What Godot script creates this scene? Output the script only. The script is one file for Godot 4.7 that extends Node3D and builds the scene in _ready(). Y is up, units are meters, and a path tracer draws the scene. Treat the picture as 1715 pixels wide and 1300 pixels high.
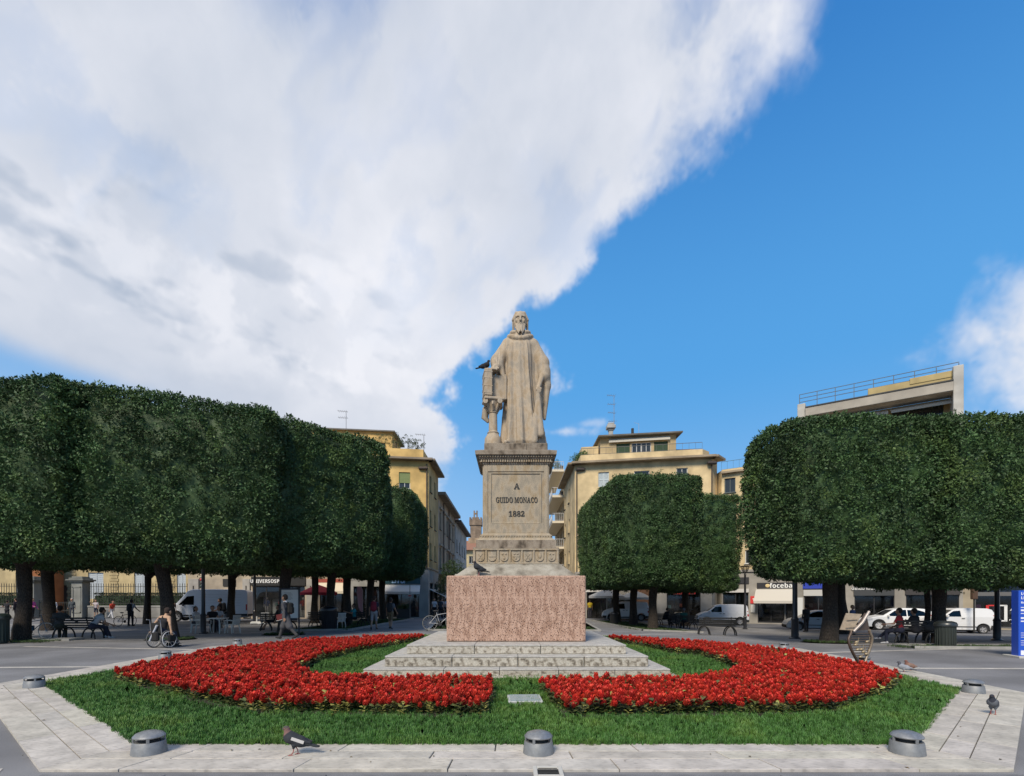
extends Node3D
# A town square: a stone monument in an octagonal flower bed, clipped trees, benches, people, vans and the fronts round it.

var rng := RandomNumberGenerator.new()
var names := {}
var M := {}
var TX := {}

class MB:
	var v := PackedVector3Array()
	var n := PackedVector3Array()
	var c := PackedColorArray()
	var col := Color.WHITE
	func tn(a: Vector3, b: Vector3, d: Vector3, na: Vector3, nb: Vector3, nd: Vector3) -> void:
		v.append(a); v.append(d); v.append(b)
		n.append(na); n.append(nd); n.append(nb)
		c.append(col); c.append(col); c.append(col)
	func tri(a: Vector3, b: Vector3, d: Vector3) -> void:
		var m := (b - a).cross(d - a).normalized()
		tn(a, b, d, m, m, m)
	func quad(a: Vector3, b: Vector3, d: Vector3, e: Vector3) -> void:
		tri(a, b, d); tri(a, d, e)
	func away(p: Array, o: Vector3) -> void:
		var mid := Vector3.ZERO
		for q in p: mid += q
		mid /= p.size()
		var m: Vector3 = (p[1] - p[0]).cross(p[2] - p[0])
		if m.dot(mid - o) < 0.0: p.reverse()
		for i in range(1, p.size() - 1): tri(p[0], p[i], p[i + 1])
	func box(o: Vector3, s: Vector3, bev := 0.0, bas := Basis.IDENTITY) -> void:
		var h := s * 0.5
		if bev <= 0.0:
			for k in 3:
				for sg in [-1.0, 1.0]:
					var pts := []
					for q in [[-1, -1], [1, -1], [1, 1], [-1, 1]]:
						var w := Vector3.ZERO
						w[k] = sg * h[k]; w[(k + 1) % 3] = q[0] * h[(k + 1) % 3]; w[(k + 2) % 3] = q[1] * h[(k + 2) % 3]
						pts.append(o + bas * w)
					away(pts, o)
			return
		bev = minf(bev, minf(h.x, minf(h.y, h.z)) * 0.9)
		var P := {}
		for sx in [-1, 1]:
			for sy in [-1, 1]:
				for sz in [-1, 1]:
					var cc := Vector3(sx * h.x, sy * h.y, sz * h.z)
					var tr := []
					for k in 3:
						var w := cc - Vector3(sx, sy, sz) * bev
						w[k] = cc[k]
						tr.append(o + bas * w)
					P[Vector3i(sx, sy, sz)] = tr
					away([tr[0], tr[1], tr[2]], o)
		for k in 3:
			var i := (k + 1) % 3
			var j := (k + 2) % 3
			for sg in [-1, 1]:
				var pts := []
				for q in [[-1, -1], [1, -1], [1, 1], [-1, 1]]:
					var key := Vector3i.ZERO
					key[k] = sg; key[i] = q[0]; key[j] = q[1]
					pts.append(P[key][k])
				away(pts, o)
			for a in [-1, 1]:
				for b in [-1, 1]:
					var k1 := Vector3i.ZERO
					k1[k] = -1; k1[i] = a; k1[j] = b
					var k2 := k1
					k2[k] = 1
					away([P[k1][i], P[k2][i], P[k2][j], P[k1][j]], o)
	func bar(a: Vector3, b: Vector3, wd: float, hg: float) -> void:   # a square bar from a to b
		var z := (b - a).normalized()
		var x := Vector3.UP.cross(z)
		x = Vector3.RIGHT if x.length() < 0.01 else x.normalized()
		box((a + b) * 0.5, Vector3(wd, hg, a.distance_to(b)), 0.0, Basis(x, z.cross(x), z))
	func rows(R: Array, closed := false, flip := false) -> void:   # a smooth sheet through rows of points
		var nr := R.size()
		var nc: int = R[0].size()
		var N := []
		for i in nr:
			var rn := PackedVector3Array()
			for j in nc:
				var a: Vector3 = R[mini(i + 1, nr - 1)][j] - R[maxi(i - 1, 0)][j]
				var j1 := j + 1
				var j0 := j - 1
				if closed:
					j1 = j1 % nc; j0 = (j0 + nc) % nc
				else:
					j1 = mini(j1, nc - 1); j0 = maxi(j0, 0)
				var b: Vector3 = R[i][j1] - R[i][j0]
				var m := b.cross(a).normalized()
				rn.append(-m if flip else m)
			N.append(rn)
		for i in nr - 1:
			for j in (nc if closed else nc - 1):
				var j1 := (j + 1) % nc
				var a: Vector3 = R[i][j]
				var b: Vector3 = R[i][j1]
				var d: Vector3 = R[i + 1][j1]
				var e: Vector3 = R[i + 1][j]
				if flip:
					tn(a, d, b, N[i][j], N[i + 1][j1], N[i][j1]); tn(a, e, d, N[i][j], N[i + 1][j], N[i + 1][j1])
				else:
					tn(a, b, d, N[i][j], N[i][j1], N[i + 1][j1]); tn(a, d, e, N[i][j], N[i + 1][j1], N[i + 1][j])
	func tube(p: Array, r: Array, sides := 8, caps := true, squash := 1.0) -> void:
		var R := []
		var x := Vector3.ZERO
		for i in p.size():
			var z: Vector3 = (p[mini(i + 1, p.size() - 1)] - p[maxi(i - 1, 0)]).normalized()
			if i == 0: x = (Vector3.RIGHT if absf(z.x) < 0.8 else Vector3.FORWARD)
			x = (x - z * x.dot(z)).normalized()
			var y := z.cross(x)
			var row := PackedVector3Array()
			for k in sides:
				var t := TAU * k / sides
				row.append(p[i] + (x * cos(t) + y * sin(t) * squash) * r[i])
			R.append(row)
		rows(R, true)
		if caps:
			for e in [0, p.size() - 1]:
				for k in range(1, sides - 1):
					if e == 0: tri(R[e][0], R[e][k + 1], R[e][k])
					else: tri(R[e][0], R[e][k], R[e][k + 1])
	func lathe(prof: Array, xf := Transform3D.IDENTITY, sides := 20) -> void:   # profile of (radius, height) from the bottom up
		for i in prof.size() - 1:
			var a: Vector2 = prof[i]
			var b: Vector2 = prof[i + 1]
			var d := (b - a)
			var m := Vector2(d.y, -d.x).normalized()
			var ma := m
			var mb := m
			if i > 0:
				var q: Vector2 = a - prof[i - 1]
				var mq := Vector2(q.y, -q.x).normalized()
				if mq.dot(m) > 0.75: ma = (m + mq).normalized()
			if i < prof.size() - 2:
				var q: Vector2 = prof[i + 2] - b
				var mq := Vector2(q.y, -q.x).normalized()
				if mq.dot(m) > 0.75: mb = (m + mq).normalized()
			for k in sides:
				var t0 := TAU * k / sides
				var t1 := TAU * (k + 1) / sides
				var u0 := Vector3(cos(t0), 0, -sin(t0))
				var u1 := Vector3(cos(t1), 0, -sin(t1))
				var up := Vector3.UP
				var B := xf.basis
				var p00 := xf * (u0 * a.x + up * a.y)
				var p01 := xf * (u1 * a.x + up * a.y)
				var p10 := xf * (u0 * b.x + up * b.y)
				var p11 := xf * (u1 * b.x + up * b.y)
				var n00 := (B * (u0 * ma.x + up * ma.y)).normalized()
				var n01 := (B * (u1 * ma.x + up * ma.y)).normalized()
				var n10 := (B * (u0 * mb.x + up * mb.y)).normalized()
				var n11 := (B * (u1 * mb.x + up * mb.y)).normalized()
				if a.x > 0.0001: tn(p00, p01, p11, n00, n01, n11)
				if b.x > 0.0001: tn(p00, p11, p10, n00, n11, n10)
	func prism(poly: PackedVector2Array, depth: float, xf := Transform3D.IDENTITY) -> void:   # polygon in x, y pushed from z = 0 to z = depth
		var t := Geometry2D.triangulate_polygon(poly)
		var cw := Geometry2D.is_polygon_clockwise(poly)
		for i in range(0, t.size(), 3):
			var a := poly[t[i]]
			var b := poly[t[i + 1]]
			var d := poly[t[i + 2]]
			if (b - a).cross(d - a) < 0.0:
				var q := b
				b = d; d = q
			tri(xf * Vector3(a.x, a.y, depth), xf * Vector3(b.x, b.y, depth), xf * Vector3(d.x, d.y, depth))
			tri(xf * Vector3(a.x, a.y, 0), xf * Vector3(d.x, d.y, 0), xf * Vector3(b.x, b.y, 0))
		for i in poly.size():
			var a := poly[i]
			var b := poly[(i + 1) % poly.size()]
			if cw:
				var q := a
				a = b; b = q
			quad(xf * Vector3(a.x, a.y, 0), xf * Vector3(b.x, b.y, 0), xf * Vector3(b.x, b.y, depth), xf * Vector3(a.x, a.y, depth))
	func ball(o: Vector3, r: Vector3, seg := 10, bas := Basis.IDENTITY) -> void:
		var R := []
		for i in seg / 2 + 1:
			var ph := -PI / 2 + PI * i / (seg / 2)
			var row := PackedVector3Array()
			for k in seg:
				var t := TAU * k / seg
				row.append(o + bas * (Vector3(cos(t) * cos(ph), sin(ph), -sin(t) * cos(ph)) * r))
			R.append(row)
		rows(R, true)
	func mesh() -> ArrayMesh:
		var a := []
		a.resize(Mesh.ARRAY_MAX)
		a[Mesh.ARRAY_VERTEX] = v; a[Mesh.ARRAY_NORMAL] = n; a[Mesh.ARRAY_COLOR] = c
		var m := ArrayMesh.new()
		if v.size(): m.add_surface_from_arrays(Mesh.PRIMITIVE_TRIANGLES, a)
		return m

# A distance field on a grid, stamped with tapered capsules and meshed as surface nets.
class Field:
	var o: Vector3
	var s: float
	var nx: int
	var ny: int
	var nz: int
	var d := PackedFloat32Array()
	var id := PackedByteArray()
	func _init(lo: Vector3, hi: Vector3, cell: float) -> void:
		o = lo; s = cell
		nx = int((hi.x - lo.x) / cell) + 2; ny = int((hi.y - lo.y) / cell) + 2; nz = int((hi.z - lo.z) / cell) + 2
		d.resize(nx * ny * nz); d.fill(9.0)
		id.resize(nx * ny * nz)
	func put(i: int, q: float, k: float, what: int) -> void:
		var w := d[i]
		if q < w: id[i] = what
		if k > 0.0 and absf(q - w) < k:
			var h := (k - absf(q - w)) / k
			d[i] = minf(q, w) - h * h * k * 0.25
		elif q < w: d[i] = q
	func cap(a: Vector3, b: Vector3, ra: float, rb: float, k: float, what := 0, sq := Vector3.ONE) -> void:   # sq squeezes the axes
		var m := maxf(ra, rb) * maxf(1.0 / sq.x, maxf(1.0 / sq.y, 1.0 / sq.z)) + k + s * 2.0
		var lo := (Vector3(minf(a.x, b.x), minf(a.y, b.y), minf(a.z, b.z)) - Vector3.ONE * m - o) / s
		var hi := (Vector3(maxf(a.x, b.x), maxf(a.y, b.y), maxf(a.z, b.z)) + Vector3.ONE * m - o) / s
		var ab := (b - a) * sq
		var l2 := maxf(ab.length_squared(), 1e-9)
		for z in range(maxi(0, int(lo.z)), mini(nz, int(hi.z) + 1)):
			for y in range(maxi(0, int(lo.y)), mini(ny, int(hi.y) + 1)):
				var i := (z * ny + y) * nx
				for x in range(maxi(0, int(lo.x)), mini(nx, int(hi.x) + 1)):
					var p := (o + Vector3(x, y, z) * s - a) * sq
					var t := clampf(p.dot(ab) / l2, 0.0, 1.0)
					put(i + x, (p - ab * t).length() - lerpf(ra, rb, t), k, what)
	func fn(f: Callable, k: float, what := 0) -> void:
		for z in nz:
			for y in ny:
				var i := (z * ny + y) * nx
				for x in nx: put(i + x, f.call(o + Vector3(x, y, z) * s), k, what)
	func carve(a: Vector3, b: Vector3, r: float, k: float) -> void:
		var m := r + k + s
		var lo := (Vector3(minf(a.x, b.x), minf(a.y, b.y), minf(a.z, b.z)) - Vector3.ONE * m - o) / s
		var hi := (Vector3(maxf(a.x, b.x), maxf(a.y, b.y), maxf(a.z, b.z)) + Vector3.ONE * m - o) / s
		var ab := b - a
		var l2 := maxf(ab.length_squared(), 1e-9)
		for z in range(maxi(0, int(lo.z)), mini(nz, int(hi.z) + 1)):
			for y in range(maxi(0, int(lo.y)), mini(ny, int(hi.y) + 1)):
				for x in range(maxi(0, int(lo.x)), mini(nx, int(hi.x) + 1)):
					var i := (z * ny + y) * nx + x
					var p := o + Vector3(x, y, z) * s - a
					var q := r - (p - ab * clampf(p.dot(ab) / l2, 0.0, 1.0)).length()
					var w := d[i]
					if absf(q - w) < k:
						var h := (k - absf(q - w)) / k
						d[i] = maxf(q, w) + h * h * k * 0.25
					else: d[i] = maxf(q, w)
	func into(mb: MB, pal: Array) -> void:
		var nxy := nx * ny
		var at := PackedInt32Array()
		at.resize(nx * ny * nz); at.fill(-1)
		var P := PackedVector3Array()
		var N := PackedVector3Array()
		var C := PackedColorArray()
		for z in nz - 1:
			for y in ny - 1:
				for x in nx - 1:
					var i := z * nxy + y * nx + x
					var g0 := d[i]
					if g0 > s * 6.0 or g0 < -s * 6.0: continue
					var g1 := d[i + 1]
					var g2 := d[i + nx]
					var g3 := d[i + nx + 1]
					var g4 := d[i + nxy]
					var g5 := d[i + nxy + 1]
					var g6 := d[i + nxy + nx]
					var g7 := d[i + nxy + nx + 1]
					var k := int(g0 < 0) + int(g1 < 0) + int(g2 < 0) + int(g3 < 0) + int(g4 < 0) + int(g5 < 0) + int(g6 < 0) + int(g7 < 0)
					if k == 0 or k == 8: continue
					var sum := Vector3.ZERO
					var cnt := 0
					if (g0 < 0) != (g1 < 0): sum += Vector3(g0 / (g0 - g1), 0, 0); cnt += 1
					if (g2 < 0) != (g3 < 0): sum += Vector3(g2 / (g2 - g3), 1, 0); cnt += 1
					if (g4 < 0) != (g5 < 0): sum += Vector3(g4 / (g4 - g5), 0, 1); cnt += 1
					if (g6 < 0) != (g7 < 0): sum += Vector3(g6 / (g6 - g7), 1, 1); cnt += 1
					if (g0 < 0) != (g2 < 0): sum += Vector3(0, g0 / (g0 - g2), 0); cnt += 1
					if (g1 < 0) != (g3 < 0): sum += Vector3(1, g1 / (g1 - g3), 0); cnt += 1
					if (g4 < 0) != (g6 < 0): sum += Vector3(0, g4 / (g4 - g6), 1); cnt += 1
					if (g5 < 0) != (g7 < 0): sum += Vector3(1, g5 / (g5 - g7), 1); cnt += 1
					if (g0 < 0) != (g4 < 0): sum += Vector3(0, 0, g0 / (g0 - g4)); cnt += 1
					if (g1 < 0) != (g5 < 0): sum += Vector3(1, 0, g1 / (g1 - g5)); cnt += 1
					if (g2 < 0) != (g6 < 0): sum += Vector3(0, 1, g2 / (g2 - g6)); cnt += 1
					if (g3 < 0) != (g7 < 0): sum += Vector3(1, 1, g3 / (g3 - g7)); cnt += 1
					at[i] = P.size()
					P.append(o + (Vector3(x, y, z) + sum / cnt) * s)
					N.append(Vector3(g1 + g3 + g5 + g7 - g0 - g2 - g4 - g6, g2 + g3 + g6 + g7 - g0 - g1 - g4 - g5, g4 + g5 + g6 + g7 - g0 - g1 - g2 - g3).normalized())
					C.append(pal[id[i]])
		var st := [1, nx, nxy]
		for z in range(1, nz - 1):
			for y in range(1, ny - 1):
				for x in range(1, nx - 1):
					var i := z * nxy + y * nx + x
					if absf(d[i]) > s * 6.0: continue
					var inside := d[i] < 0
					for ax in 3:
						if inside == (d[i + st[ax]] < 0): continue
						var b: int = st[(ax + 1) % 3]
						var e: int = st[(ax + 2) % 3]
						var q := [at[i - b - e], at[i - e], at[i], at[i - b]]
						if q.min() < 0: continue
						if not inside: q.reverse()
						for t in [[0, 1, 2], [0, 2, 3]]:
							for w in [t[0], t[2], t[1]]:
								mb.v.append(P[q[w]]); mb.n.append(N[q[w]]); mb.c.append(C[q[w]])

# ---- nodes ----
func numbered(s: String) -> String:
	names[s] = names.get(s, -1) + 1
	return s if names[s] == 0 else "%s_%03d" % [s, names[s]]

func tag(o: Node3D, label: String, category: String, group := "", kind := "") -> Node3D:
	if label: o.set_meta("label", label)
	if category: o.set_meta("category", category)
	if group: o.set_meta("group", group)
	if kind: o.set_meta("kind", kind)
	return o

func thing(called: String, label: String, category: String, at := Vector3.ZERO, turn := 0.0, group := "") -> Node3D:
	var o := Node3D.new()
	o.name = numbered(called)
	add_child(o)
	o.position = at
	o.rotation.y = turn
	return tag(o, label, category, group)

func obj(called: String, mb, m: Material, parent: Node = null) -> MeshInstance3D:
	var o := MeshInstance3D.new()
	o.mesh = mb.mesh() if mb is MB else mb
	o.material_override = m
	if parent == null:
		o.name = numbered(called)
		add_child(o)
	else:
		o.name = called
		parent.add_child(o, true)
	return o

func copy(src: Node3D, at: Vector3, turn: float, label: String, stem: String) -> Node3D:
	var o: Node3D = src.duplicate()
	o.name = numbered(stem)
	add_child(o)
	o.position = at
	o.rotation.y = turn
	if label: o.set_meta("label", label)
	return o

func text(s: String, size: float, m: Material, parent: Node, at: Vector3, called: String, depth := 0.01, fnt := "Droid Sans", bas := Basis.IDENTITY, bold := true) -> MeshInstance3D:
	var t := TextMesh.new()
	var f := SystemFont.new()
	f.font_names = PackedStringArray([fnt])
	f.font_weight = 700 if bold else 400
	t.font = f
	t.text = s
	t.font_size = 64
	t.pixel_size = size / 46.0
	t.depth = depth
	t.curve_step = 2.0
	var o := obj(called, t, m, parent)
	o.transform = Transform3D(bas, at)
	return o

# ---- materials: colours are given as linear reflectances ----
func lin(r: float, g: float, b: float) -> Color:
	return Color(r, g, b).linear_to_srgb()

func noise_tex(key: String, freq: float, lo: Color, hi: Color, oct := 4, kind := FastNoiseLite.TYPE_SIMPLEX_SMOOTH, stops := [], size := 512) -> Texture2D:
	if TX.has(key): return TX[key]
	var f := FastNoiseLite.new()
	f.seed = hash(key) % 1000
	f.noise_type = kind
	f.frequency = freq
	f.fractal_octaves = oct
	var t := NoiseTexture2D.new()
	t.width = size; t.height = size
	t.seamless = true
	t.noise = f
	var g := Gradient.new()
	if stops.is_empty():
		g.offsets = PackedFloat32Array([0.2, 0.8]); g.colors = PackedColorArray([lo, hi])
	else:
		var oo := PackedFloat32Array()
		var cc := PackedColorArray()
		for st in stops: oo.append(st[0]); cc.append(st[1])
		g.offsets = oo; g.colors = cc
	t.color_ramp = g
	TX[key] = t
	return t

func gray(x: float) -> Color: return Color(x, x, x)

func mat(key: String, c: Color, rough := 0.8, tex: Texture2D = null, scale := Vector3.ONE, tex2: Texture2D = null, scale2 := Vector3.ONE, metal := 0.0) -> StandardMaterial3D:
	var m := StandardMaterial3D.new()
	m.resource_name = key
	m.albedo_color = lin(c.r, c.g, c.b)
	m.roughness = rough
	m.metallic = metal
	m.vertex_color_use_as_albedo = true
	if tex:
		m.albedo_texture = tex
		m.uv1_triplanar = true
		m.uv1_world_triplanar = true
		m.uv1_scale = scale
	if tex2:
		m.detail_enabled = true
		m.detail_blend_mode = BaseMaterial3D.BLEND_MODE_MUL
		m.detail_albedo = tex2
		m.detail_uv_layer = BaseMaterial3D.DETAIL_UV_2
		m.uv2_triplanar = true
		m.uv2_world_triplanar = true
		m.uv2_scale = scale2
	M[key] = m
	return m

func relief(key: String, t: Texture2D, cm: float) -> void:
	M[key].heightmap_enabled = true
	M[key].heightmap_texture = t
	M[key].heightmap_scale = cm

func glass(key: String, tint: Color, alpha: float) -> void:
	var m := StandardMaterial3D.new()
	m.resource_name = key
	m.albedo_color = Color(tint.r, tint.g, tint.b, alpha)
	m.transparency = BaseMaterial3D.TRANSPARENCY_ALPHA
	m.roughness = 0.05
	M[key] = m

# the lie of the land: level in the middle, falling away behind towards the right
func ground_y(x: float, d: float) -> float:
	return -0.53 * smoothstep(2.0, 18.0, x) * smoothstep(15.0, 34.0, d) - 0.1 * smoothstep(8.0, 22.0, -x) * smoothstep(18.0, 34.0, d)

func P(x: float, d: float, up := 0.0) -> Vector3:
	return Vector3(x, ground_y(x, d) + up, -d)

func sky_texture() -> ImageTexture:
	var W := 2048
	var H := 1024
	var im := Image.create(W, H, false, Image.FORMAT_RGBF)
	var n1 := FastNoiseLite.new()
	n1.seed = 5; n1.fractal_octaves = 6; n1.frequency = 2.6; n1.fractal_gain = 0.52
	n1.domain_warp_enabled = true; n1.domain_warp_amplitude = 0.12; n1.domain_warp_frequency = 3.0
	var n2 := FastNoiseLite.new()
	n2.seed = 11; n2.fractal_octaves = 5; n2.frequency = 1.0; n2.fractal_gain = 0.55
	var n3 := FastNoiseLite.new()
	n3.seed = 23; n3.fractal_octaves = 3; n3.frequency = 1.5
	# where the big bank of cloud ends, as azimuth against elevation
	var ee := [0.0, 0.236, 0.295, 0.353, 0.402, 0.454, 0.508, 0.555, 0.602, 0.624, 0.667, 0.828, 1.0, 1.3, 1.571]
	var ea := [-0.16, -0.138, -0.1, -0.142, -0.114, -0.03, 0.05, 0.155, 0.205, 0.245, 0.385, 0.6, 0.8, 1.2, 1.6]
	for y in 540:
		var el := PI / 2 - PI * (y + 0.5) / H
		var e := maxf(el, 0.0)
		var k := 0
		while k < ee.size() - 2 and e > ee[k + 1]: k += 1
		var edge := lerpf(ea[k], ea[k + 1], clampf((e - ee[k]) / (ee[k + 1] - ee[k]), 0, 1))
		var ce := cos(e)
		var se := sin(e)
		for x in W:
			var az := TAU * (x + 0.5) / W
			if az > PI: az -= TAU
			var dir := Vector3(sin(az) * ce, se, -cos(az) * ce)
			# clear air: deep blue overhead, paler low down and towards the left
			var t := smoothstep(0.0, 0.95, e)
			var blue := Vector3(0.3, 0.55, 0.87).lerp(Vector3(0.095, 0.36, 0.76), smoothstep(0.0, 0.42, e)).lerp(Vector3(0.03, 0.18, 0.53), smoothstep(0.35, 0.95, e))
			blue = blue.lerp(Vector3(0.36, 0.56, 0.83), 0.75 * smoothstep(0.1, -0.5, az) * (1.0 - smoothstep(0.1, 0.5, e)))
			# drawn out along the wind, which blows up towards the right
			var al := az * 0.72 + e * 0.69
			var ac := -az * 0.69 + e * 0.72
			var big := n1.get_noise_3d(dir.x, dir.y, dir.z)
			var streak := n2.get_noise_3d(al * 3.4, ac * 6.0, 3.0 + 0.4 * dir.z)
			var fluff := n1.get_noise_3d(dir.x * 3.1 + 5.0, dir.y * 3.1, dir.z * 3.1)
			var veil := n3.get_noise_3d(al * 1.5 + 0.3 * big, ac * 2.6 + 0.3 * streak, 4.0)
			var sd := (edge - az) * ce
			var wrap := smoothstep(PI, 2.4, absf(az))
			var high := smoothstep(0.52, 0.9, e)
			var soft := lerpf(0.045, 0.2, high)
			var f := sd + big * lerpf(0.13, 0.1, high) + streak * lerpf(0.04, 0.07, high) + fluff * lerpf(0.06, 0.12, high)
			var dens := smoothstep(-soft * 0.4, soft, f) * wrap
			# the underside thins out low in the sky
			dens *= lerpf(0.62, 1.0, smoothstep(0.14, 0.36, e + big * 0.06))
			var gap := smoothstep(-0.025, 0.02, e - 0.338 + 0.16 * (az + 0.79) + big * 0.02)
			dens *= lerpf(1.0, lerpf(0.12, 1.0, gap), smoothstep(-0.36, -0.5, az))
			# thin places where the blue shows through
			dens *= 1.0 - 0.24 * smoothstep(0.0, 0.6, veil + 0.25 * streak + 0.2 * fluff) * smoothstep(0.4, 0.62, e)
			dens *= 1.0 - 0.5 * smoothstep(0.16, 0.0, Vector2((az + 0.42) * 0.8, (e - 0.9) * 1.1).length() + 0.16 * big)
			# puffs in the clear part
			for pf in [[0.07, 0.43, 0.05, 0.06, 0.95], [0.1, 0.318, 0.08, 0.014, 0.6], [0.15, 0.33, 0.05, 0.01, 0.35]]:
				var q := Vector2((az - pf[0]) / pf[2], (e - pf[1]) / pf[3]).length()
				dens = maxf(dens, pf[4] * smoothstep(0.5, -0.4, q - 0.7 - big * 1.6 - fluff * 0.9 - streak * 0.4))
			var rc := (az - 0.735) * 0.8 - (e - 0.36) * 0.75 * signf(e - 0.36) + 0.02
			dens = maxf(dens, 0.95 * smoothstep(-0.04, 0.07, rc + big * 0.1 + fluff * 0.05) * smoothstep(2.4, 1.4, az) * smoothstep(0.62, 0.42, e))
			dens = maxf(dens, 0.5 * smoothstep(0.22, 0.5, streak + big * 0.5) * smoothstep(1.0, 1.5, az))
			# light and grey in the cloud
			var lit := n3.get_noise_3d(al * 1.3 + 7.0, ac * 2.4, 9.0)
			var rim := smoothstep(0.5, 0.02, sd)
			var sh := 0.63 + 0.26 * rim + lit * 0.26 + streak * 0.14 * (0.4 + high) + fluff * 0.2 + big * 0.12
			sh -= 0.14 * high * (1.0 - 0.6 * rim)
			sh += 0.16 * smoothstep(0.3, 0.05, Vector2((az + 0.28) * 0.9, e - 0.58).length())
			var belt := smoothstep(0.15, 0.03, absf(e - 0.47 + 0.06 * (az + 0.5))) * smoothstep(-0.1, -0.35, az)
			var wisp := n2.get_noise_3d(az * 4.0, (e + 0.1 * az) * 12.0, 20.0)
			sh -= belt * (0.55 * smoothstep(0.04, 0.4, wisp + 0.3 * big) - 0.22 * smoothstep(0.05, 0.35, fluff))
			sh -= 0.3 * smoothstep(0.4, 0.26, e + 0.05 * wisp) * smoothstep(-0.02, -0.2, az)
			sh = clampf(sh, 0.0, 1.12)
			var cloud := Vector3(0.43, 0.5, 0.62).lerp(Vector3(0.79, 0.81, 0.875), sh)
			var px := blue.lerp(cloud, dens)
			if el < 0.0: px = Vector3(0.22, 0.22, 0.21)
			im.set_pixel(x, y, Color(px.x, px.y, px.z))
	im.fill_rect(Rect2i(0, 540, W, H - 540), Color(0.22, 0.22, 0.21))
	return ImageTexture.create_from_image(im)

func world() -> void:
	var cam := Camera3D.new()
	cam.name = "camera"
	cam.projection = Camera3D.PROJECTION_FRUSTUM
	cam.near = 0.05
	cam.far = 900.0
	cam.size = 0.05 * 1300.0 / 850.0
	cam.frustum_offset = Vector2(0, 0.05 * 354.0 / 850.0)
	cam.position = Vector3(0, 1.65, 0)
	add_child(cam)
	cam.current = true
	var e := Environment.new()
	e.background_mode = Environment.BG_SKY
	e.tonemap_mode = Environment.TONE_MAPPER_LINEAR
	e.tonemap_exposure = 1.6
	e.background_energy_multiplier = 0.65
	e.sdfgi_enabled = true
	e.ssao_enabled = true
	e.ssil_enabled = true
	var sk := Sky.new()
	var pm := PanoramaSkyMaterial.new()
	pm.panorama = sky_texture()
	sk.sky_material = pm
	e.sky = sk
	var we := WorldEnvironment.new()
	we.name = "world_environment"
	we.environment = e
	add_child(we)
	var sun := DirectionalLight3D.new()
	sun.name = "sun"
	sun.light_energy = 0.85
	sun.light_color = Color(1.0, 0.95, 0.87)
	sun.light_angular_distance = 18.0
	sun.shadow_enabled = true
	sun.rotation_degrees = Vector3(-43, -22, 0)
	add_child(sun)

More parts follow.
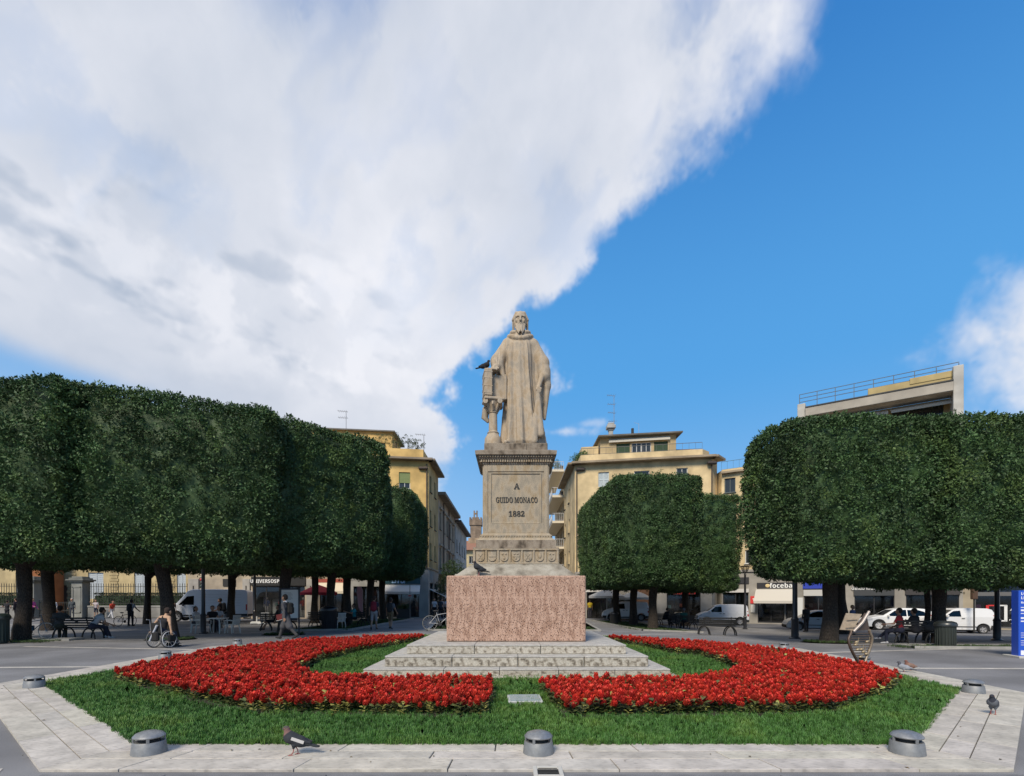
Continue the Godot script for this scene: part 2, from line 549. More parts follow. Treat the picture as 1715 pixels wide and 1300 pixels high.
func materials() -> void:
	var soft := noise_tex("soft", 0.012, gray(0.87), gray(1.0), 5)
	var fine := noise_tex("fine", 0.09, gray(0.84), gray(1.0), 3)
	var grit := noise_tex("grit", 0.3, gray(0.72), gray(1.0), 2)
	var stain := noise_tex("stain", 0.014, gray(0), gray(1), 6, FastNoiseLite.TYPE_SIMPLEX_SMOOTH, [[0.12, Color(0.52, 0.5, 0.47)], [0.3, Color(0.74, 0.72, 0.69)], [0.5, Color(0.9, 0.89, 0.87)], [0.72, Color(0.98, 0.98, 0.97)], [0.9, Color(0.85, 0.84, 0.82)]])
	var rust := noise_tex("rust", 0.016, gray(0), gray(1), 5, FastNoiseLite.TYPE_SIMPLEX_SMOOTH, [[0.22, Color(0.92, 0.86, 0.77)], [0.5, Color(1, 0.97, 0.93)], [0.78, Color(0.88, 0.87, 0.85)]])
	var pits := noise_tex("pits", 0.045, gray(0), gray(1), 4, FastNoiseLite.TYPE_SIMPLEX_SMOOTH, [[0.24, Color(0.34, 0.26, 0.23)], [0.3, Color(0.76, 0.66, 0.61)], [0.37, Color(0.97, 0.94, 0.91)], [0.6, Color(0.94, 0.9, 0.87)], [0.68, Color(0.8, 0.72, 0.67)], [0.74, Color(1.0, 0.95, 0.9)]])
	var cover := noise_tex("cover", 0.006, gray(0.84), gray(1.0), 4)
	mat("asphalt", Color(0.285, 0.285, 0.297), 0.85, grit, Vector3.ONE * 0.9, cover, Vector3.ONE * 0.11)
	mat("road", Color(0.24, 0.24, 0.25), 0.85, grit, Vector3.ONE * 0.9, cover, Vector3.ONE * 0.1)
	mat("paver", Color(0.26, 0.26, 0.272), 0.75, grit, Vector3.ONE * 0.8, soft, Vector3.ONE * 0.5)
	mat("travertine", Color(0.57, 0.54, 0.49), 0.75, noise_tex("vein", 0.05, gray(0), gray(1), 4, FastNoiseLite.TYPE_SIMPLEX_SMOOTH, [[0.24, gray(0.84)], [0.36, gray(0.95)], [0.7, gray(1.0)]]), Vector3(0.35, 0.35, 1.1), soft, Vector3.ONE * 0.35)
	mat("kerb", Color(0.42, 0.41, 0.38), 0.85, fine, Vector3.ONE, soft, Vector3.ONE * 0.3)
	mat("soil", Color(0.05, 0.042, 0.03), 0.95, grit, Vector3.ONE * 1.5)
	mat("lawn", Color(0.04, 0.085, 0.022), 0.95, grit, Vector3.ONE * 1.5)
	mat("step", Color(0.59, 0.555, 0.485), 0.8, stain, Vector3(1.0, 1.0, 1.0), fine, Vector3.ONE * 0.7)
	mat("tread", Color(0.55, 0.53, 0.49), 0.8, soft, Vector3.ONE * 0.6, fine, Vector3.ONE * 0.6)
	mat("block", Color(0.56, 0.41, 0.335), 0.7, pits, Vector3(1.6, 0.85, 1.6), noise_tex("run", 0.02, gray(0), gray(1), 4, FastNoiseLite.TYPE_SIMPLEX_SMOOTH, [[0.25, Color(0.86, 0.83, 0.81)], [0.6, Color(1, 1, 1)]]), Vector3(0.8, 0.22, 0.8))
	relief("block", pits, 1.2)
	mat("ashlar", Color(0.42, 0.375, 0.3), 0.85, rust, Vector3(0.5, 0.22, 0.5), fine, Vector3.ONE * 0.9)
	mat("ashlar_dark", Color(0.35, 0.295, 0.235), 0.85, stain, Vector3(0.45, 0.3, 0.45), fine, Vector3.ONE * 0.9)
	mat("ashlar_pale", Color(0.45, 0.42, 0.36), 0.85, stain, Vector3(0.3, 0.45, 0.3), fine, Vector3.ONE * 0.9)
	mat("statue", Color(0.48, 0.42, 0.34), 0.8, rust, Vector3(0.6, 0.3, 0.6), fine, Vector3.ONE * 1.2)
	mat("letter", Color(0.02, 0.02, 0.02), 0.6)
	mat("steel", Color(0.3, 0.31, 0.32), 0.45, soft, Vector3.ONE * 3.0, null, Vector3.ONE, 0.6)
	mat("cast", Color(0.24, 0.25, 0.26), 0.55, soft, Vector3.ONE * 2.0, null, Vector3.ONE, 0.3)
	mat("dark", Color(0.012, 0.012, 0.013), 0.6)
	mat("black", Color(0.018, 0.019, 0.021), 0.45)
	mat("plain", Color(1, 1, 1), 0.75)
	mat("cloth", Color(1, 1, 1), 0.9, fine, Vector3.ONE * 4.0)
	mat("gloss", Color(1, 1, 1), 0.3)
	M["gloss"].clearcoat_enabled = true
	M["gloss"].clearcoat = 0.6
	mat("plaster", Color(1, 1, 1), 0.9, soft, Vector3.ONE * 0.12, cover, Vector3(0.1, 0.05, 0.1))
	mat("bark", Color(0.085, 0.066, 0.05), 0.95, noise_tex("ridge", 0.03, gray(0.35), gray(1.0), 4), Vector3(2.4, 0.5, 2.4))
	relief("bark", TX["ridge"], 3.0)
	mat("leaf", Color(1, 1, 1), 0.62)
	M["leaf"].backlight_enabled = true
	M["leaf"].backlight = Color(0.25, 0.3, 0.15)
	mat("petal", Color(1, 1, 1), 0.7)
	M["petal"].backlight_enabled = true
	M["petal"].backlight = Color(0.3, 0.2, 0.2)
	mat("pane", Color(0.03, 0.036, 0.042), 0.08)
	mat("tile", Color(0.3, 0.15, 0.1), 0.9, fine, Vector3.ONE * 1.0)
	mat("pane_blue", Color(1, 1, 1), 0.12)
	mat("bronze", Color(1, 1, 1), 0.45, soft, Vector3.ONE * 2.0, null, Vector3.ONE, 0.35)
	glass("glass", Color(0.05, 0.06, 0.06), 0.3)
	glass("car_glass", Color(0.1, 0.13, 0.13), 0.55)

func col(r: float, g: float, b: float) -> Color: return Color(r, g, b)

# polygon sheet that follows the land, star-shaped round a centre
func sheet(poly: Array, centre: Vector2, up: float, rings := 20) -> MB:
	var mb := MB.new()
	var pts := []
	for i in poly.size():
		var a: Vector2 = poly[i]
		var b: Vector2 = poly[(i + 1) % poly.size()]
		var k := maxi(1, int(a.distance_to(b) / 2.5))
		for j in k: pts.append(a.lerp(b, float(j) / k))
	var R := []
	for r in rings + 1:
		var row := PackedVector3Array()
		for p in pts:
			var q := centre.lerp(p, float(r) / rings)
			row.append(P(q.x, q.y, up))
		R.append(row)
	mb.rows(R, true)
	for i in mb.n.size():
		if mb.n[i].y < 0.0: mb.n[i] = -mb.n[i]
	return mb

# a flat strip of width w along points (x, d), laid on the land
func strip(mb: MB, pts: Array, w: float, up: float, thick := 0.0) -> void:
	var L := []
	var Rr := []
	for i in pts.size():
		var a: Vector2 = pts[maxi(i - 1, 0)]
		var b: Vector2 = pts[mini(i + 1, pts.size() - 1)]
		var t := (b - a).normalized()
		var nrm := Vector2(-t.y, t.x) * w * 0.5
		L.append(pts[i] + nrm); Rr.append(pts[i] - nrm)
	for i in pts.size() - 1:
		var k := maxi(1, int(pts[i].distance_to(pts[i + 1]) / 2.0))
		for j in k:
			var f0 := float(j) / k
			var f1 := float(j + 1) / k
			var l0: Vector2 = L[i].lerp(L[i + 1], f0)
			var l1: Vector2 = L[i].lerp(L[i + 1], f1)
			var r0: Vector2 = Rr[i].lerp(Rr[i + 1], f0)
			var r1: Vector2 = Rr[i].lerp(Rr[i + 1], f1)
			var A := P(l0.x, l0.y, up)
			var B := P(r0.x, r0.y, up)
			var C := P(r1.x, r1.y, up)
			var D := P(l1.x, l1.y, up)
			var dn := Vector3(0, -thick, 0)
			mb.away([A, B, C, D], (A + C) * 0.5 - Vector3.UP)
			if thick > 0.0:
				mb.away([A, D, D + dn, A + dn], (B + C) * 0.5)
				mb.away([B, C, C + dn, B + dn], (A + D) * 0.5)

var OCT := [Vector2(-4.2, 5.7), Vector2(4.45, 5.7), Vector2(8.1, 9.2), Vector2(8.7, 16.6), Vector2(4.2, 22.4), Vector2(-4.3, 22.9), Vector2(-9.5, 17.2), Vector2(-9.05, 9.8)]

func oct_off(k: float) -> Array:   # the octagon pushed outwards by k
	var out := []
	for i in 8:
		var a: Vector2 = OCT[(i + 7) % 8]
		var b: Vector2 = OCT[i]
		var c: Vector2 = OCT[(i + 1) % 8]
		var t0 := (b - a).normalized()
		var t1 := (c - b).normalized()
		var n0 := Vector2(t0.y, -t0.x)
		var n1 := Vector2(t1.y, -t1.x)
		out.append(b + (n0 + n1) / (1.0 + n0.dot(n1)) * k)
	return out

func ground() -> void:
	# the land everything stands on: roads and far ground
	var mb := MB.new()
	var xs := []
	var t := -400.0
	while t <= 400.0:
		xs.append(t)
		t += 2.0 if absf(t) < 50.0 else 25.0
	var ds := []
	t = -60.0
	while t <= 620.0:
		ds.append(t)
		t += 2.0 if t > 8.0 and t < 60.0 else 20.0
	var R := []
	for d in ds:
		var row := PackedVector3Array()
		for x in xs: row.append(P(x, d, -0.13))
		R.append(row)
	mb.rows(R)
	tag(obj("road", mb, M["road"]), "", "", "", "structure")
	# the square itself, raised by a kerb
	var edge := [Vector2(-60, 30), Vector2(-36, 34.4), Vector2(-22, 37.5), Vector2(-8, 43), Vector2(6, 44), Vector2(12.6, 42.5), Vector2(19, 36.4), Vector2(27.5, 27.3), Vector2(45, 10), Vector2(45, -20), Vector2(-60, -20)]
	tag(obj("plaza", sheet(edge, Vector2(0, 12), 0.0, 26), M["asphalt"]), "", "", "", "structure")
	var kb := MB.new()
	strip(kb, edge.slice(0, 10), 0.32, 0.012, 0.2)
	tag(obj("kerb", kb, M["kerb"]), "", "", "", "structure")
	# pale lines of stone set in the asphalt
	var ln := MB.new()
	for l in [[Vector2(-24, 11.6), Vector2(-9.8, 12.4)], [Vector2(-30, 18.0), Vector2(-15.5, 20.6), Vector2(-13.6, 21.4)], [Vector2(-17, 17.7), Vector2(-10.2, 16.6)], [Vector2(8.9, 12.1), Vector2(24, 11.9)], [Vector2(9.3, 15.6), Vector2(16.2, 17.3)], [Vector2(13.5, 19.4), Vector2(14.5, 18.9), Vector2(26, 9.5)], [Vector2(4.4, 23.2), Vector2(9.2, 26.3), Vector2(19, 20.2)], [Vector2(-4.6, 23.7), Vector2(-9.5, 27.2), Vector2(-16, 23.0)], [Vector2(5.6, 4.7), Vector2(9.5, 2.6)], [Vector2(-4.9, 4.86), Vector2(-8.5, 2.4)]]:
		strip(ln, l, 0.2, 0.005)
	tag(obj("paving_lines", ln, M["travertine"]), "", "", "", "structure")
	# planted strips under the rows of trees
	for q in [[[Vector2(-11.7, 26.5), Vector2(-8.6, 27.0), Vector2(-8.2, 42), Vector2(-11.7, 42)], Vector2(-10, 34), "left row"], [[Vector2(7.3, 28.3), Vector2(10.6, 28.3), Vector2(9.8, 41.5), Vector2(6.4, 41.5)], Vector2(8.6, 35), "right row"], [[Vector2(13.6, 17.2), Vector2(19, 16.6), Vector2(19, 17.7), Vector2(13.7, 18.2)], Vector2(16, 17.4), "right front"], [[Vector2(-24, 18.6), Vector2(-17.6, 20.2), Vector2(-17.6, 20.8), Vector2(-24, 20.2)], Vector2(-20.5, 20.0), "left front"], [[Vector2(-4.4, 26.6), Vector2(4.6, 26.6), Vector2(5.4, 38), Vector2(-5.6, 38)], Vector2(0, 32), "middle"]]:
		var k := MB.new()
		var loop: Array = q[0].duplicate()
		loop.append(q[0][0])
		strip(k, loop, 0.16, 0.09, 0.1)
		tag(obj("border_kerb", k, M["kerb"]), "", "", "", "structure")
		tag(obj("grass_strip", sheet(q[0], q[1], 0.05, 4), M["lawn"]), "", "", "", "structure")
	for q in [Vector2(-14.05, 20.9), Vector2(-10.7, 23.8), Vector2(12.5, 20.1)]:
		var k := MB.new()
		var ring := []
		for i in 14: ring.append(q + Vector2(cos(TAU * i / 14.0) * 1.0, sin(TAU * i / 14.0) * 0.8))
		tag(obj("tree_pit", sheet(ring, q, 0.008, 3), M["lawn"]), "", "", "", "structure")
	# travertine band round the bed: three rows of slabs on every side, each slab a piece
	var band := Node3D.new()
	band.name = "stone_band"
	add_child(band)
	tag(band, "", "", "", "structure")
	var offs := [0.0, 0.28, 0.53, 0.86]
	for r in 3:
		var ia := oct_off(offs[r] + 0.006)
		var oa := oct_off(offs[r + 1] - 0.006)
		for s in 8:
			var a0: Vector2 = ia[s]
			var a1: Vector2 = ia[(s + 1) % 8]
			var b0: Vector2 = oa[s]
			var b1: Vector2 = oa[(s + 1) % 8]
			var L := a0.distance_to(a1)
			var cuts := [0.0]
			var at := rng.randf_range(0.6, 1.2)
			while at < L - 0.5:
				cuts.append(at / L)
				at += rng.randf_range(1.1, 1.7)
			cuts.append(1.0)
			for i in cuts.size() - 1:
				var g := 0.006 / L
				var f0: float = cuts[i] + (g if i > 0 else 0.0)
				var f1: float = cuts[i + 1] - (g if i < cuts.size() - 2 else 0.0)
				var m := MB.new()
				m.col = Color.WHITE * rng.randf_range(0.86, 1.0)
				m.col = m.col * Color(1, rng.randf_range(0.97, 1.0), rng.randf_range(0.93, 1.0))
				var h := 0.03 + rng.randf_range(-0.002, 0.002)
				var pp := [a0.lerp(a1, f0), a0.lerp(a1, f1), b0.lerp(b1, f1), b0.lerp(b1, f0)]
				var mid := Vector2.ZERO
				for p in pp: mid += p * 0.25
				var top := []
				var rim := []
				var low := []
				for p in pp:
					var q: Vector2 = p
					top.append(P(q.x, q.y, h) + Vector3(signf(mid.x - q.x), 0, -signf(mid.y - q.y)) * 0.005)
					rim.append(P(q.x, q.y, h - 0.005)); low.append(P(q.x, q.y, -0.06))
				var o := P(mid.x, mid.y, -0.03)
				m.away(top.duplicate(), o)
				for j in 4:
					m.away([top[j], top[(j + 1) % 4], rim[(j + 1) % 4], rim[j]], o)
					m.away([rim[j], rim[(j + 1) % 4], low[(j + 1) % 4], low[j]], o)
				obj("slab", m, M["travertine"], band)
	# large grey slabs of the pavement in front
	var front := Node3D.new()
	front.name = "pavement"
	add_child(front)
	tag(front, "", "", "", "structure")
	for r in 2:
		var x := -4.4 + 0.5 * r
		while x < 4.9:
			var w := rng.randf_range(1.1, 1.7)
			var m := MB.new()
			m.col = Color.WHITE * rng.randf_range(0.88, 1.0)
			m.box(P(x + w / 2, 4.45 - r * 0.62, -0.01), Vector3(w - 0.012, 0.044, 0.6), 0.004)
			obj("paver", m, M["paver"], front)
			x += w
	# lawn and soil of the bed
	tag(obj("lawn", sheet(OCT, Vector2(-0.3, 14), 0.02, 8), M["lawn"]), "", "", "", "structure")

var BED_L := PackedVector2Array([Vector2(-0.32, 6.95), Vector2(-3.7, 7.2), Vector2(-5.5, 8.35), Vector2(-8.0, 10.2), Vector2(-8.4, 14.4), Vector2(-7.5, 18), Vector2(-3.5, 20.6), Vector2(-3.6, 19.3), Vector2(-4.7, 15.7), Vector2(-5.0, 13.0), Vector2(-4.75, 11.2), Vector2(-3.9, 9.75), Vector2(-2.3, 9.35), Vector2(-0.32, 9.2)])
var BED_R := PackedVector2Array([Vector2(0.72, 6.95), Vector2(4.5, 7.15), Vector2(6.3, 8.6), Vector2(7.6, 9.9), Vector2(7.75, 12.1), Vector2(7.7, 14.1), Vector2(7.25, 15.8), Vector2(5.9, 17.6), Vector2(3.9, 20.2), Vector2(3.7, 19.5), Vector2(4.4, 17.2), Vector2(4.75, 15.2), Vector2(5.4, 14.5), Vector2(5.3, 12.8), Vector2(5.0, 11.0), Vector2(4.2, 9.8), Vector2(2.9, 9.3), Vector2(0.5, 9.15)])

func scatter(called: String, parts: MB, m: Material, xf: Array, cols: PackedColorArray, parent: Node = null) -> MultiMeshInstance3D:
	var mm := MultiMesh.new()
	mm.transform_format = MultiMesh.TRANSFORM_3D
	mm.use_colors = true
	mm.mesh = parts.mesh()
	mm.instance_count = xf.size()
	var buf := PackedFloat32Array()
	buf.resize(xf.size() * 16)
	for i in xf.size():
		var t: Transform3D = xf[i]
		var k := i * 16
		buf[k] = t.basis.x.x; buf[k + 1] = t.basis.y.x; buf[k + 2] = t.basis.z.x; buf[k + 3] = t.origin.x
		buf[k + 4] = t.basis.x.y; buf[k + 5] = t.basis.y.y; buf[k + 6] = t.basis.z.y; buf[k + 7] = t.origin.y
		buf[k + 8] = t.basis.x.z; buf[k + 9] = t.basis.y.z; buf[k + 10] = t.basis.z.z; buf[k + 11] = t.origin.z
		buf[k + 12] = cols[i].r; buf[k + 13] = cols[i].g; buf[k + 14] = cols[i].b; buf[k + 15] = 1.0
	mm.buffer = buf
	var o := MultiMeshInstance3D.new()
	o.multimesh = mm
	o.material_override = m
	if parent:
		o.name = called
		parent.add_child(o, true)
	else:
		o.name = numbered(called)
		add_child(o)
	return o

func turned(scale: float, lean: float) -> Basis:
	return Basis(Vector3(rng.randf_range(-1, 1), 0.001, rng.randf_range(-1, 1)).normalized(), rng.randf_range(0, lean)) * Basis(Vector3.UP, rng.randf() * TAU) * Basis().scaled(Vector3.ONE * scale)

func planting() -> void:
	# grass blades
	var tuft := MB.new()
	for i in 11:
		var a := rng.randf() * TAU
		var o := Vector3(cos(a), 0, sin(a)) * rng.randf_range(0.0, 0.05)
		var l := rng.randf_range(0.05, 0.095)
		var tip := o + Vector3(cos(a), 0, sin(a)) * rng.randf_range(0.01, 0.05) + Vector3.UP * l
		var s := Vector3(-sin(a), 0, cos(a)) * 0.0035
		var md := o.lerp(tip, 0.55) + Vector3.UP * 0.012
		tuft.col = Color.WHITE * rng.randf_range(0.75, 1.15)
		tuft.quad(o - s, o + s, md + s, md - s)
		tuft.tri(md - s, md + s, tip)
	var xf := []
	var cl := PackedColorArray()
	var oc := PackedVector2Array(oct_off(0.035))
	var nz := FastNoiseLite.new()
	nz.seed = 4
	nz.frequency = 0.45
	var tries := 0
	while xf.size() < 60000 and tries < 400000:
		tries += 1
		var p := Vector2(rng.randf_range(-9.6, 8.8), 5.6 + pow(rng.randf(), 1.7) * 17.4)
		if not Geometry2D.is_point_in_polygon(p, oc): continue
		if absf(p.x - 0.1) < 3.15 and absf(p.y - 13.75) < 3.15: continue
		var out := true
		var k := nz.get_noise_2d(p.x, p.y) + 0.5 * nz.get_noise_2d(p.x * 4.0 + 50.0, p.y * 4.0)
		xf.append(Transform3D(turned(rng.randf_range(0.6, 1.0) * (1.0 + 0.25 * k), 0.4), P(p.x, p.y, 0.015)))
		var b := 1.0 + 0.35 * k + rng.randf_range(-0.2, 0.2)
		cl.append(Color(0.06 * b * (1.0 + 0.9 * maxf(k, 0.0)), 0.165 * b, 0.028 * b))
	tag(scatter("grass", tuft, M["leaf"], xf, cl), "short green grass of the octagonal bed round the flowers and monument", "grass", "", "stuff")
	xf = []
	cl = PackedColorArray()
	for q in [[-11.6, 26.8, 3.0, 15.0], [6.9, 28.6, 3.4, 12.6], [13.2, 17.1, 5.6, 0.8], [-23.5, 19.0, 5.8, 1.2], [-4.3, 26.8, 8.8, 11.0], [-15.0, 20.2, 1.9, 1.4], [-11.6, 23.2, 1.8, 1.3], [11.6, 19.4, 1.8, 1.4]]:
		for i in int(60 * q[2] * q[3]) if q[3] > 2.0 else int(160 * q[2] * q[3]):
			var p := Vector2(q[0] + rng.randf() * q[2], q[1] + rng.randf() * q[3])
			if q[2] < 2.0 and (p - Vector2(q[0] + q[2] / 2, q[1] + q[3] / 2)).length() > 0.85: continue
			xf.append(Transform3D(turned(rng.randf_range(0.6, 1.1), 0.5), P(p.x, p.y, 0.03)))
			var b := rng.randf_range(0.6, 1.1)
			cl.append(Color(0.05 * b, 0.095 * b, 0.022 * b))
	tag(scatter("rough_grass", tuft, M["leaf"], xf, cl), "thin worn grass along the kerbed strips and pits under the clipped trees", "grass", "", "stuff")
	# red flowers: heads of upright petals over bronze-green leaves
	var head := MB.new()
	for i in 16:
		var t := float(i) / 16.0
		var a := i * 2.4
		var o := Vector3(cos(a), 0, sin(a)) * 0.012 + Vector3.UP * (0.19 + t * 0.085)
		var dir := Vector3(cos(a), 0.9 + t, sin(a)).normalized()
		var l := lerpf(0.062, 0.034, t)
		var s := Vector3(-sin(a), 0, cos(a)) * l * 0.45
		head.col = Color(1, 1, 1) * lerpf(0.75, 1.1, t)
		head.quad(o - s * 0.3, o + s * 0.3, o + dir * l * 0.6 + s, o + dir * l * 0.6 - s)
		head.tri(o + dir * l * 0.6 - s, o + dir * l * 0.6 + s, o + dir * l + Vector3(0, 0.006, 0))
	var leaf := MB.new()
	for i in 9:
		var a := i * 2.4
		var o := Vector3.UP * (0.04 + 0.017 * i)
		var dir := Vector3(cos(a), 0.55, sin(a)).normalized()
		var l := rng.randf_range(0.08, 0.12)
		var s := Vector3(-sin(a), 0, cos(a)) * 0.03
		var mid := o + dir * l * 0.55
		leaf.col = Color.WHITE * rng.randf_range(0.7, 1.2)
		leaf.tri(o, mid + s, mid - s)
		leaf.tri(mid - s, mid + s, o + dir * l - Vector3.UP * 0.015)
	for side in [[BED_L, "left"], [BED_R, "right"]]:
		var poly: PackedVector2Array = side[0]
		var lo := Vector2(99, 99)
		var hi := -lo
		for p in poly:
			lo = lo.min(p); hi = hi.max(p)
		var hx := []
		var hc := PackedColorArray()
		var lx := []
		var lc := PackedColorArray()
		var y := lo.y
		while y < hi.y:
			var st := 0.08 if y < 13.0 else 0.095
			var x := lo.x
			while x < hi.x:
				var p := Vector2(x, y) + Vector2(rng.randf_range(-0.045, 0.045), rng.randf_range(-0.045, 0.045))
				x += st
				if not Geometry2D.is_point_in_polygon(p, poly): continue
				var k := nz.get_noise_2d(p.x * 1.5 + 9.0, p.y * 1.5)
				var pick := rng.randf()
				var hgt := rng.randf_range(0.72, 1.08) * (1.0 + 0.15 * k)
				if pick < 0.76:
					hx.append(Transform3D(turned(hgt, 0.28), P(p.x, p.y, 0.01)))
					var b := rng.randf_range(0.55, 1.15)
					hc.append(Color(0.56 * b, 0.016 * b, 0.012 * b).lerp(Color(0.62, 0.07, 0.02), rng.randf() * 0.45))
				if pick > 0.45:
					lx.append(Transform3D(turned(hgt * rng.randf_range(1.0, 1.28), 0.3), P(p.x, p.y, 0.0)))
					var b := rng.randf_range(0.6, 1.3)
					lc.append(Color(0.07 * b, 0.085 * b, 0.022 * b) if rng.randf() < 0.7 else Color(0.3 * b, 0.3 * b, 0.08 * b))
			y += st
		var bed := thing("flower_bed", "curved bed of dense red flowers on the %s side of the monument" % side[1], "flower bed")
		bed.set_meta("kind", "stuff")
		var so := MB.new()
		so.prism(poly, 0.03, Transform3D(Basis(Vector3.RIGHT, Vector3.FORWARD, Vector3.UP), Vector3(0, 0.02, 0)))
		tag(obj("soil", so, M["soil"], bed), "", "", "", "stuff")
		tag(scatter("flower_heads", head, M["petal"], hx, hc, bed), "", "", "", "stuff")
		tag(scatter("flower_leaves", leaf, M["leaf"], lx, lc, bed), "", "", "", "stuff")

func monument() -> void:
	var at := P(0.1, 13.75)
	var t := thing("monument", "tall stone pedestal with carved shields, cornice and dedication, on three steps amid the flowers", "monument", at)
	# three steps of stone blocks with paler treads
	var hw := [3.2, 2.84, 2.45, 1.72]
	var ys := [-0.05, 0.2, 0.43, 0.637]
	for k in 3:
		var o: float = hw[k]
		var inn: float = hw[k + 1] - 0.12
		var y0: float = ys[k]
		var y1: float = ys[k + 1]
		for s in 4:
			var bas := Basis(Vector3.UP, s * PI / 2)
			var full := s % 2 == 0
			var x0 := -o if full else -inn
			var x1 := o if full else inn
			var x := x0
			while x < x1 - 0.01:
				var w := rng.randf_range(1.15, 1.75)
				if x1 - x - w < 0.5: w = x1 - x
				var m := MB.new()
				m.col = Color.WHITE * rng.randf_range(0.82, 1.02)
				var dz := o - inn
				m.box(bas * Vector3(x + w / 2, (y0 + y1 - 0.035) / 2, inn + dz / 2), Vector3(w - 0.012, y1 - y0 - 0.035, dz - 0.012), 0.012, bas)
				var b := obj("step_block", m, M["step"], t)
				var m2 := MB.new()
				m2.col = Color.WHITE * rng.randf_range(0.9, 1.02)
				m2.box(bas * Vector3(x + w / 2, y1 - 0.0175, inn + dz / 2), Vector3(w - 0.008, 0.035, dz - 0.004), 0.008, bas)
				obj("tread", m2, M["tread"], b)
				x += w
	var gs := MB.new()
	gs.box(Vector3(0, 0.0, 0), Vector3(6.75, 0.13, 6.75), 0.02)
	obj("ground_slab", gs, M["step"], t)
	var c := MB.new()
	c.box(Vector3(0, 0.3, 0), Vector3(3.2, 0.62, 3.2))
	obj("core", c, M["tread"], t)
	var bl := MB.new()
	bl.box(Vector3(0, (0.64 + 2.215) / 2, 0), Vector3(3.32, 2.215 - 0.64, 3.32), 0.025)
	obj("base_block", bl, M["block"], t)
	# sloping white plinth
	var pl := MB.new()
	frustum(pl, 1.5, 1.47, 2.215, 2.262); frustum(pl, 1.43, 1.13, 2.262, 2.5); frustum(pl, 1.1, 1.1, 2.5, 2.535)
	obj("sloped_plinth", pl, M["ashlar_pale"], t)
	# frieze with a row of shields on every side
	var fr := MB.new()
	frustum(fr, 1.045, 1.045, 2.535, 2.92)
	var fz := obj("frieze", fr, M["ashlar"], t)
	for s in 4:
		var bas := Basis(Vector3.UP, s * PI / 2)
		var m := MB.new()
		for y in [2.555, 2.895]: m.box(bas * Vector3(0, y, 1.06), Vector3(2.14 if s % 2 == 0 else 2.06, 0.045, 0.045), 0.008, bas)
		for i in 8: m.box(bas * Vector3(-1.04 + i * 0.297, 2.725, 1.058), Vector3(0.05, 0.295, 0.04), 0.008, bas)
		obj("frieze_frame", m, M["ashlar"], fz)
		for i in 7:
			var sh := MB.new()
			var pts := PackedVector2Array()
			var hw2 := 0.098
			pts.append(Vector2(-hw2, 0.12)); pts.append(Vector2(-0.03, 0.112)); pts.append(Vector2(0.03, 0.112)); pts.append(Vector2(hw2, 0.12))
			for j in 9:
				var q := PI * j / 8.0
				pts.append(Vector2(hw2 * cos(q), -0.03 - 0.095 * sin(q)))
			var xf := Transform3D(bas, bas * Vector3(-0.891 + i * 0.297, 2.728, 1.043))
			sh.prism(pts, 0.028, xf)
			var charge := i % 7
			if charge == 1 or charge == 3: sh.box(xf * Vector3(0, 0.0, 0.03), Vector3(0.18, 0.045, 0.02), 0.006, bas)
			if charge == 2 or charge == 3 or charge == 6:
				for u in [-0.04, 0.04]: sh.ball(xf * Vector3(u, 0.055, 0.03), Vector3(0.026, 0.026, 0.018), 8)
				sh.ball(xf * Vector3(0, -0.055, 0.03), Vector3(0.03, 0.03, 0.018), 8)
			if charge == 0 or charge == 4:
				for u in [-0.6, 0.6]: sh.box(xf * Vector3(0, -0.005, 0.03), Vector3(0.03, 0.17, 0.02), 0.006, bas * Basis(Vector3.BACK, u))
			if charge == 5: sh.ball(xf * Vector3(0, 0.01, 0.028), Vector3(0.05, 0.07, 0.022), 10)
			obj("shield", sh, M["ashlar"], fz)
	var pb := MB.new()
	frustum(pb, 1.075, 1.075, 2.92, 2.95); frustum(pb, 1.005, 1.005, 2.95, 3.14)
	obj("base_course", pb, M["ashlar_dark"], t)
	var mo := MB.new()
	frustum(mo, 0.985, 0.93, 3.14, 3.19); frustum(mo, 0.93, 0.87, 3.19, 3.245); frustum(mo, 0.91, 0.91, 3.245, 3.285); frustum(mo, 0.885, 0.845, 3.285, 3.33)
	for s in 4:
		var bas := Basis(Vector3.UP, s * PI / 2)
		for i in 27: mo.box(bas * Vector3(-0.86 + i * 0.0661, 3.22, 0.91), Vector3(0.04, 0.06, 0.03), 0.006, bas)
	obj("base_moulding", mo, M["ashlar"], t)
	# die with a sunk panel on every side
	var di := MB.new()
	frustum(di, 0.825, 0.825, 3.33, 5.08)
	var die := obj("die", di, M["ashlar"], t)
	for s in 4:
		var bas := Basis(Vector3.UP, s * PI / 2)
		var m := MB.new()
		for q in [[-0.765, 4.205, 0.1, 1.75], [0.765, 4.205, 0.1, 1.75], [0.0, 4.99, 1.43, 0.18], [0.0, 3.46, 1.43, 0.26]]:
			m.box(bas * Vector3(q[0], q[1], 0.832), Vector3(q[2], q[3], 0.03), 0.006, bas)
		for q in [[-0.64, 4.225, 0.035, 1.29], [0.64, 4.225, 0.035, 1.29], [0.0, 4.855, 1.245, 0.035], [0.0, 3.595, 1.245, 0.035]]:
			m.box(bas * Vector3(q[0], q[1], 0.834), Vector3(q[2], q[3], 0.034), 0.012, bas)
		obj("panel_frame", m, M["ashlar"], die)
	text("A", 0.145, M["letter"], die, Vector3(0.02, 4.53, 0.832), "letter_line", 0.022, "Droid Serif")
	var gm := text("GUIDO MONACO", 0.135, M["letter"], die, Vector3(0.02, 4.18, 0.832), "letter_line", 0.022, "Droid Serif")
	text("1882", 0.135, M["letter"], die, Vector3(0.02, 3.83, 0.832), "letter_line", 0.022, "Droid Serif")
	gm.scale.x = 1.06 / maxf(gm.mesh.get_aabb().size.x, 0.1)
	# cornice with two rows of small ornament
	var co := MB.new()
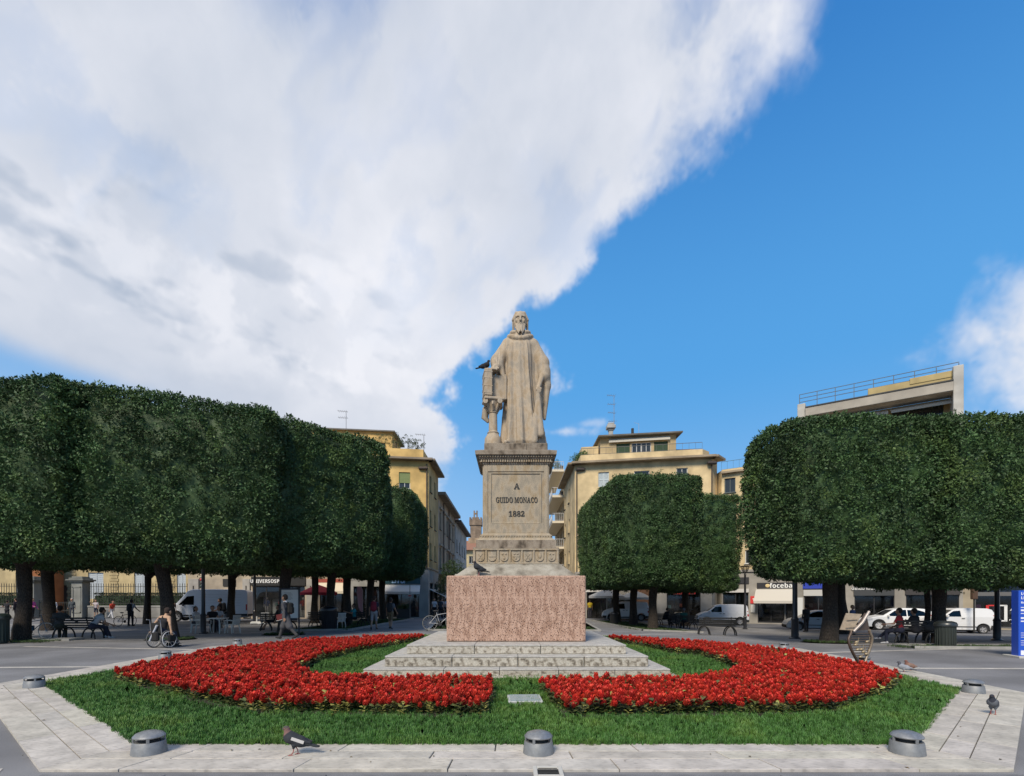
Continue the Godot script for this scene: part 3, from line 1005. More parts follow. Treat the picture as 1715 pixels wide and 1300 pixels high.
	frustum(co, 0.86, 0.86, 5.08, 5.12); frustum(co, 0.875, 0.9, 5.12, 5.2); frustum(co, 0.93, 0.965, 5.2, 5.29); frustum(co, 1.02, 1.03, 5.29, 5.385); frustum(co, 1.03, 0.86, 5.385, 5.45)
	obj("cornice", co, M["ashlar_dark"], t)
	var de := MB.new()
	for s in 4:
		var bas := Basis(Vector3.UP, s * PI / 2)
		for i in 30:
			de.box(bas * Vector3(-0.87 + i * 0.06, 5.16, 0.9), Vector3(0.034, 0.06, 0.04), 0.0, bas)
			if i < 29: de.ball(bas * Vector3(-0.9 + i * 0.0643, 5.255, 0.965), Vector3(0.024, 0.034, 0.024), 6)
	tag(obj("ornament", de, M["ashlar"], t), "", "", "", "stuff")
	var up := MB.new()
	up.box(Vector3(-0.27, 5.54, 0), Vector3(1.08, 0.2, 1.62), 0.015)
	up.col = Color.WHITE * 0.86
	up.box(Vector3(0.542, 5.54, 0), Vector3(0.536, 0.2, 1.62), 0.015)
	obj("top_plinth", up, M["ashlar_dark"], t)
	statue(at + Vector3(0.0, 5.64, 0.22))

func frustum(m: MB, a: float, b: float, y0: float, y1: float) -> void:
	var A := [Vector3(-a, y0, a), Vector3(a, y0, a), Vector3(a, y0, -a), Vector3(-a, y0, -a)]
	var B := [Vector3(-b, y1, b), Vector3(b, y1, b), Vector3(b, y1, -b), Vector3(-b, y1, -b)]
	for i in 4: m.quad(A[i], A[(i + 1) % 4], B[(i + 1) % 4], B[i])
	m.quad(B[0], B[1], B[2], B[3])
	m.quad(A[3], A[2], A[1], A[0])

func tbl(T: Array, y: float) -> Vector3:
	for i in T.size() - 1:
		if y <= T[i + 1][0]:
			var f := clampf((y - T[i][0]) / (T[i + 1][0] - T[i][0]), 0, 1)
			return Vector3(lerpf(T[i][1], T[i + 1][1], f), lerpf(T[i][2], T[i + 1][2], f), lerpf(T[i][3], T[i + 1][3], f))
	return Vector3(T[-1][1], T[-1][2], T[-1][3])

func statue(at: Vector3) -> void:
	var t := thing("statue", "stone statue of a bearded monk in a long habit, standing on the pedestal", "statue", at)
	var T := [[0.0, 0.6, 0.46, 0.2], [0.5, 0.535, 0.43, 0.18], [1.2, 0.455, 0.38, 0.15], [1.9, 0.41, 0.35, 0.13], [2.4, 0.42, 0.34, 0.13], [2.72, 0.4, 0.31, 0.13], [2.92, 0.3, 0.25, 0.13], [3.06, 0.19, 0.19, 0.13], [3.3, 0.02, 0.02, 0.13]]
	var F := Field.new(Vector3(-0.9, -0.06, -0.62), Vector3(1.12, 3.2, 0.66), 0.024)
	var robe := func(p: Vector3) -> float:
		var q := tbl(T, p.y)
		var x := p.x - q.z
		var th := atan2(x, p.z)
		var low := clampf((2.7 - p.y) / 2.7, 0.0, 1.0)
		var w := 0.25 * sin(p.y * 1.3 + th)
		var f := 0.075 * (0.3 + low) * (0.75 - absf(sin(th * 4.2 + w + 0.4))) + 0.03 * (0.3 + low) * (0.7 - absf(sin(th * 9.5 - w * 2.0 + p.y * 0.35)))
		f *= smoothstep(3.0, 2.6, p.y)
		# the broad smooth front panel
		f *= lerpf(1.0, 0.35, smoothstep(0.62, 0.35, absf(th + 0.1)) * smoothstep(0.7, 1.5, p.y))
		f += 0.035 * smoothstep(0.14, 0.0, absf(absf(th + 0.1) - 0.62)) * smoothstep(2.9, 2.5, p.y)
		if p.y < 0.12: f -= (0.12 - p.y) * 0.5
		return (Vector2(x / q.x, p.z / q.y).length() - 1.0) * minf(q.x, q.y) * 0.82 - f
	F.fn(robe, 0.0)
	for i in F.d.size(): pass
	var V := func(x: float, y: float, z: float) -> Vector3: return Vector3(x, y, z)
	F.cap(Vector3(-0.2, 2.8, -0.02), Vector3(0.48, 2.78, -0.02), 0.16, 0.16, 0.12)
	# arm towards the book, with its wide sleeve
	F.cap(Vector3(-0.24, 2.78, 0), Vector3(-0.52, 2.3, 0.1), 0.165, 0.19, 0.08)
	F.cap(Vector3(-0.52, 2.3, 0.1), Vector3(-0.54, 2.1, 0.26), 0.19, 0.14, 0.06)
	F.cap(Vector3(-0.47, 2.22, 0.2), Vector3(-0.33, 1.78, 0.24), 0.12, 0.05, 0.05)
	F.cap(Vector3(-0.56, 2.24, 0.05), Vector3(-0.4, 1.8, 0.02), 0.13, 0.06, 0.05)
	F.cap(Vector3(-0.55, 2.1, 0.26), Vector3(-0.6, 2.03, 0.38), 0.075, 0.065, 0.02)
	for i in 4: F.cap(Vector3(-0.665 + i * 0.045, 2.03, 0.4), Vector3(-0.68 + i * 0.05, 1.96 - 0.01 * i, 0.47), 0.028, 0.02, 0.01)
	F.cap(Vector3(-0.53, 2.03, 0.36), Vector3(-0.47, 1.98, 0.44), 0.03, 0.022, 0.015)
	for i in 5: F.carve(Vector3(-0.36 - 0.055 * i, 2.72 - 0.06 * i, 0.2), Vector3(-0.36 - 0.07 * i, 2.15, 0.36), 0.022, 0.03)
	# hanging arm, its sleeve falling in a long point
	F.cap(Vector3(0.5, 2.76, 0), Vector3(0.76, 2.28, 0.04), 0.165, 0.19, 0.08)
	F.cap(Vector3(0.76, 2.28, 0.04), Vector3(0.8, 1.9, 0.12), 0.19, 0.16, 0.06)
	F.cap(Vector3(0.84, 2.05, 0.08), Vector3(0.9, 1.66, 0.06), 0.15, 0.1, 0.06)
	F.cap(Vector3(0.9, 1.7, 0.06), Vector3(0.82, 0.8, 0.06), 0.1, 0.045, 0.05)
	F.cap(Vector3(0.8, 1.72, 0.02), Vector3(0.74, 1.0, 0.0), 0.09, 0.05, 0.05)
	F.carve(Vector3(0.72, 1.78, 0.3), Vector3(0.66, 1.5, 0.34), 0.11, 0.04)
	F.cap(Vector3(0.76, 1.95, 0.16), Vector3(0.655, 1.6, 0.34), 0.085, 0.06, 0.02)
	F.cap(Vector3(0.655, 1.6, 0.34), Vector3(0.63, 1.5, 0.4), 0.065, 0.05, 0.02)
	for i in 4: F.cap(Vector3(0.6 + i * 0.035, 1.48, 0.42), Vector3(0.6 + i * 0.03, 1.39, 0.41), 0.024, 0.018, 0.01)
	F.cap(Vector3(0.6, 1.54, 0.4), Vector3(0.57, 1.44, 0.44), 0.026, 0.02, 0.012)
	for i in 4: F.carve(Vector3(0.6 + 0.06 * i, 2.5 - 0.06 * i, 0.26), Vector3(0.56 + 0.09 * i, 1.95, 0.34), 0.02, 0.03)
	# cloth gathered in the hand, falling to the hem
	F.cap(Vector3(0.62, 1.42, 0.38), Vector3(0.7, 0.3, 0.36), 0.05, 0.1, 0.05)
	F.cap(Vector3(0.6, 1.4, 0.36), Vector3(0.52, 0.1, 0.42), 0.04, 0.09, 0.05)
	F.carve(Vector3(0.6, 1.2, 0.5), Vector3(0.62, 0.02, 0.56), 0.05, 0.04)
	F.carve(Vector3(0.44, 1.1, 0.48), Vector3(0.4, 0.02, 0.6), 0.04, 0.04)
	F.carve(Vector3(0.18, 1.5, 0.44), Vector3(0.14, 0.06, 0.55), 0.022, 0.03)
	# foot
	F.cap(Vector3(-0.22, 0.05, 0.36), Vector3(-0.28, 0.035, 0.58), 0.085, 0.055, 0.03)
	# collar of the hood lying on the shoulders
	for i in 20:
		var a0 := TAU * i / 20.0
		var a1 := TAU * (i + 1) / 20.0
		var open := smoothstep(0.7, 1.0, cos(a0 + 0.15))
		F.cap(Vector3(0.13 + 0.32 * sin(a0), 3.0 - 0.1 * cos(a0) - 0.05 * open, 0.02 + 0.25 * cos(a0)), Vector3(0.13 + 0.32 * sin(a1), 3.0 - 0.1 * cos(a1) - 0.05 * open, 0.02 + 0.25 * cos(a1)), 0.06, 0.06, 0.02)
		if open < 0.3: F.cap(Vector3(0.13 + 0.25 * sin(a0), 3.12 - 0.06 * cos(a0), -0.02 + 0.2 * cos(a0)), Vector3(0.13 + 0.25 * sin(a1), 3.12 - 0.06 * cos(a1), -0.02 + 0.2 * cos(a1)), 0.05, 0.05, 0.03)
	F.cap(Vector3(0.6, 2.3, -0.02), Vector3(0.62, 1.55, 0.0), 0.14, 0.12, 0.05)
	F.cap(Vector3(0.62, 1.6, 0.0), Vector3(0.68, 0.9, -0.02), 0.12, 0.1, 0.05)
	F.cap(Vector3(-0.3, 2.2, -0.02), Vector3(-0.32, 1.4, 0.0), 0.12, 0.1, 0.05)
	var m := MB.new()
	F.into(m, [Color.WHITE])
	# head, finer
	var H := Field.new(Vector3(-0.22, 2.84, -0.34), Vector3(0.48, 3.76, 0.38), 0.0125)
	var cx := 0.13
	H.cap(Vector3(cx, 2.95, -0.02), Vector3(cx, 3.25, 0.0), 0.13, 0.12, 0.0)
	H.cap(Vector3(cx, 3.47, -0.03), Vector3(cx, 3.5, -0.04), 0.19, 0.18, 0.04)
	H.cap(Vector3(cx, 3.3, 0.05), Vector3(cx, 3.47, 0.05), 0.125, 0.145, 0.05)
	H.cap(Vector3(cx - 0.1, 3.475, 0.155), Vector3(cx + 0.1, 3.475, 0.155), 0.032, 0.032, 0.03)
	H.carve(Vector3(cx - 0.068, 3.425, 0.205), Vector3(cx - 0.068, 3.43, 0.18), 0.036, 0.02)
	H.carve(Vector3(cx + 0.068, 3.425, 0.205), Vector3(cx + 0.068, 3.43, 0.18), 0.036, 0.02)
	for sx in [-1.0, 1.0]:
		H.cap(Vector3(cx + sx * 0.066, 3.425, 0.155), Vector3(cx + sx * 0.066, 3.426, 0.155), 0.024, 0.024, 0.0)
		H.cap(Vector3(cx + sx * 0.1, 3.37, 0.14), Vector3(cx + sx * 0.08, 3.33, 0.14), 0.04, 0.03, 0.03)
		H.cap(Vector3(cx + sx * 0.02, 3.315, 0.19), Vector3(cx + sx * 0.1, 3.23, 0.15), 0.026, 0.02, 0.012)   # moustache
		for k in 5:   # beard locks in two points
			var x0: float = cx + sx * (0.015 + 0.03 * k)
			H.cap(Vector3(cx + sx * (0.02 + 0.03 * k), 3.27, 0.15 - 0.014 * k), Vector3(cx + sx * (0.028 + 0.022 * k), 2.97 + 0.045 * absf(k - 0.8), 0.31 - 0.028 * k), 0.042, 0.02, 0.008)
		H.cap(Vector3(cx + sx * 0.135, 3.4, 0.05), Vector3(cx + sx * 0.12, 3.22, 0.08), 0.045, 0.045, 0.02)
		# edge of the hood drawn back round the face
		H.carve(Vector3(cx + sx * 0.178, 3.5, 0.1), Vector3(cx + sx * 0.165, 3.24, 0.1), 0.028, 0.015)
		H.cap(Vector3(cx + sx * 0.205, 3.46, -0.02), Vector3(cx + sx * 0.2, 3.22, -0.06), 0.03, 0.035, 0.02)
		H.carve(Vector3(cx + sx * 0.165, 3.22, 0.12), Vector3(cx + sx * 0.17, 3.05, 0.22), 0.045, 0.02)
		H.cap(Vector3(cx + sx * 0.215, 3.46, 0.0), Vector3(cx + sx * 0.12, 3.63, 0.03), 0.03, 0.035, 0.03)
	H.cap(Vector3(cx, 3.45, 0.19), Vector3(cx, 3.35, 0.225), 0.02, 0.034, 0.015)
	H.cap(Vector3(cx, 3.28, 0.18), Vector3(cx, 3.275, 0.19), 0.026, 0.026, 0.01)
	H.cap(Vector3(cx - 0.1, 3.62, 0.03), Vector3(cx + 0.1, 3.62, 0.03), 0.04, 0.04, 0.03)   # roll of the cap
	H.cap(Vector3(cx, 3.55, -0.04), Vector3(cx, 3.56, -0.05), 0.15, 0.15, 0.02)
	H.cap(Vector3(cx, 3.3, -0.1), Vector3(cx, 3.1, -0.14), 0.13, 0.15, 0.05)
	H.into(m, [Color.WHITE])
	obj("body", m, M["statue"], t)
	t.scale = Vector3(0.93, 1, 0.93)
	# the books on their little column beside him
	var bk := MB.new()
	var yaw := Basis(Vector3.UP, 0.18)
	bk.box(Vector3(-0.8, 1.6, 0.3), Vector3(0.22, 0.7, 0.5), 0.02, yaw)
	for y in [1.32, 1.5, 1.7, 1.86]: bk.box(Vector3(-0.8, y, 0.3), Vector3(0.235, 0.03, 0.51), 0.008, yaw)
	bk.box(Vector3(-0.47, 1.56, 0.2), Vector3(0.46, 0.64, 0.09), 0.012, yaw)
	bk.box(Vector3(-0.45, 1.56, 0.27), Vector3(0.42, 0.6, 0.05), 0.0, yaw)
	bk.box(Vector3(-0.3, 1.56, 0.24), Vector3(0.06, 0.66, 0.12), 0.012, yaw)
	bk.box(Vector3(-0.7, 1.95, 0.28), Vector3(0.3, 0.035, 0.46), 0.01, yaw)
	obj("books", bk, M["statue"], t)
	var cm := MB.new()
	var xf := Transform3D(Basis(Vector3.UP, 0.2), Vector3(-0.64, 0, 0.26))
	cm.lathe([Vector2(0, 0.0), Vector2(0.24, 0.0), Vector2(0.24, 0.2), Vector2(0.19, 0.28), Vector2(0.16, 0.33)], xf, 8)
	cm.lathe([Vector2(0.155, 0.32), Vector2(0.17, 0.36), Vector2(0.125, 0.4), Vector2(0.115, 0.86), Vector2(0.14, 0.88), Vector2(0.12, 0.91)], xf, 16)
	cm.lathe([Vector2(0.12, 0.9), Vector2(0.15, 1.0), Vector2(0.22, 1.13), Vector2(0.23, 1.16), Vector2(0.0, 1.16)], xf, 16)
	for i in 8:
		var a := TAU * i / 8.0
		var dv := Vector3(cos(a), 0, sin(a))
		cm.tube([xf.origin + dv * 0.12 + Vector3.UP * 0.92, xf.origin + dv * 0.19 + Vector3.UP * 1.04, xf.origin + dv * 0.26 + Vector3.UP * 1.09, xf.origin + dv * 0.25 + Vector3.UP * 1.04], [0.035, 0.04, 0.035, 0.025], 6)
	cm.box(xf.origin + Vector3.UP * 1.2, Vector3(0.56, 0.08, 0.52), 0.02, xf.basis)
	for sx in [-1, 1]: cm.tube([xf.origin + Vector3(sx * 0.2, 1.12, 0.27), xf.origin + Vector3(sx * 0.2, 1.12, -0.25)], [0.07, 0.07], 10)
	cm.tube([xf.origin + Vector3(-0.2, 1.05, -0.1), xf.origin + Vector3(-0.24, 0.8, -0.12), xf.origin + Vector3(-0.14, 0.68, -0.1)], [0.1, 0.1, 0.04], 8)
	obj("column", cm, M["statue"], t)

# ---- trees ----
var leafy: MB
var leaf_noise := FastNoiseLite.new()

func make_leaves() -> void:
	leafy = MB.new()
	leaf_noise.seed = 8
	leaf_noise.frequency = 0.35
	leaf_noise.fractal_octaves = 3
	for i in 15:
		var dir := Vector3(rng.randf_range(-1, 1), rng.randf_range(-0.3, 1.0), rng.randf_range(-1, 1)).normalized()
		var o := dir * rng.randf_range(0.02, 0.13)
		var fw := (dir + Vector3(rng.randf_range(-1, 1), rng.randf_range(-1, 0.6), rng.randf_range(-1, 1)) * 0.9).normalized()
		var s := fw.cross(Vector3(rng.randf_range(-1, 1), rng.randf_range(-0.2, 1), rng.randf_range(-1, 1))).normalized()
		var up := s.cross(fw)
		var l := rng.randf_range(0.075, 0.12)
		var w := l * 0.27
		leafy.col = Color(1, 1, 1) * rng.randf_range(0.65, 1.3)
		var mid := o + fw * l * 0.45 - up * 0.006
		var tip := o + fw * l
		leafy.quad(o, mid + s * w + up * 0.012, tip, mid)
		leafy.quad(o, mid, tip, mid - s * w + up * 0.012)

func round_box(p: Vector3, h: Vector3, r: float) -> Array:   # nearest point of the rounded box to a point on its bounding box, and the way out
	var q := Vector3(clampf(p.x, -h.x + r, h.x - r), clampf(p.y, -h.y + r, h.y - r), clampf(p.z, -h.z + r, h.z - r))
	var dv := (p - q).normalized()
	return [q + dv * r, dv]

# trunk at (tx, td); crown a clipped box centred at (cx, cd)
func tree(label: String, tx: float, td: float, tr: float, lean: Vector2, cx: float, cd: float, hx: float, hz: float, y0: float, y1: float, rr: float, group: String, dens := 30.0, detail := 1.0, yaw := 0.0, tilt := 0.0) -> void:
	var spin := Basis(Vector3.UP, yaw) * Basis(Vector3.BACK, tilt)
	var base := P(tx, td)
	var t := thing("clipped_tree", label, "tree", base, 0.0, group)
	var b := MB.new()
	var top := Vector3(lean.x, y0 + 0.8 - base.y, lean.y)
	var pts := []
	var rad := []
	for i in 9:
		var f := i / 8.0
		var p := top * f + Vector3(0.06 * sin(f * 5.0 + tx), 0, 0.06 * cos(f * 4.0 + td)) * sin(f * PI)
		p.y = (y0 + 0.8 - base.y) * f - 0.05
		pts.append(p)
		rad.append(tr * (1.0 + 0.28 * pow(1.0 - f, 7.0) - 0.15 * f + 0.06 * sin(f * 11.0)))
	b.tube(pts, rad, 14)
	var fork: Vector3 = pts[6]
	for i in 6:
		var a := TAU * i / 6.0 + tx
		var e := Vector3(cos(a) * hx * 0.62, y0 + 1.9 + 0.5 * sin(i * 2.0) - base.y, sin(a) * hz * 0.62) + Vector3(cx - tx, 0, td - cd) * 0.6
		b.tube([fork + Vector3(0, -0.15 + 0.05 * i, 0), fork.lerp(e, 0.45) + Vector3.UP * 0.15, e], [tr * 0.6, tr * 0.4, tr * 0.2], 8)
	obj("trunk", b, M["bark"], t)
	var mid := Vector3(cx, (y0 + y1) / 2, -cd) - base
	var h := Vector3(hx, (y1 - y0) / 2, hz)
	var area := [h.y * h.z * 4.0, h.x * h.z * 4.0, h.x * h.y * 4.0]
	var tot: float = 2.0 * (area[0] + area[1] + area[2])
	var xf := []
	var cl := PackedColorArray()
	var cnt := int(tot * dens)
	for i in cnt:
		var pick := rng.randf() * tot / 2.0
		var k := 0
		while k < 2 and pick > area[k]:
			pick -= area[k]; k += 1
		var p := Vector3(rng.randf_range(-h.x, h.x), rng.randf_range(-h.y, h.y), rng.randf_range(-h.z, h.z))
		p[k] = h[k] * (1.0 if rng.randf() < 0.5 else -1.0)
		var rb := round_box(p, h, rr)
		var q: Vector3 = rb[0]
		var dv: Vector3 = rb[1]
		var w := spin * q + base + mid
		var big := leaf_noise.get_noise_3dv(w)
		var small := leaf_noise.get_noise_3dv(w * 4.0)
		q += dv * (0.16 * big + 0.14 * small - absf(rng.randfn(0.0, 0.11)))
		if rng.randf() < 0.03: q += dv * rng.randf_range(0.05, 0.22)
		var f := (q.y + h.y) / (2.0 * h.y)
		var tp := lerpf(0.93, 1.0, smoothstep(0.0, 0.45, f))
		q.x *= tp; q.z *= tp
		var up := (dv * 0.8 + Vector3(rng.randf_range(-1, 1), rng.randf_range(-1, 1), rng.randf_range(-1, 1)) * 0.7).normalized()
		var sd := up.cross(Vector3(rng.randf_range(-1, 1), rng.randf_range(-1, 1), rng.randf_range(-1, 1))).normalized()
		var sc := rng.randf_range(0.75, 1.25) / detail
		xf.append(Transform3D(spin * Basis(sd * sc, up * sc, sd.cross(up) * sc), mid + spin * q))
		var br := 1.0 + 0.5 * big + 0.35 * small + rng.randf_range(-0.25, 0.25)
		var young := smoothstep(0.3, 0.62, leaf_noise.get_noise_3dv(w * 1.7 + Vector3(40, 0, 0)) + 0.25 * rng.randf())
		var c := Color(0.046 * br, 0.098 * br, 0.029 * br).lerp(Color(0.12, 0.19, 0.045), 0.55 * young)
		cl.append(c)
	var crown := scatter("crown", leafy, M["leaf"], xf, cl, t)
	tag(crown, "", "", "", "stuff")
	# the dense twigs behind the leaves
	var cr := MB.new()
	cr.col = Color(0.042, 0.09, 0.027)
	var hi := h - Vector3.ONE * 0.27
	var R := []
	for i in 15:
		var row := PackedVector3Array()
		for j in 28:
			var th := TAU * j / 28.0
			var ph := lerpf(-PI / 2, PI / 2, i / 14.0)
			var d := Vector3(cos(th) * cos(ph), sin(ph), -sin(th) * cos(ph))
			var kk := 1.0 / maxf(absf(d.x) / hi.x, maxf(absf(d.y) / hi.y, absf(d.z) / hi.z))
			var p: Vector3 = round_box(d * kk, hi, minf(rr, hi.x * 0.9))[0]
			p += d * 0.2 * leaf_noise.get_noise_3dv((p + base) * 3.0)
			var f := (p.y + h.y) / (2.0 * h.y)
			var tp := lerpf(0.93, 1.0, smoothstep(0.0, 0.45, f))
			row.append(mid + spin * Vector3(p.x * tp, p.y, p.z * tp))
		R.append(row)
	cr.rows(R, true)
	obj("twigs", cr, M["leaf"], t)

func trees() -> void:
	make_leaves()
	var L := "clipped evergreens left of the monument"
	var Rg := "clipped evergreens right of the monument"
	tree("broad clipped evergreen at the far left, a dark green bin at its trunk", -19.15, 19.8, 0.25, Vector2(0.1, 0), -19.6, 20.0, 4.2, 2.8, 3.2, 9.35, 0.55, L, 46)
	tree("clipped evergreen with leaning trunk directly behind the wheelchair user", -14.05, 20.9, 0.27, Vector2(-0.55, 0), -13.2, 21.0, 3.7, 2.7, 3.2, 9.25, 0.8, L, 46, 1.0, 0.24, -0.06)
	tree("clipped evergreen whose forked trunk stands behind the man in the grey suit", -10.7, 23.8, 0.26, Vector2(0.2, 0), -9.9, 23.7, 3.2, 3.0, 3.2, 9.15, 0.9, L, 46, 1.0, 0.7, -0.03)
	tree("clipped evergreen of the left row with the black bin at its trunk", -10.1, 28.2, 0.24, Vector2(0.15, 0), -10.1, 27.9, 2.9, 3.4, 3.2, 9.15, 1.1, L, 42)
	tree("clipped evergreen of the left row, by the red parasol", -10.7, 33.0, 0.26, Vector2(0, 0), -10.6, 31.6, 2.7, 2.4, 3.2, 9.2, 1.0, L, 36)
	tree("clipped evergreen of the left row beside the pink feather flag", -10.4, 37.2, 0.27, Vector2(0.1, 0), -10.2, 37.9, 3.1, 2.5, 3.3, 9.7, 0.9, L, 36)
	tree("last clipped evergreen of the left row, nearest the street", -10.5, 41.2, 0.27, Vector2(0, 0), -10.2, 41.4, 3.1, 2.6, 3.3, 9.8, 1.3, L, 36)
	tree("clipped evergreen at the far left behind the two people on the bench", -25.7, 28.1, 0.3, Vector2(0, 0), -25.5, 28, 3.6, 3.2, 3.4, 9.4, 1.2, L, 12, 0.8)
	tree("slim trunked evergreen behind the wheelchair user, near the hedge", -25.9, 36.0, 0.22, Vector2(0.1, 0), -25, 36, 3.6, 3.2, 3.6, 9.4, 1.2, L, 10, 0.8)
	tree("clipped evergreen in front of the tall white van", -20.2, 36.5, 0.26, Vector2(0, 0), -18.6, 36, 3.6, 3.2, 3.5, 9.4, 1.2, L, 12, 0.8)
	tree("clipped evergreen behind the seated people and left of the red parasol", -14.0, 36.0, 0.24, Vector2(0, 0), -14.5, 35, 2.6, 3.4, 3.4, 9.2, 1.2, L, 12, 0.8)
	tree("large clipped evergreen between the tall lamp post and the silver car", 12.55, 20.1, 0.28, Vector2(0.05, 0.1), 12.5, 19.2, 3.1, 1.8, 2.45, 8.1, 0.7, Rg, 50)
	tree("large clipped evergreen behind the dark bin at the right", 16.9, 20.0, 0.25, Vector2(-0.1, 0), 17.9, 20.1, 3.3, 2.85, 2.25, 8.05, 0.55, Rg, 50)
	tree("wide clipped evergreen at the right edge beyond the blue panel", 23.2, 19.5, 0.3, Vector2(0, 0), 23.8, 19.8, 2.9, 2.8, 2.3, 8.1, 1.0, Rg, 14, 0.8)
	tree("thick leaning evergreen behind the silver car's trunk, near the white kerb", 20.6, 31.6, 0.4, Vector2(-0.3, 0), 20.3, 31.5, 3.2, 3.2, 3.0, 8.6, 1.2, Rg, 12, 0.8)
	tree("slender young tree behind the bench where two people sit", 18.6, 22.8, 0.12, Vector2(0.0, 0), 19.0, 24.6, 2.6, 2.2, 2.3, 7.6, 1.0, Rg, 14, 0.8)
	tree("first clipped evergreen of the right row, nearest the monument", 8.6, 31.0, 0.27, Vector2(0.1, 0), 8.3, 31.1, 2.6, 2.6, 2.5, 8.75, 0.7, Rg, 46)
	tree("second clipped evergreen of the right row", 8.5, 35.6, 0.27, Vector2(0.1, 0), 8.2, 36.0, 2.55, 2.9, 2.5, 9.1, 0.7, Rg, 36)
	tree("third clipped evergreen of the right row, beside the small white van", 8.3, 40.0, 0.27, Vector2(-0.1, 0), 8.1, 40.6, 2.5, 2.9, 2.5, 9.3, 0.8, Rg, 36)
	tree("dark clipped evergreen to the right of the right row, above the person in green", 13.7, 40.0, 0.27, Vector2(0, 0), 14.2, 40.2, 3.0, 2.7, 2.3, 9.5, 0.7, Rg, 36)

# ---- buildings ----
const OCHRE := Color(0.8, 0.54, 0.2)
const YELLOW := Color(0.8, 0.62, 0.35)
const STONE := Color(0.44, 0.41, 0.36)
const BEIGE := Color(0.5, 0.41, 0.3)

func wall_frame(A: Vector2, B: Vector2, y0: float) -> Transform3D:
	var X := Vector3(B.x - A.x, 0, -(B.y - A.y)).normalized()
	return Transform3D(Basis(X, Vector3.UP, X.cross(Vector3.UP)), Vector3(A.x, y0, -A.y))

func hang(t: Node3D, called: String, mb, m: Material, xf: Transform3D, parent: Node = null) -> MeshInstance3D:
	var o := obj(called, mb, m, parent if parent else t)
	o.transform = (t.global_transform if t.is_inside_tree() else t.transform).affine_inverse() * xf if parent == null else Transform3D.IDENTITY
	return o

# a wall with real openings; ops = [along, up, width, height, kind, colour]
func facade(t: Node3D, A: Vector2, B: Vector2, y0: float, h: float, c: Color, ops: Array, called := "wall", deep := 0.2) -> Node3D:
	var xf := wall_frame(A, B, y0)
	var L := A.distance_to(B)
	var m := MB.new()
	m.col = c
	var xs := [0.0, L]
	var ys := [0.0, h]
	for o in ops:
		xs.append_array([o[0], o[0] + o[2]]); ys.append_array([o[1], o[1] + o[3]])
	xs.sort(); ys.sort()
	for i in xs.size() - 1:
		for j in ys.size() - 1:
			if xs[i + 1] - xs[i] < 0.001 or ys[j + 1] - ys[j] < 0.001: continue
			var mid := Vector2((xs[i] + xs[i + 1]) / 2, (ys[j] + ys[j + 1]) / 2)
			var open := false
			for o in ops:
				if mid.x > o[0] and mid.x < o[0] + o[2] and mid.y > o[1] and mid.y < o[1] + o[3]: open = true
			if not open: m.quad(Vector3(xs[i], ys[j], 0), Vector3(xs[i + 1], ys[j], 0), Vector3(xs[i + 1], ys[j + 1], 0), Vector3(xs[i], ys[j + 1], 0))
	for o in ops:
		var x0: float = o[0]
		var x1: float = o[0] + o[2]
		var b: float = o[1]
		var u: float = o[1] + o[3]
		var mid := Vector3((x0 + x1) / 2, (b + u) / 2, -deep / 2)
		for q in [[Vector3(x0, b, 0), Vector3(x0, u, 0)], [Vector3(x1, b, 0), Vector3(x1, u, 0)], [Vector3(x0, b, 0), Vector3(x1, b, 0)], [Vector3(x0, u, 0), Vector3(x1, u, 0)]]:
			var dz := Vector3(0, 0, -deep)
			var pp := [q[0], q[1], q[1] + dz, q[0] + dz]
			var nn: Vector3 = (pp[1] - pp[0]).cross(pp[2] - pp[0])
			if nn.dot(mid - pp[0]) < 0.0: pp.reverse()
			m.quad(pp[0], pp[1], pp[2], pp[3])
	m.quad(Vector3(0, h, 0), Vector3(L, h, 0), Vector3(L, h, -0.35), Vector3(0, h, -0.35))
	m.quad(Vector3(0, 0, -0.35), Vector3(0, 0, 0), Vector3(0, h, 0), Vector3(0, h, -0.35))
	m.quad(Vector3(L, 0, 0), Vector3(L, 0, -0.35), Vector3(L, h, -0.35), Vector3(L, h, 0))
	hang(t, called, m, M["plaster"], xf)
	for o in ops: opening(t, xf, o, deep)
	return t

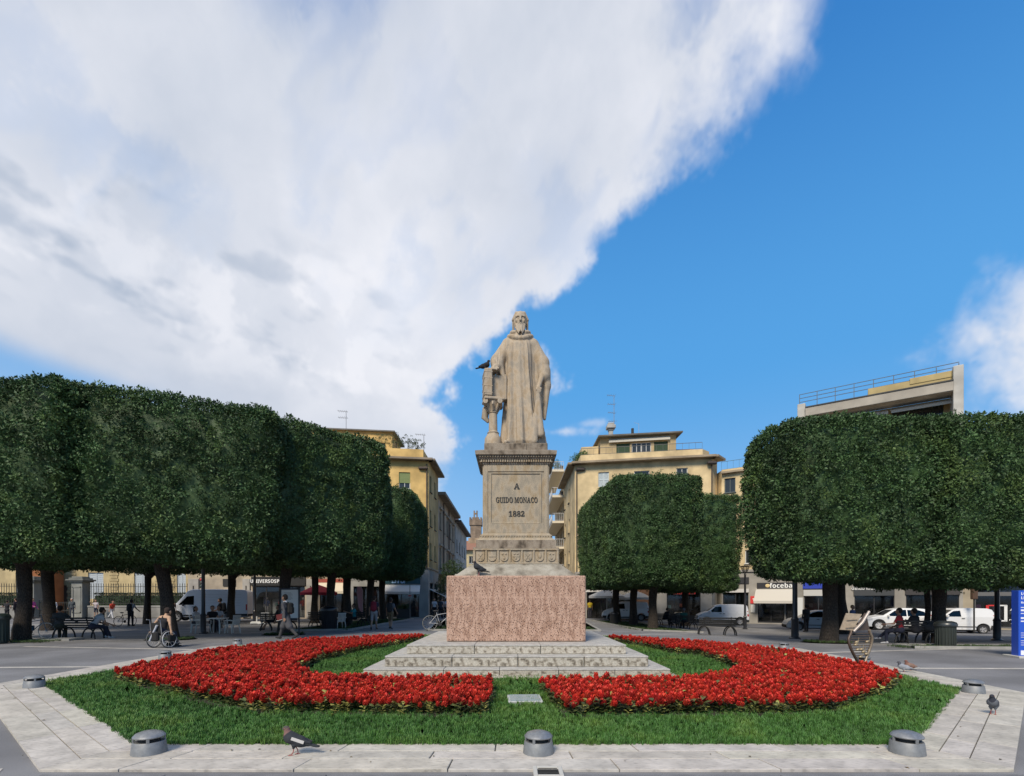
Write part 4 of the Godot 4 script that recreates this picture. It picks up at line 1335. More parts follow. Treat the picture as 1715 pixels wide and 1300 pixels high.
func opening(t: Node3D, xf: Transform3D, o: Array, deep: float) -> void:
	var w: float = o[2]
	var h: float = o[3]
	var kind: String = o[4]
	var c: Color = o[5] if o.size() > 5 else Color(0.55, 0.55, 0.52)
	var at := xf * Transform3D(Basis.IDENTITY, Vector3(o[0] + w / 2, o[1], 0))
	var f := MB.new()
	f.col = c
	var z := -deep + 0.06
	if kind == "shutter":
		for s in [-1, 1]:
			var lw := w / 2 - 0.01
			f.box(Vector3(s * w / 4, h / 2, z - 0.01), Vector3(lw, h, 0.03))
			for k in 2: f.box(Vector3(s * (w / 4 + (k - 0.5) * (lw - 0.07)), h / 2, z + 0.02), Vector3(0.07, h, 0.04))
			for k in 3: f.box(Vector3(s * w / 4, 0.04 + k * (h - 0.08) / 2, z + 0.02), Vector3(lw - 0.13, 0.08, 0.04))
			for k in 12: f.box(Vector3(s * w / 4, 0.14 + k * (h - 0.24) / 12, z + 0.016), Vector3(lw - 0.13, 0.02, 0.035), 0.0, Basis(Vector3.RIGHT, -0.5))
		hang(t, "shutter", f, M["plain"], at)
		return
	if kind == "room":   # a shop: glass in a thin frame, a shallow room behind it
		var r := MB.new()
		r.col = c
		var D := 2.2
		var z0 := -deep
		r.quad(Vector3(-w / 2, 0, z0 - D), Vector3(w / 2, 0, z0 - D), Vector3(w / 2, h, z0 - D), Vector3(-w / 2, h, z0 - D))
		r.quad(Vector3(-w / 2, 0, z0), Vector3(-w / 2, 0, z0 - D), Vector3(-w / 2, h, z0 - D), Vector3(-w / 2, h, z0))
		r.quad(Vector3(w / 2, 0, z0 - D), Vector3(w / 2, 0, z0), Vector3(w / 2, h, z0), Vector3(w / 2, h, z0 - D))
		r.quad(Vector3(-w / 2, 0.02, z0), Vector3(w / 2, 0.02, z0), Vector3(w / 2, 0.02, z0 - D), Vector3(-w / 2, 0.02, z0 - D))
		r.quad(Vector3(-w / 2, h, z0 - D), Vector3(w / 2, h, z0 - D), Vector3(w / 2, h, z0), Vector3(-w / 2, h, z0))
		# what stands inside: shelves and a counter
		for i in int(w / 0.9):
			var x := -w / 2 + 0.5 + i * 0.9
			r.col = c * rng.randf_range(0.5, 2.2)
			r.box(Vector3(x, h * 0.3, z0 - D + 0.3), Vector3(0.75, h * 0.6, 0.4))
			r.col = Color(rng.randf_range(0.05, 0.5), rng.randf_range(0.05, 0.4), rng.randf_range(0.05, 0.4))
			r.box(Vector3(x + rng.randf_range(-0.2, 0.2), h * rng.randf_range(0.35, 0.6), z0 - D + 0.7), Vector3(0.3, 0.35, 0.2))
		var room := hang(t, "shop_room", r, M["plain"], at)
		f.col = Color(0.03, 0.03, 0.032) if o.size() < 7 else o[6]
		var n := maxi(1, int(round(w / 1.4)))
		for i in n + 1: f.box(Vector3(-w / 2 + 0.03 + i * (w - 0.06) / n, h / 2, z), Vector3(0.06, h, 0.07))
		for y in [0.06, h - 0.04]: f.box(Vector3(0, y, z), Vector3(w - 0.12, 0.1, 0.066))
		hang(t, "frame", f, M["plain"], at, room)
		var g := MB.new()
		g.box(Vector3(0, h / 2, z - 0.01), Vector3(w - 0.1, h - 0.1, 0.012))
		hang(t, "pane", g, M["glass"], at, room)
		return
	if kind == "door":
		f.box(Vector3(0, h / 2, z - 0.02), Vector3(w, h, 0.05))
		for i in int(w / 0.2): f.box(Vector3(-w / 2 + 0.1 + i * 0.2, h / 2, z + 0.015), Vector3(0.16, h - 0.1, 0.03), 0.008)
		hang(t, "door", f, M["plain"], at)
		return
	# window: frame with bars, dark pane, sill and perhaps a roller blind
	for s in [-1, 1]: f.box(Vector3(s * (w / 2 - 0.035), h / 2, z), Vector3(0.07, h, 0.06))
	for y in [0.035, h - 0.035]: f.box(Vector3(0, y, z), Vector3(w - 0.14, 0.07, 0.06))
	var bars := maxi(1, int(round(w / 0.75)) - 1)
	for i in bars: f.box(Vector3(-w / 2 + (i + 1) * w / (bars + 1), h / 2, z), Vector3(0.06, h - 0.14, 0.055))
	f.box(Vector3(0, -0.03, -deep / 2 + 0.06), Vector3(w + 0.16, 0.06, deep + 0.14), 0.01)
	var win := hang(t, "window", f, M["plain"], at)
	var g := MB.new()
	g.box(Vector3(0, h / 2, z - 0.02), Vector3(w - 0.06, h - 0.06, 0.02))
	obj("pane", g, M["pane"], win)
	if kind == "blind":
		var b := MB.new()
		b.col = o[6] if o.size() > 6 else Color(0.2, 0.25, 0.1)
		for k in 9: b.box(Vector3(0, h - 0.05 - k * h * 0.072, z + 0.05), Vector3(w - 0.02, h * 0.066, 0.02), 0.004)
		obj("roller_blind", b, M["plain"], win)

func mass(t: Node3D, foot: Array, y0: float, y1: float, c: Color, called := "mass") -> void:
	var m := MB.new()
	m.col = c
	var pg := PackedVector2Array()
	for p in foot: pg.append(Vector2(p.x, p.y))
	m.prism(pg, y1 - y0, Transform3D(Basis(Vector3.RIGHT, Vector3.FORWARD, Vector3.UP), Vector3(0, y0, 0)))
	hang(t, called, m, M["plaster"], Transform3D.IDENTITY)

func ledge(t: Node3D, A: Vector2, B: Vector2, y: float, out: float, thick: float, c: Color, called := "eave", more := 0.0) -> void:
	var xf := wall_frame(A, B, y)
	var L := A.distance_to(B)
	var m := MB.new()
	m.col = c
	m.box(Vector3(L / 2, thick / 2, out / 2 - 0.15), Vector3(L + more * 2.0, thick, out + 0.3), 0.015)
	hang(t, called, m, M["plaster"], xf)

func awning(t: Node3D, A: Vector2, B: Vector2, y: float, s0: float, s1: float, out: float, drop: float, c: Color) -> void:
	var xf := wall_frame(A, B, y)
	var m := MB.new()
	m.col = c
	var w := s1 - s0
	var a := Vector3(s0 + w / 2, 0, 0.02)
	var b := Vector3(s0 + w / 2, -drop, out)
	var dir := (b - a).normalized()
	m.box((a + b) / 2, Vector3(w, 0.02, a.distance_to(b)), 0.0, Basis(Vector3.RIGHT, dir.cross(Vector3.RIGHT), dir))
	m.box(b + Vector3(0, -0.11, 0.005), Vector3(w, 0.22, 0.015))
	m.box(a, Vector3(w + 0.06, 0.12, 0.14), 0.03)
	hang(t, "awning", m, M["plain"], xf)

func sign_board(t: Node3D, A: Vector2, B: Vector2, y: float, s0: float, s1: float, h: float, c: Color, words := "", size := 0.3, wc := Color(0.8, 0.8, 0.78), shift := 0.5, called := "shop_sign") -> void:
	var xf := wall_frame(A, B, y)
	var m := MB.new()
	m.col = c
	m.box(Vector3((s0 + s1) / 2, h / 2, 0.05), Vector3(s1 - s0, h, 0.1), 0.01)
	var o := hang(t, called, m, M["plain"], xf)
	if words:
		var mm := text(words, size, glyph(wc), o, Vector3(lerpf(s0, s1, shift), h / 2, 0.105), "lettering", 0.03)
		mm.mesh.horizontal_alignment = HORIZONTAL_ALIGNMENT_CENTER

func glyph(c: Color) -> Material:
	var k := "glyph%s" % c
	if not M.has(k): mat(k, c, 0.6)
	return M[k]

func railing(mb: MB, a: Vector3, b: Vector3, h: float, gap := 0.25, thin := 0.018) -> void:
	mb.bar(a + Vector3.UP * h, b + Vector3.UP * h, 0.05, 0.04)
	mb.bar(a + Vector3.UP * 0.08, b + Vector3.UP * 0.08, 0.03, 0.03)
	var n := maxi(1, int(a.distance_to(b) / gap))
	for i in n + 1: mb.bar(a.lerp(b, float(i) / n) + Vector3(0.001, 0, 0), a.lerp(b, float(i) / n) + Vector3(0, h, 0), thin, thin)

func shrub(called: String, label: String, at: Vector3, r: Vector3, n: int, c: Color, group := "", parent: Node = null) -> void:
	var xf := []
	var cl := PackedColorArray()
	for i in n:
		var d := Vector3(rng.randfn(), rng.randfn(), rng.randfn()).normalized()
		var q := d * pow(rng.randf(), 0.4)
		q *= 1.0 + 0.3 * leaf_noise.get_noise_3dv((at + q) * 6.0)
		xf.append(Transform3D(turned(rng.randf_range(0.7, 1.2), 1.2), Vector3(0, r.y, 0) + q * r))
		var b := rng.randf_range(0.6, 1.4)
		cl.append(Color(c.r * b, c.g * b, c.b * b))
	var t := thing(called, label, "plant", at, 0.0, group)
	var st := MB.new()
	st.tube([Vector3.ZERO, Vector3(0.03, r.y, 0)], [0.05, 0.03], 6)
	obj("stem", st, M["bark"], t)
	tag(scatter("foliage", leafy, M["leaf"], xf, cl, t), "", "", "", "stuff")

func antenna(parent: Node3D, at: Vector3, h: float, n: int) -> void:
	var m := MB.new()
	m.col = Color(0.25, 0.25, 0.26)
	m.tube([at, at + Vector3.UP * h], [0.03, 0.025], 6)
	for i in n:
		var y := h * (1.0 - 0.28 * i)
		var l := 0.75 - 0.05 * i
		m.bar(at + Vector3(-l * 1.1, y - 0.05 * (i % 2), 0.2), at + Vector3(l * 0.2, y, -0.1), 0.03, 0.03)
		for k in 5: m.bar(at + Vector3(-l * 1.0 + k * 0.2, y, -0.25), at + Vector3(-l * 1.0 + k * 0.2 + 0.05, y, 0.4), 0.015, 0.015)
	hang(parent, "antenna", m, M["plain"], Transform3D.IDENTITY)

func buildings() -> void:
	var V := func(x: float, d: float) -> Vector2: return Vector2(x, d)
	# --- right: the yellow block behind the monument ---
	var t := thing("yellow_apartment_building", "yellow apartment block with penthouse and balconies, to the right of the monument", "building", Vector3(13, -0.5, -51))
	var A := Vector2(6.45, 52.0)
	var B := Vector2(19.5, 49.5)
	var C := Vector2(20.45, 50.6)
	var dk := Color(0.05, 0.05, 0.05)
	facade(t, A, B, 4.3, 11.1, YELLOW, [[2.36, 8.75, 1.07, 1.5, "shutter", Color(0.5, 0.56, 0.58)], [5.9, 8.75, 1.5, 1.45, "window"], [9.97, 8.75, 1.07, 1.55, "window"], [2.36, 5.3, 1.07, 1.5, "shutter", Color(0.5, 0.56, 0.58)], [5.9, 5.3, 1.5, 1.5, "window"], [9.97, 5.3, 1.07, 1.5, "window"], [2.36, 1.8, 1.07, 1.5, "window"], [5.9, 1.8, 1.5, 1.5, "window"], [9.97, 1.8, 1.07, 1.5, "window"]])
	ledge(t, A, B, 4.25, 0.12, 0.22, STONE, "string_course")
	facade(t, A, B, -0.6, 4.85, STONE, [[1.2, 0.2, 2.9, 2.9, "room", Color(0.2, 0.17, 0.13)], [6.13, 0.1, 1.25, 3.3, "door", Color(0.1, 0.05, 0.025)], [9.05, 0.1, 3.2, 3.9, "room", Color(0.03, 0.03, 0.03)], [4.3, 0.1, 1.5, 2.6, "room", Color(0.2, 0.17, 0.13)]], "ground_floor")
	awning(t, A, B, 3.45, 1.0, 4.1, 1.6, 0.85, Color(0.6, 0.58, 0.53))
	sign_board(t, A, B, 3.4, 9.0, 12.3, 0.42, Color(0.5, 0.48, 0.44))
	sign_board(t, A, B, 2.1, 9.7, 11.7, 0.5, Color(0.025, 0.025, 0.025), "MILUXS", 0.42, Color(0.5, 0.02, 0.02))
	# street side
	var S0 := Vector2(6.45, 63.0)
	facade(t, S0, A, 4.3, 11.1, YELLOW, [[1.0, 1.3, 0.9, 1.5, "window", dk], [5.2, 1.3, 0.9, 1.5, "window", dk], [1.0, 4.8, 0.9, 1.6, "window", dk], [5.2, 4.8, 0.9, 1.6, "window", dk], [1.0, 8.2, 0.9, 1.6, "window", dk], [5.2, 8.2, 0.9, 1.6, "window", dk]])
	facade(t, S0, A, -0.6, 4.85, STONE, [], "ground_floor")
	facade(t, B, C, 4.3, 11.1, YELLOW, [])
	facade(t, B, C, -0.6, 4.85, STONE, [], "ground_floor")
	mass(t, [A + Vector2(0.3, 0.35), B + Vector2(-0.2, 0.35), C + Vector2(-0.3, 0.4), Vector2(20.3, 64), Vector2(6.75, 64)], 4.2, 15.4, YELLOW)
	mass(t, [Vector2(6.75, 55.2), Vector2(20.3, 54), Vector2(20.3, 64), Vector2(6.75, 64)], -0.6, 4.2, STONE)
	for q in [[S0, A], [A, B], [B, C]]: ledge(t, q[0], q[1], 15.4, 0.75, 0.22, Color(0.4, 0.32, 0.22), "eave", 0.3)
	# attic band above the eave
	mass(t, [Vector2(7.1, 52.5), Vector2(18.9, 50.3), Vector2(19.9, 51.2), Vector2(19.9, 63), Vector2(7.1, 63)], 15.62, 16.55, YELLOW, "attic")
	var pA := Vector2(9.5, 54.6)
	var pB := Vector2(17.2, 53.2)
	facade(t, pA, pB, 16.5, 2.45, Color(0.6, 0.47, 0.27), [[1.7, 0.05, 1.4, 1.75, "blind", Color(0.1, 0.12, 0.1), Color(0.025, 0.055, 0.03)], [3.3, 0.05, 1.0, 1.75, "window", Color(0.5, 0.5, 0.5)], [4.3, 0.05, 1.0, 1.75, "window", Color(0.5, 0.5, 0.5)], [5.6, 0.05, 1.4, 1.75, "blind", Color(0.1, 0.12, 0.1), Color(0.025, 0.055, 0.03)]], "penthouse_wall")
	mass(t, [pA + Vector2(0.05, 0.3), pB + Vector2(-0.05, 0.3), Vector2(17.1, 62), Vector2(9.6, 62)], 16.5, 18.95, Color(0.55, 0.43, 0.25), "penthouse")
	mass(t, [pA + Vector2(-0.3, -0.7), pB + Vector2(0.5, -0.7), Vector2(17.8, 62.3), Vector2(9.2, 62.3)], 18.95, 19.1, Color(0.2, 0.19, 0.17), "flat_roof")
	awning(t, pA, pB, 18.75, 0.9, 7.2, 0.3, 0.15, Color(0.5, 0.47, 0.4))
	mass(t, [Vector2(7.6, 55.5), Vector2(9.4, 55.2), Vector2(9.4, 62), Vector2(7.6, 62)], 16.5, 18.3, YELLOW, "penthouse")
	var tl := MB.new()
	tl.col = Color(0.6, 0.6, 0.6)
	for i in 3: tl.box(Vector3(18.6, 17.0 + i * 0.33, -54.2 - i * 0.8), Vector3(3.2 - i * 0.35, 0.34, 2.2), 0.05)
	hang(t, "tiled_roof", tl, M["tile"], Transform3D.IDENTITY)
	var rl := MB.new()
	rl.col = Color(0.12, 0.12, 0.12)
	railing(rl, Vector3(7.2, 16.55, -52.6), Vector3(18.9, 16.55, -50.4), 0.7, 0.6)
	hang(t, "terrace_railing", rl, M["plain"], Transform3D.IDENTITY)
	var ch := MB.new()
	ch.col = Color(0.5, 0.49, 0.46)
	for q in [[0.0, 0.46, 1.3], [1.3, 0.6, 0.12], [1.42, 0.42, 0.1], [1.52, 0.95, 0.4], [1.92, 0.7, 0.25]]: ch.box(Vector3(10.9, 18.9 + q[0] + q[2] / 2, -56.0), Vector3(q[1], q[2], q[1]), 0.06)
	hang(t, "chimney", ch, M["plaster"], Transform3D.IDENTITY)
	var fl := MB.new()
	fl.col = Color(0.03, 0.03, 0.03)
	fl.tube([Vector3(13.3, 19.0, -56), Vector3(13.3, 20.5, -56)], [0.15, 0.15], 10)
	fl.col = Color(0.4, 0.4, 0.4)
	fl.tube([Vector3(14.6, 19.0, -55.5), Vector3(14.6, 19.4, -55.5)], [0.2, 0.2], 10)
	fl.tube([Vector3(13.9, 19.0, -55.6), Vector3(13.9, 20.9, -55.6), Vector3(13.4, 21.0, -55.6)], [0.02, 0.02, 0.02], 5)
	hang(t, "flue", fl, M["plain"], Transform3D.IDENTITY)
	antenna(t, Vector3(11.3, 20.8, -56.2), 3.4, 4)
	for q in [[A, 0.35], [B, -1.1]]:
		var g := MB.new()
		g.col = Color(0.06, 0.05, 0.045)
		var p := Vector3(q[0].x + 0.12 + q[1] * 0.15, 0, -q[0].y + 0.12)
		g.tube([p + Vector3.UP * 4.4, p + Vector3.UP * 15.0], [0.06, 0.06], 7)
		g.box(p + Vector3(0.3 + q[1] * 0.3, 14.9, 0.15), Vector3(0.9, 0.32, 0.4), 0.1)
		hang(t, "drainpipe", g, M["plain"], Transform3D.IDENTITY)
	# balconies on the street side, further back
	for k in 5:
		var y := 4.85 + 3.2 * k
		var bm := MB.new()
		bm.col = Color(0.62, 0.55, 0.42)
		bm.box(Vector3(5.75, y, -69.5), Vector3(1.5, 0.28, 13.0), 0.02)
		bm.col = Color(0.55, 0.55, 0.55)
		bm.box(Vector3(4.98, y + 0.3, -69.5), Vector3(0.05, 0.4, 13.0))
		railing(bm, Vector3(5.02, y + 0.15, -63.05), Vector3(5.02, y + 0.15, -75.9), 0.95, 0.5, 0.03)
		railing(bm, Vector3(6.4, y + 0.15, -63.05), Vector3(5.02, y + 0.15, -63.05), 0.95, 0.2, 0.03)
		bm.col = Color(0.1, 0.08, 0.06)
		bm.box(Vector3(6.2, y + 0.4, -63.3), Vector3(0.35, 0.5, 0.3))
		hang(t, "balcony", bm, M["plain"], Transform3D.IDENTITY)
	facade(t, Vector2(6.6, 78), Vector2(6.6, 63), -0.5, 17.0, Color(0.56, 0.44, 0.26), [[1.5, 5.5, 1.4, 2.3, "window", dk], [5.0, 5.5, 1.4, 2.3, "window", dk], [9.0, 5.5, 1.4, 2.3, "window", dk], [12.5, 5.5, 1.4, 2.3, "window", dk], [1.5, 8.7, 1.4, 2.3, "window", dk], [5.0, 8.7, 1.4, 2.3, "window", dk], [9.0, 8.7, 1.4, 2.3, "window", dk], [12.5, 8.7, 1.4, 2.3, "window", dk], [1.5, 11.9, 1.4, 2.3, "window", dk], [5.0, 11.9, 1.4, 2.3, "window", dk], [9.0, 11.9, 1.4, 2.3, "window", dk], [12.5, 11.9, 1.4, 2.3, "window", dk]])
	mass(t, [Vector2(6.9, 63.5), Vector2(20, 64), Vector2(20, 78), Vector2(6.9, 78)], -0.5, 16.6, YELLOW)
	shrub("roof_garden_shrub", "bushy green roof garden plants above the balconies of the yellow block", Vector3(7.6, 16.3, -56.5), Vector3(1.1, 0.75, 2.6), 420, Color(0.06, 0.13, 0.025))
	shrub("roof_garden_shrub", "thin grey-green roof plant beside the monument's cornice", Vector3(5.7, 17.8, -64.5), Vector3(0.5, 0.75, 1.2), 90, Color(0.08, 0.13, 0.06))
	# --- right: wing and tall block along the shops ---
	var W := Vector2(20.5, 49.6)
	var Wb := Vector2(25.05, 46.5)
	t = thing("corner_wing_building", "lower yellow wing with a blue terrace railing, between the yellow block and the tall block", "building", Vector3(23, -0.5, -48.5))
	facade(t, W, Wb, 4.3, 10.0, YELLOW, [[0.25, 7.7, 1.0, 1.4, "window", Color(0.1, 0.12, 0.12)], [2.1, 0.75, 0.95, 1.3, "window"], [3.8, 0.75, 0.95, 1.3, "window"], [2.1, 4.2, 0.95, 1.4, "window"], [0.25, 4.2, 0.95, 1.4, "window"]])
	ledge(t, W, Wb, 4.25, 0.15, 0.24, STONE, "string_course")
	ledge(t, W, Wb, 13.85, 0.4, 0.2, Color(0.45, 0.36, 0.25))
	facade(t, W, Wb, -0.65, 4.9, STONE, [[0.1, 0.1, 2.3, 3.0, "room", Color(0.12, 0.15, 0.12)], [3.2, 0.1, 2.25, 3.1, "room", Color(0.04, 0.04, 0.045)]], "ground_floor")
	mass(t, [W + Vector2(0.1, 0.4), Wb + Vector2(0, 0.4), Vector2(29, 58), Vector2(20.8, 60)], 4.3, 14.3, YELLOW)
	mass(t, [Vector2(21.5, 52.5), Vector2(26.5, 49.6), Vector2(29, 58), Vector2(20.8, 60)], -0.6, 4.3, STONE)
	rl = MB.new()
	rl.col = Color(0.1, 0.2, 0.28)
	railing(rl, Vector3(20.6, 14.3, -49.9), Vector3(25.05, 14.3, -46.8), 0.85, 0.5)
	hang(t, "terrace_railing", rl, M["plain"], Transform3D.IDENTITY)
	sign_board(t, W, Wb, 3.15, 0.05, 2.45, 0.6, Color(0.03, 0.03, 0.032), "R", 0.3)
	sign_board(t, W, Wb, 2.3, 0.05, 2.45, 0.34, Color(0.55, 0.53, 0.5), "", 0.1, Color.WHITE, 0.5, "awning_box")
	sign_board(t, W, Wb, 0.4, 2.6, 3.0, 0.75, Color(0.5, 0.5, 0.48), "", 0.2, Color.WHITE, 0.5, "poster")
	sign_board(t, W, Wb, 1.25, 2.58, 3.02, 0.7, Color(0.6, 0.04, 0.04), "1", 0.3, Color(0.75, 0.75, 0.7), 0.6, "poster")
	var R2 := Vector2(25.05, 46.5)
	var Rb := Vector2(35.2, 39.6)
	var Rc := Vector2(40.5, 36.0)
	sign_board(t, W, Vector2(26.2, 45.72), 2.62, 3.14, 6.2, 0.58, Color(0.025, 0.025, 0.03), "foceba", 0.42, Color(0.75, 0.75, 0.72), 0.66)
	var orb := MB.new()
	orb.col = Color(0.65, 0.5, 0.25)
	orb.ball(Vector3(4.05, 2.92, 0.1), Vector3(0.2, 0.17, 0.03), 12)
	hang(t, "shop_emblem", orb, M["plain"], wall_frame(W, Wb, 0))
	awning(t, W, Vector2(26.2, 45.72), 2.6, 3.05, 6.25, 1.3, 1.1, Color(0.52, 0.49, 0.43))
	t = thing("tall_modern_building", "tall modern block with white end piers and roof railing, above the right trees", "building", Vector3(30, -0.55, -44))
	facade(t, R2, Rb, 4.3, 11.35, Color(0.55, 0.42, 0.24), [])
	ledge(t, R2, Rb, 4.25, 0.15, 0.24, STONE, "string_course")
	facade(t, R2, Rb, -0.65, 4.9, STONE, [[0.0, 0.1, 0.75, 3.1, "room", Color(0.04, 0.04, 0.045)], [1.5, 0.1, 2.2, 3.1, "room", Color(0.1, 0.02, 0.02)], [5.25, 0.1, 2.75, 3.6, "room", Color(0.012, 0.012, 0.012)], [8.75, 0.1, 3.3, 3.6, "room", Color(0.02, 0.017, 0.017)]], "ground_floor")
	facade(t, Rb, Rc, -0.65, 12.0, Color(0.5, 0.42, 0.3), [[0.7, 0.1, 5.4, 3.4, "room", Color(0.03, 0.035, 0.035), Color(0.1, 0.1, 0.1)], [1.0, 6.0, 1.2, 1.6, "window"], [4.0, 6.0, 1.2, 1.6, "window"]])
	mass(t, [R2 + Vector2(0.3, 0.5), Rb + Vector2(0.1, 0.5), Vector2(40, 48), Vector2(31, 54)], 4.3, 15.6, Color(0.5, 0.4, 0.25))
	mass(t, [Vector2(26.6, 49.2), Vector2(38.0, 41.2), Vector2(42.5, 38.2), Vector2(46, 44), Vector2(31, 54)], -0.6, 4.3, STONE)
	mass(t, [Rb + Vector2(0.3, 0.4), Rc + Vector2(0, 0.4), Vector2(46, 44), Vector2(38, 46)], 4.3, 11.3, STONE)
	# top storey behind a deep loggia
	var lx := wall_frame(R2, Rb, -0.8)
	var LL := R2.distance_to(Rb)
	var pm := MB.new()
	pm.col = Color(0.62, 0.6, 0.55)
	for q in [[1.3, 0.62], [LL - 0.3, 0.62]]: pm.box(Vector3(q[0], 17.85 + (0.35 if q[0] > 5.0 else 0.0), -0.6), Vector3(q[1], 4.3 + (0.7 if q[0] > 5.0 else 0.0), 1.8), 0.03)
	hang(t, "end_pier", pm, M["plaster"], lx)
	pm = MB.new()
	pm.col = Color(0.55, 0.5, 0.42)
	pm.box(Vector3(LL / 2 + 0.5, 19.1, -0.4), Vector3(LL - 2.24, 0.75, 1.9), 0.03)
	pm.col = Color(0.1, 0.1, 0.1)
	pm.box(Vector3(LL / 2 + 0.5, 19.53, -0.4), Vector3(LL - 2.24, 0.1, 2.0))
	hang(t, "roof_slab", pm, M["plaster"], lx)
	var u0 := lx * Vector3(1.5, 0, -1.6)
	var u1 := lx * Vector3(LL - 0.5, 0, -1.6)
	facade(t, Vector2(u0.x, -u0.z), Vector2(u1.x, -u1.z), 15.6, 2.4, Color(0.55, 0.42, 0.22), [[2.9, 0.2, 3.1, 1.8, "blind", Color(0.04, 0.06, 0.05), Color(0.02, 0.05, 0.04)], [6.4, 0.2, 3.4, 1.8, "window", Color(0.03, 0.05, 0.045)], [0.8, 0.2, 1.6, 1.7, "window"]], "loggia_wall")
	mass(t, [Vector2(u0.x + 0.2, -u0.z + 0.4), Vector2(u1.x, -u1.z + 0.4), Vector2(40, 48), Vector2(31, 54)], 15.6, 18.0, Color(0.5, 0.4, 0.25), "top_storey")
	for q in [[2.6, 6.1], [6.3, 10.2]]: awning(t, Vector2(u0.x, -u0.z), Vector2(u1.x, -u1.z), 17.8, q[0], q[1], 1.0, 0.3, Color(0.55, 0.5, 0.42))
	pm = MB.new()
	pm.col = Color(0.6, 0.47, 0.22)
	pm.box(Vector3(9.0, 19.95, -0.9), Vector3(5.6, 0.75, 1.6), 0.02)
	pm.box(Vector3(10.4, 20.25, -0.9), Vector3(2.8, 0.5, 1.7), 0.02)
	hang(t, "attic", pm, M["plaster"], lx)
	rl = MB.new()
	rl.col = Color(0.1, 0.12, 0.14)
	for yy in [20.3, 20.65, 21.0]: rl.bar(Vector3(1.1, yy, -0.2), Vector3(LL - 0.2, yy + 0.1, -0.2), 0.045, 0.045)
	for i in 9: rl.bar(Vector3(1.12 + i * (LL - 1.34) / 8, 19.5, -0.2), Vector3(1.12 + i * (LL - 1.34) / 8, 21.02, -0.2), 0.05, 0.05)
	hang(t, "roof_railing", rl, M["plain"], lx)
	sign_board(t, R2, Rb, 2.6, 1.4, 3.8, 0.6, Color(0.02, 0.05, 0.38))
	sign_board(t, R2, Rb, 2.64, 2.9, 3.75, 0.5, Color(0.55, 0.03, 0.08))
	sign_board(t, R2, Rb, 1.95, 1.45, 3.75, 0.55, Color(0.5, 0.49, 0.46), "", 0.1, Color.WHITE, 0.5, "shutter_box")
	sign_board(t, R2, Rb, -0.1, 0.85, 1.4, 1.9, Color(0.6, 0.6, 0.58), "", 0.1, Color.WHITE, 0.5, "poster")
	sign_board(t, R2, Rb, 1.95, 5.2, 8.0, 1.25, Color(0.05, 0.052, 0.055), "Guido Monaco", 0.24, Color(0.7, 0.7, 0.68), 0.35)
	sign_board(t, R2, Rb, 2.0, 8.7, 12.1, 0.7, Color(0.045, 0.04, 0.042))
	sign_board(t, R2, Rb, 2.7, 8.7, 12.1, 0.5, Color(0.02, 0.02, 0.02))
	sign_board(t, Rb, Rc, 2.55, 0.6, 6.2, 0.55, Color(0.02, 0.03, 0.16))
	sign_board(t, Rb, Rc, 3.1, 0.6, 6.2, 0.15, Color(0.6, 0.6, 0.6))
	sign_board(t, Rb, Rc, 1.9, 0.7, 6.2, 0.3, Color(0.12, 0.12, 0.12))
	var lg := MB.new()
	for q in [[1.75, 0.72, 0.5], [1.4, 0.0, 0.08], [1.75, -0.72, 0.5], [2.3, 0.72, 0.3], [2.42, 0.0, 0.08], [2.3, -0.72, 0.3]]:
		lg.col = Color(0.55, 0.03, 0.03) if q[0] < 2.0 else Color(0.7, 0.7, 0.68)
		lg.box(Vector3(q[0], 0.6 + q[1] * 0.8, 0.05), Vector3(q[2] + 0.1, 0.1 if q[1] != 0.0 else 1.2, 0.03), 0.01)
	hang(t, "shop_emblem", lg, M["plain"], wall_frame(Rb, Rc, 0.0))
	var k := 0
	for s in ["Abi", "Go", "Toy"]:
		var o := text(s, 0.34, glyph(Color(0.75, 0.75, 0.72)), t, Vector3.ZERO, "lettering", 0.02, "Droid Serif")
		o.transform = t.transform.affine_inverse() * wall_frame(Rb, Rc, 0.0) * Transform3D(Basis(Vector3.BACK, 0.08), Vector3(3.05, 1.0 - 0.5 * k, 0.03))
		k += 1
	# --- left: ochre corner block and the street ---
	A = Vector2(-15.0, 47.0)
	B = Vector2(-7.9, 48.0)
	C = Vector2(-7.9, 54.3)
	t = thing("ochre_apartment_building", "ochre apartment block with a roof terrace, left of the street beside the monument", "building", Vector3(-11, 0, -48))
	facade(t, A, B, 4.6, 10.1, OCHRE, [[4.43, 7.45, 1.04, 1.55, "blind"], [2.41, 8.3, 0.5, 1.4, "blind"], [4.43, 4.0, 1.04, 1.5, "blind"], [1.0, 4.0, 1.04, 1.5, "blind"], [4.43, 0.8, 1.04, 1.5, "window"], [1.0, 0.8, 1.04, 1.5, "window"]])
	var gs := Color(0.47, 0.46, 0.43)
	facade(t, A, B, -0.15, 4.75, gs, [[3.0, 0.1, 3.3, 2.9, "room", Color(0.12, 0.14, 0.14)], [0.3, 0.1, 2.4, 2.9, "room", Color(0.03, 0.03, 0.03)]], "ground_floor")
	awning(t, A, B, 2.95, 2.9, 6.4, 1.2, 0.6, Color(0.68, 0.67, 0.64))
	sign_board(t, A, B, 3.1, 2.9, 6.4, 0.7, Color(0.02, 0.08, 0.1), "Blu", 0.62, Color(0.4, 0.62, 0.85), 0.42)
	facade(t, B, C, 4.6, 10.1, Color(0.6, 0.45, 0.2), [[0.9, 0.9, 0.8, 1.6, "window", dk], [3.6, 0.9, 0.8, 1.6, "window", dk], [0.9, 4.1, 0.8, 1.6, "window", dk], [3.6, 4.1, 0.8, 1.6, "window", dk], [0.9, 7.4, 0.8, 1.6, "window", dk], [3.6, 7.4, 0.8, 1.6, "window", dk]])
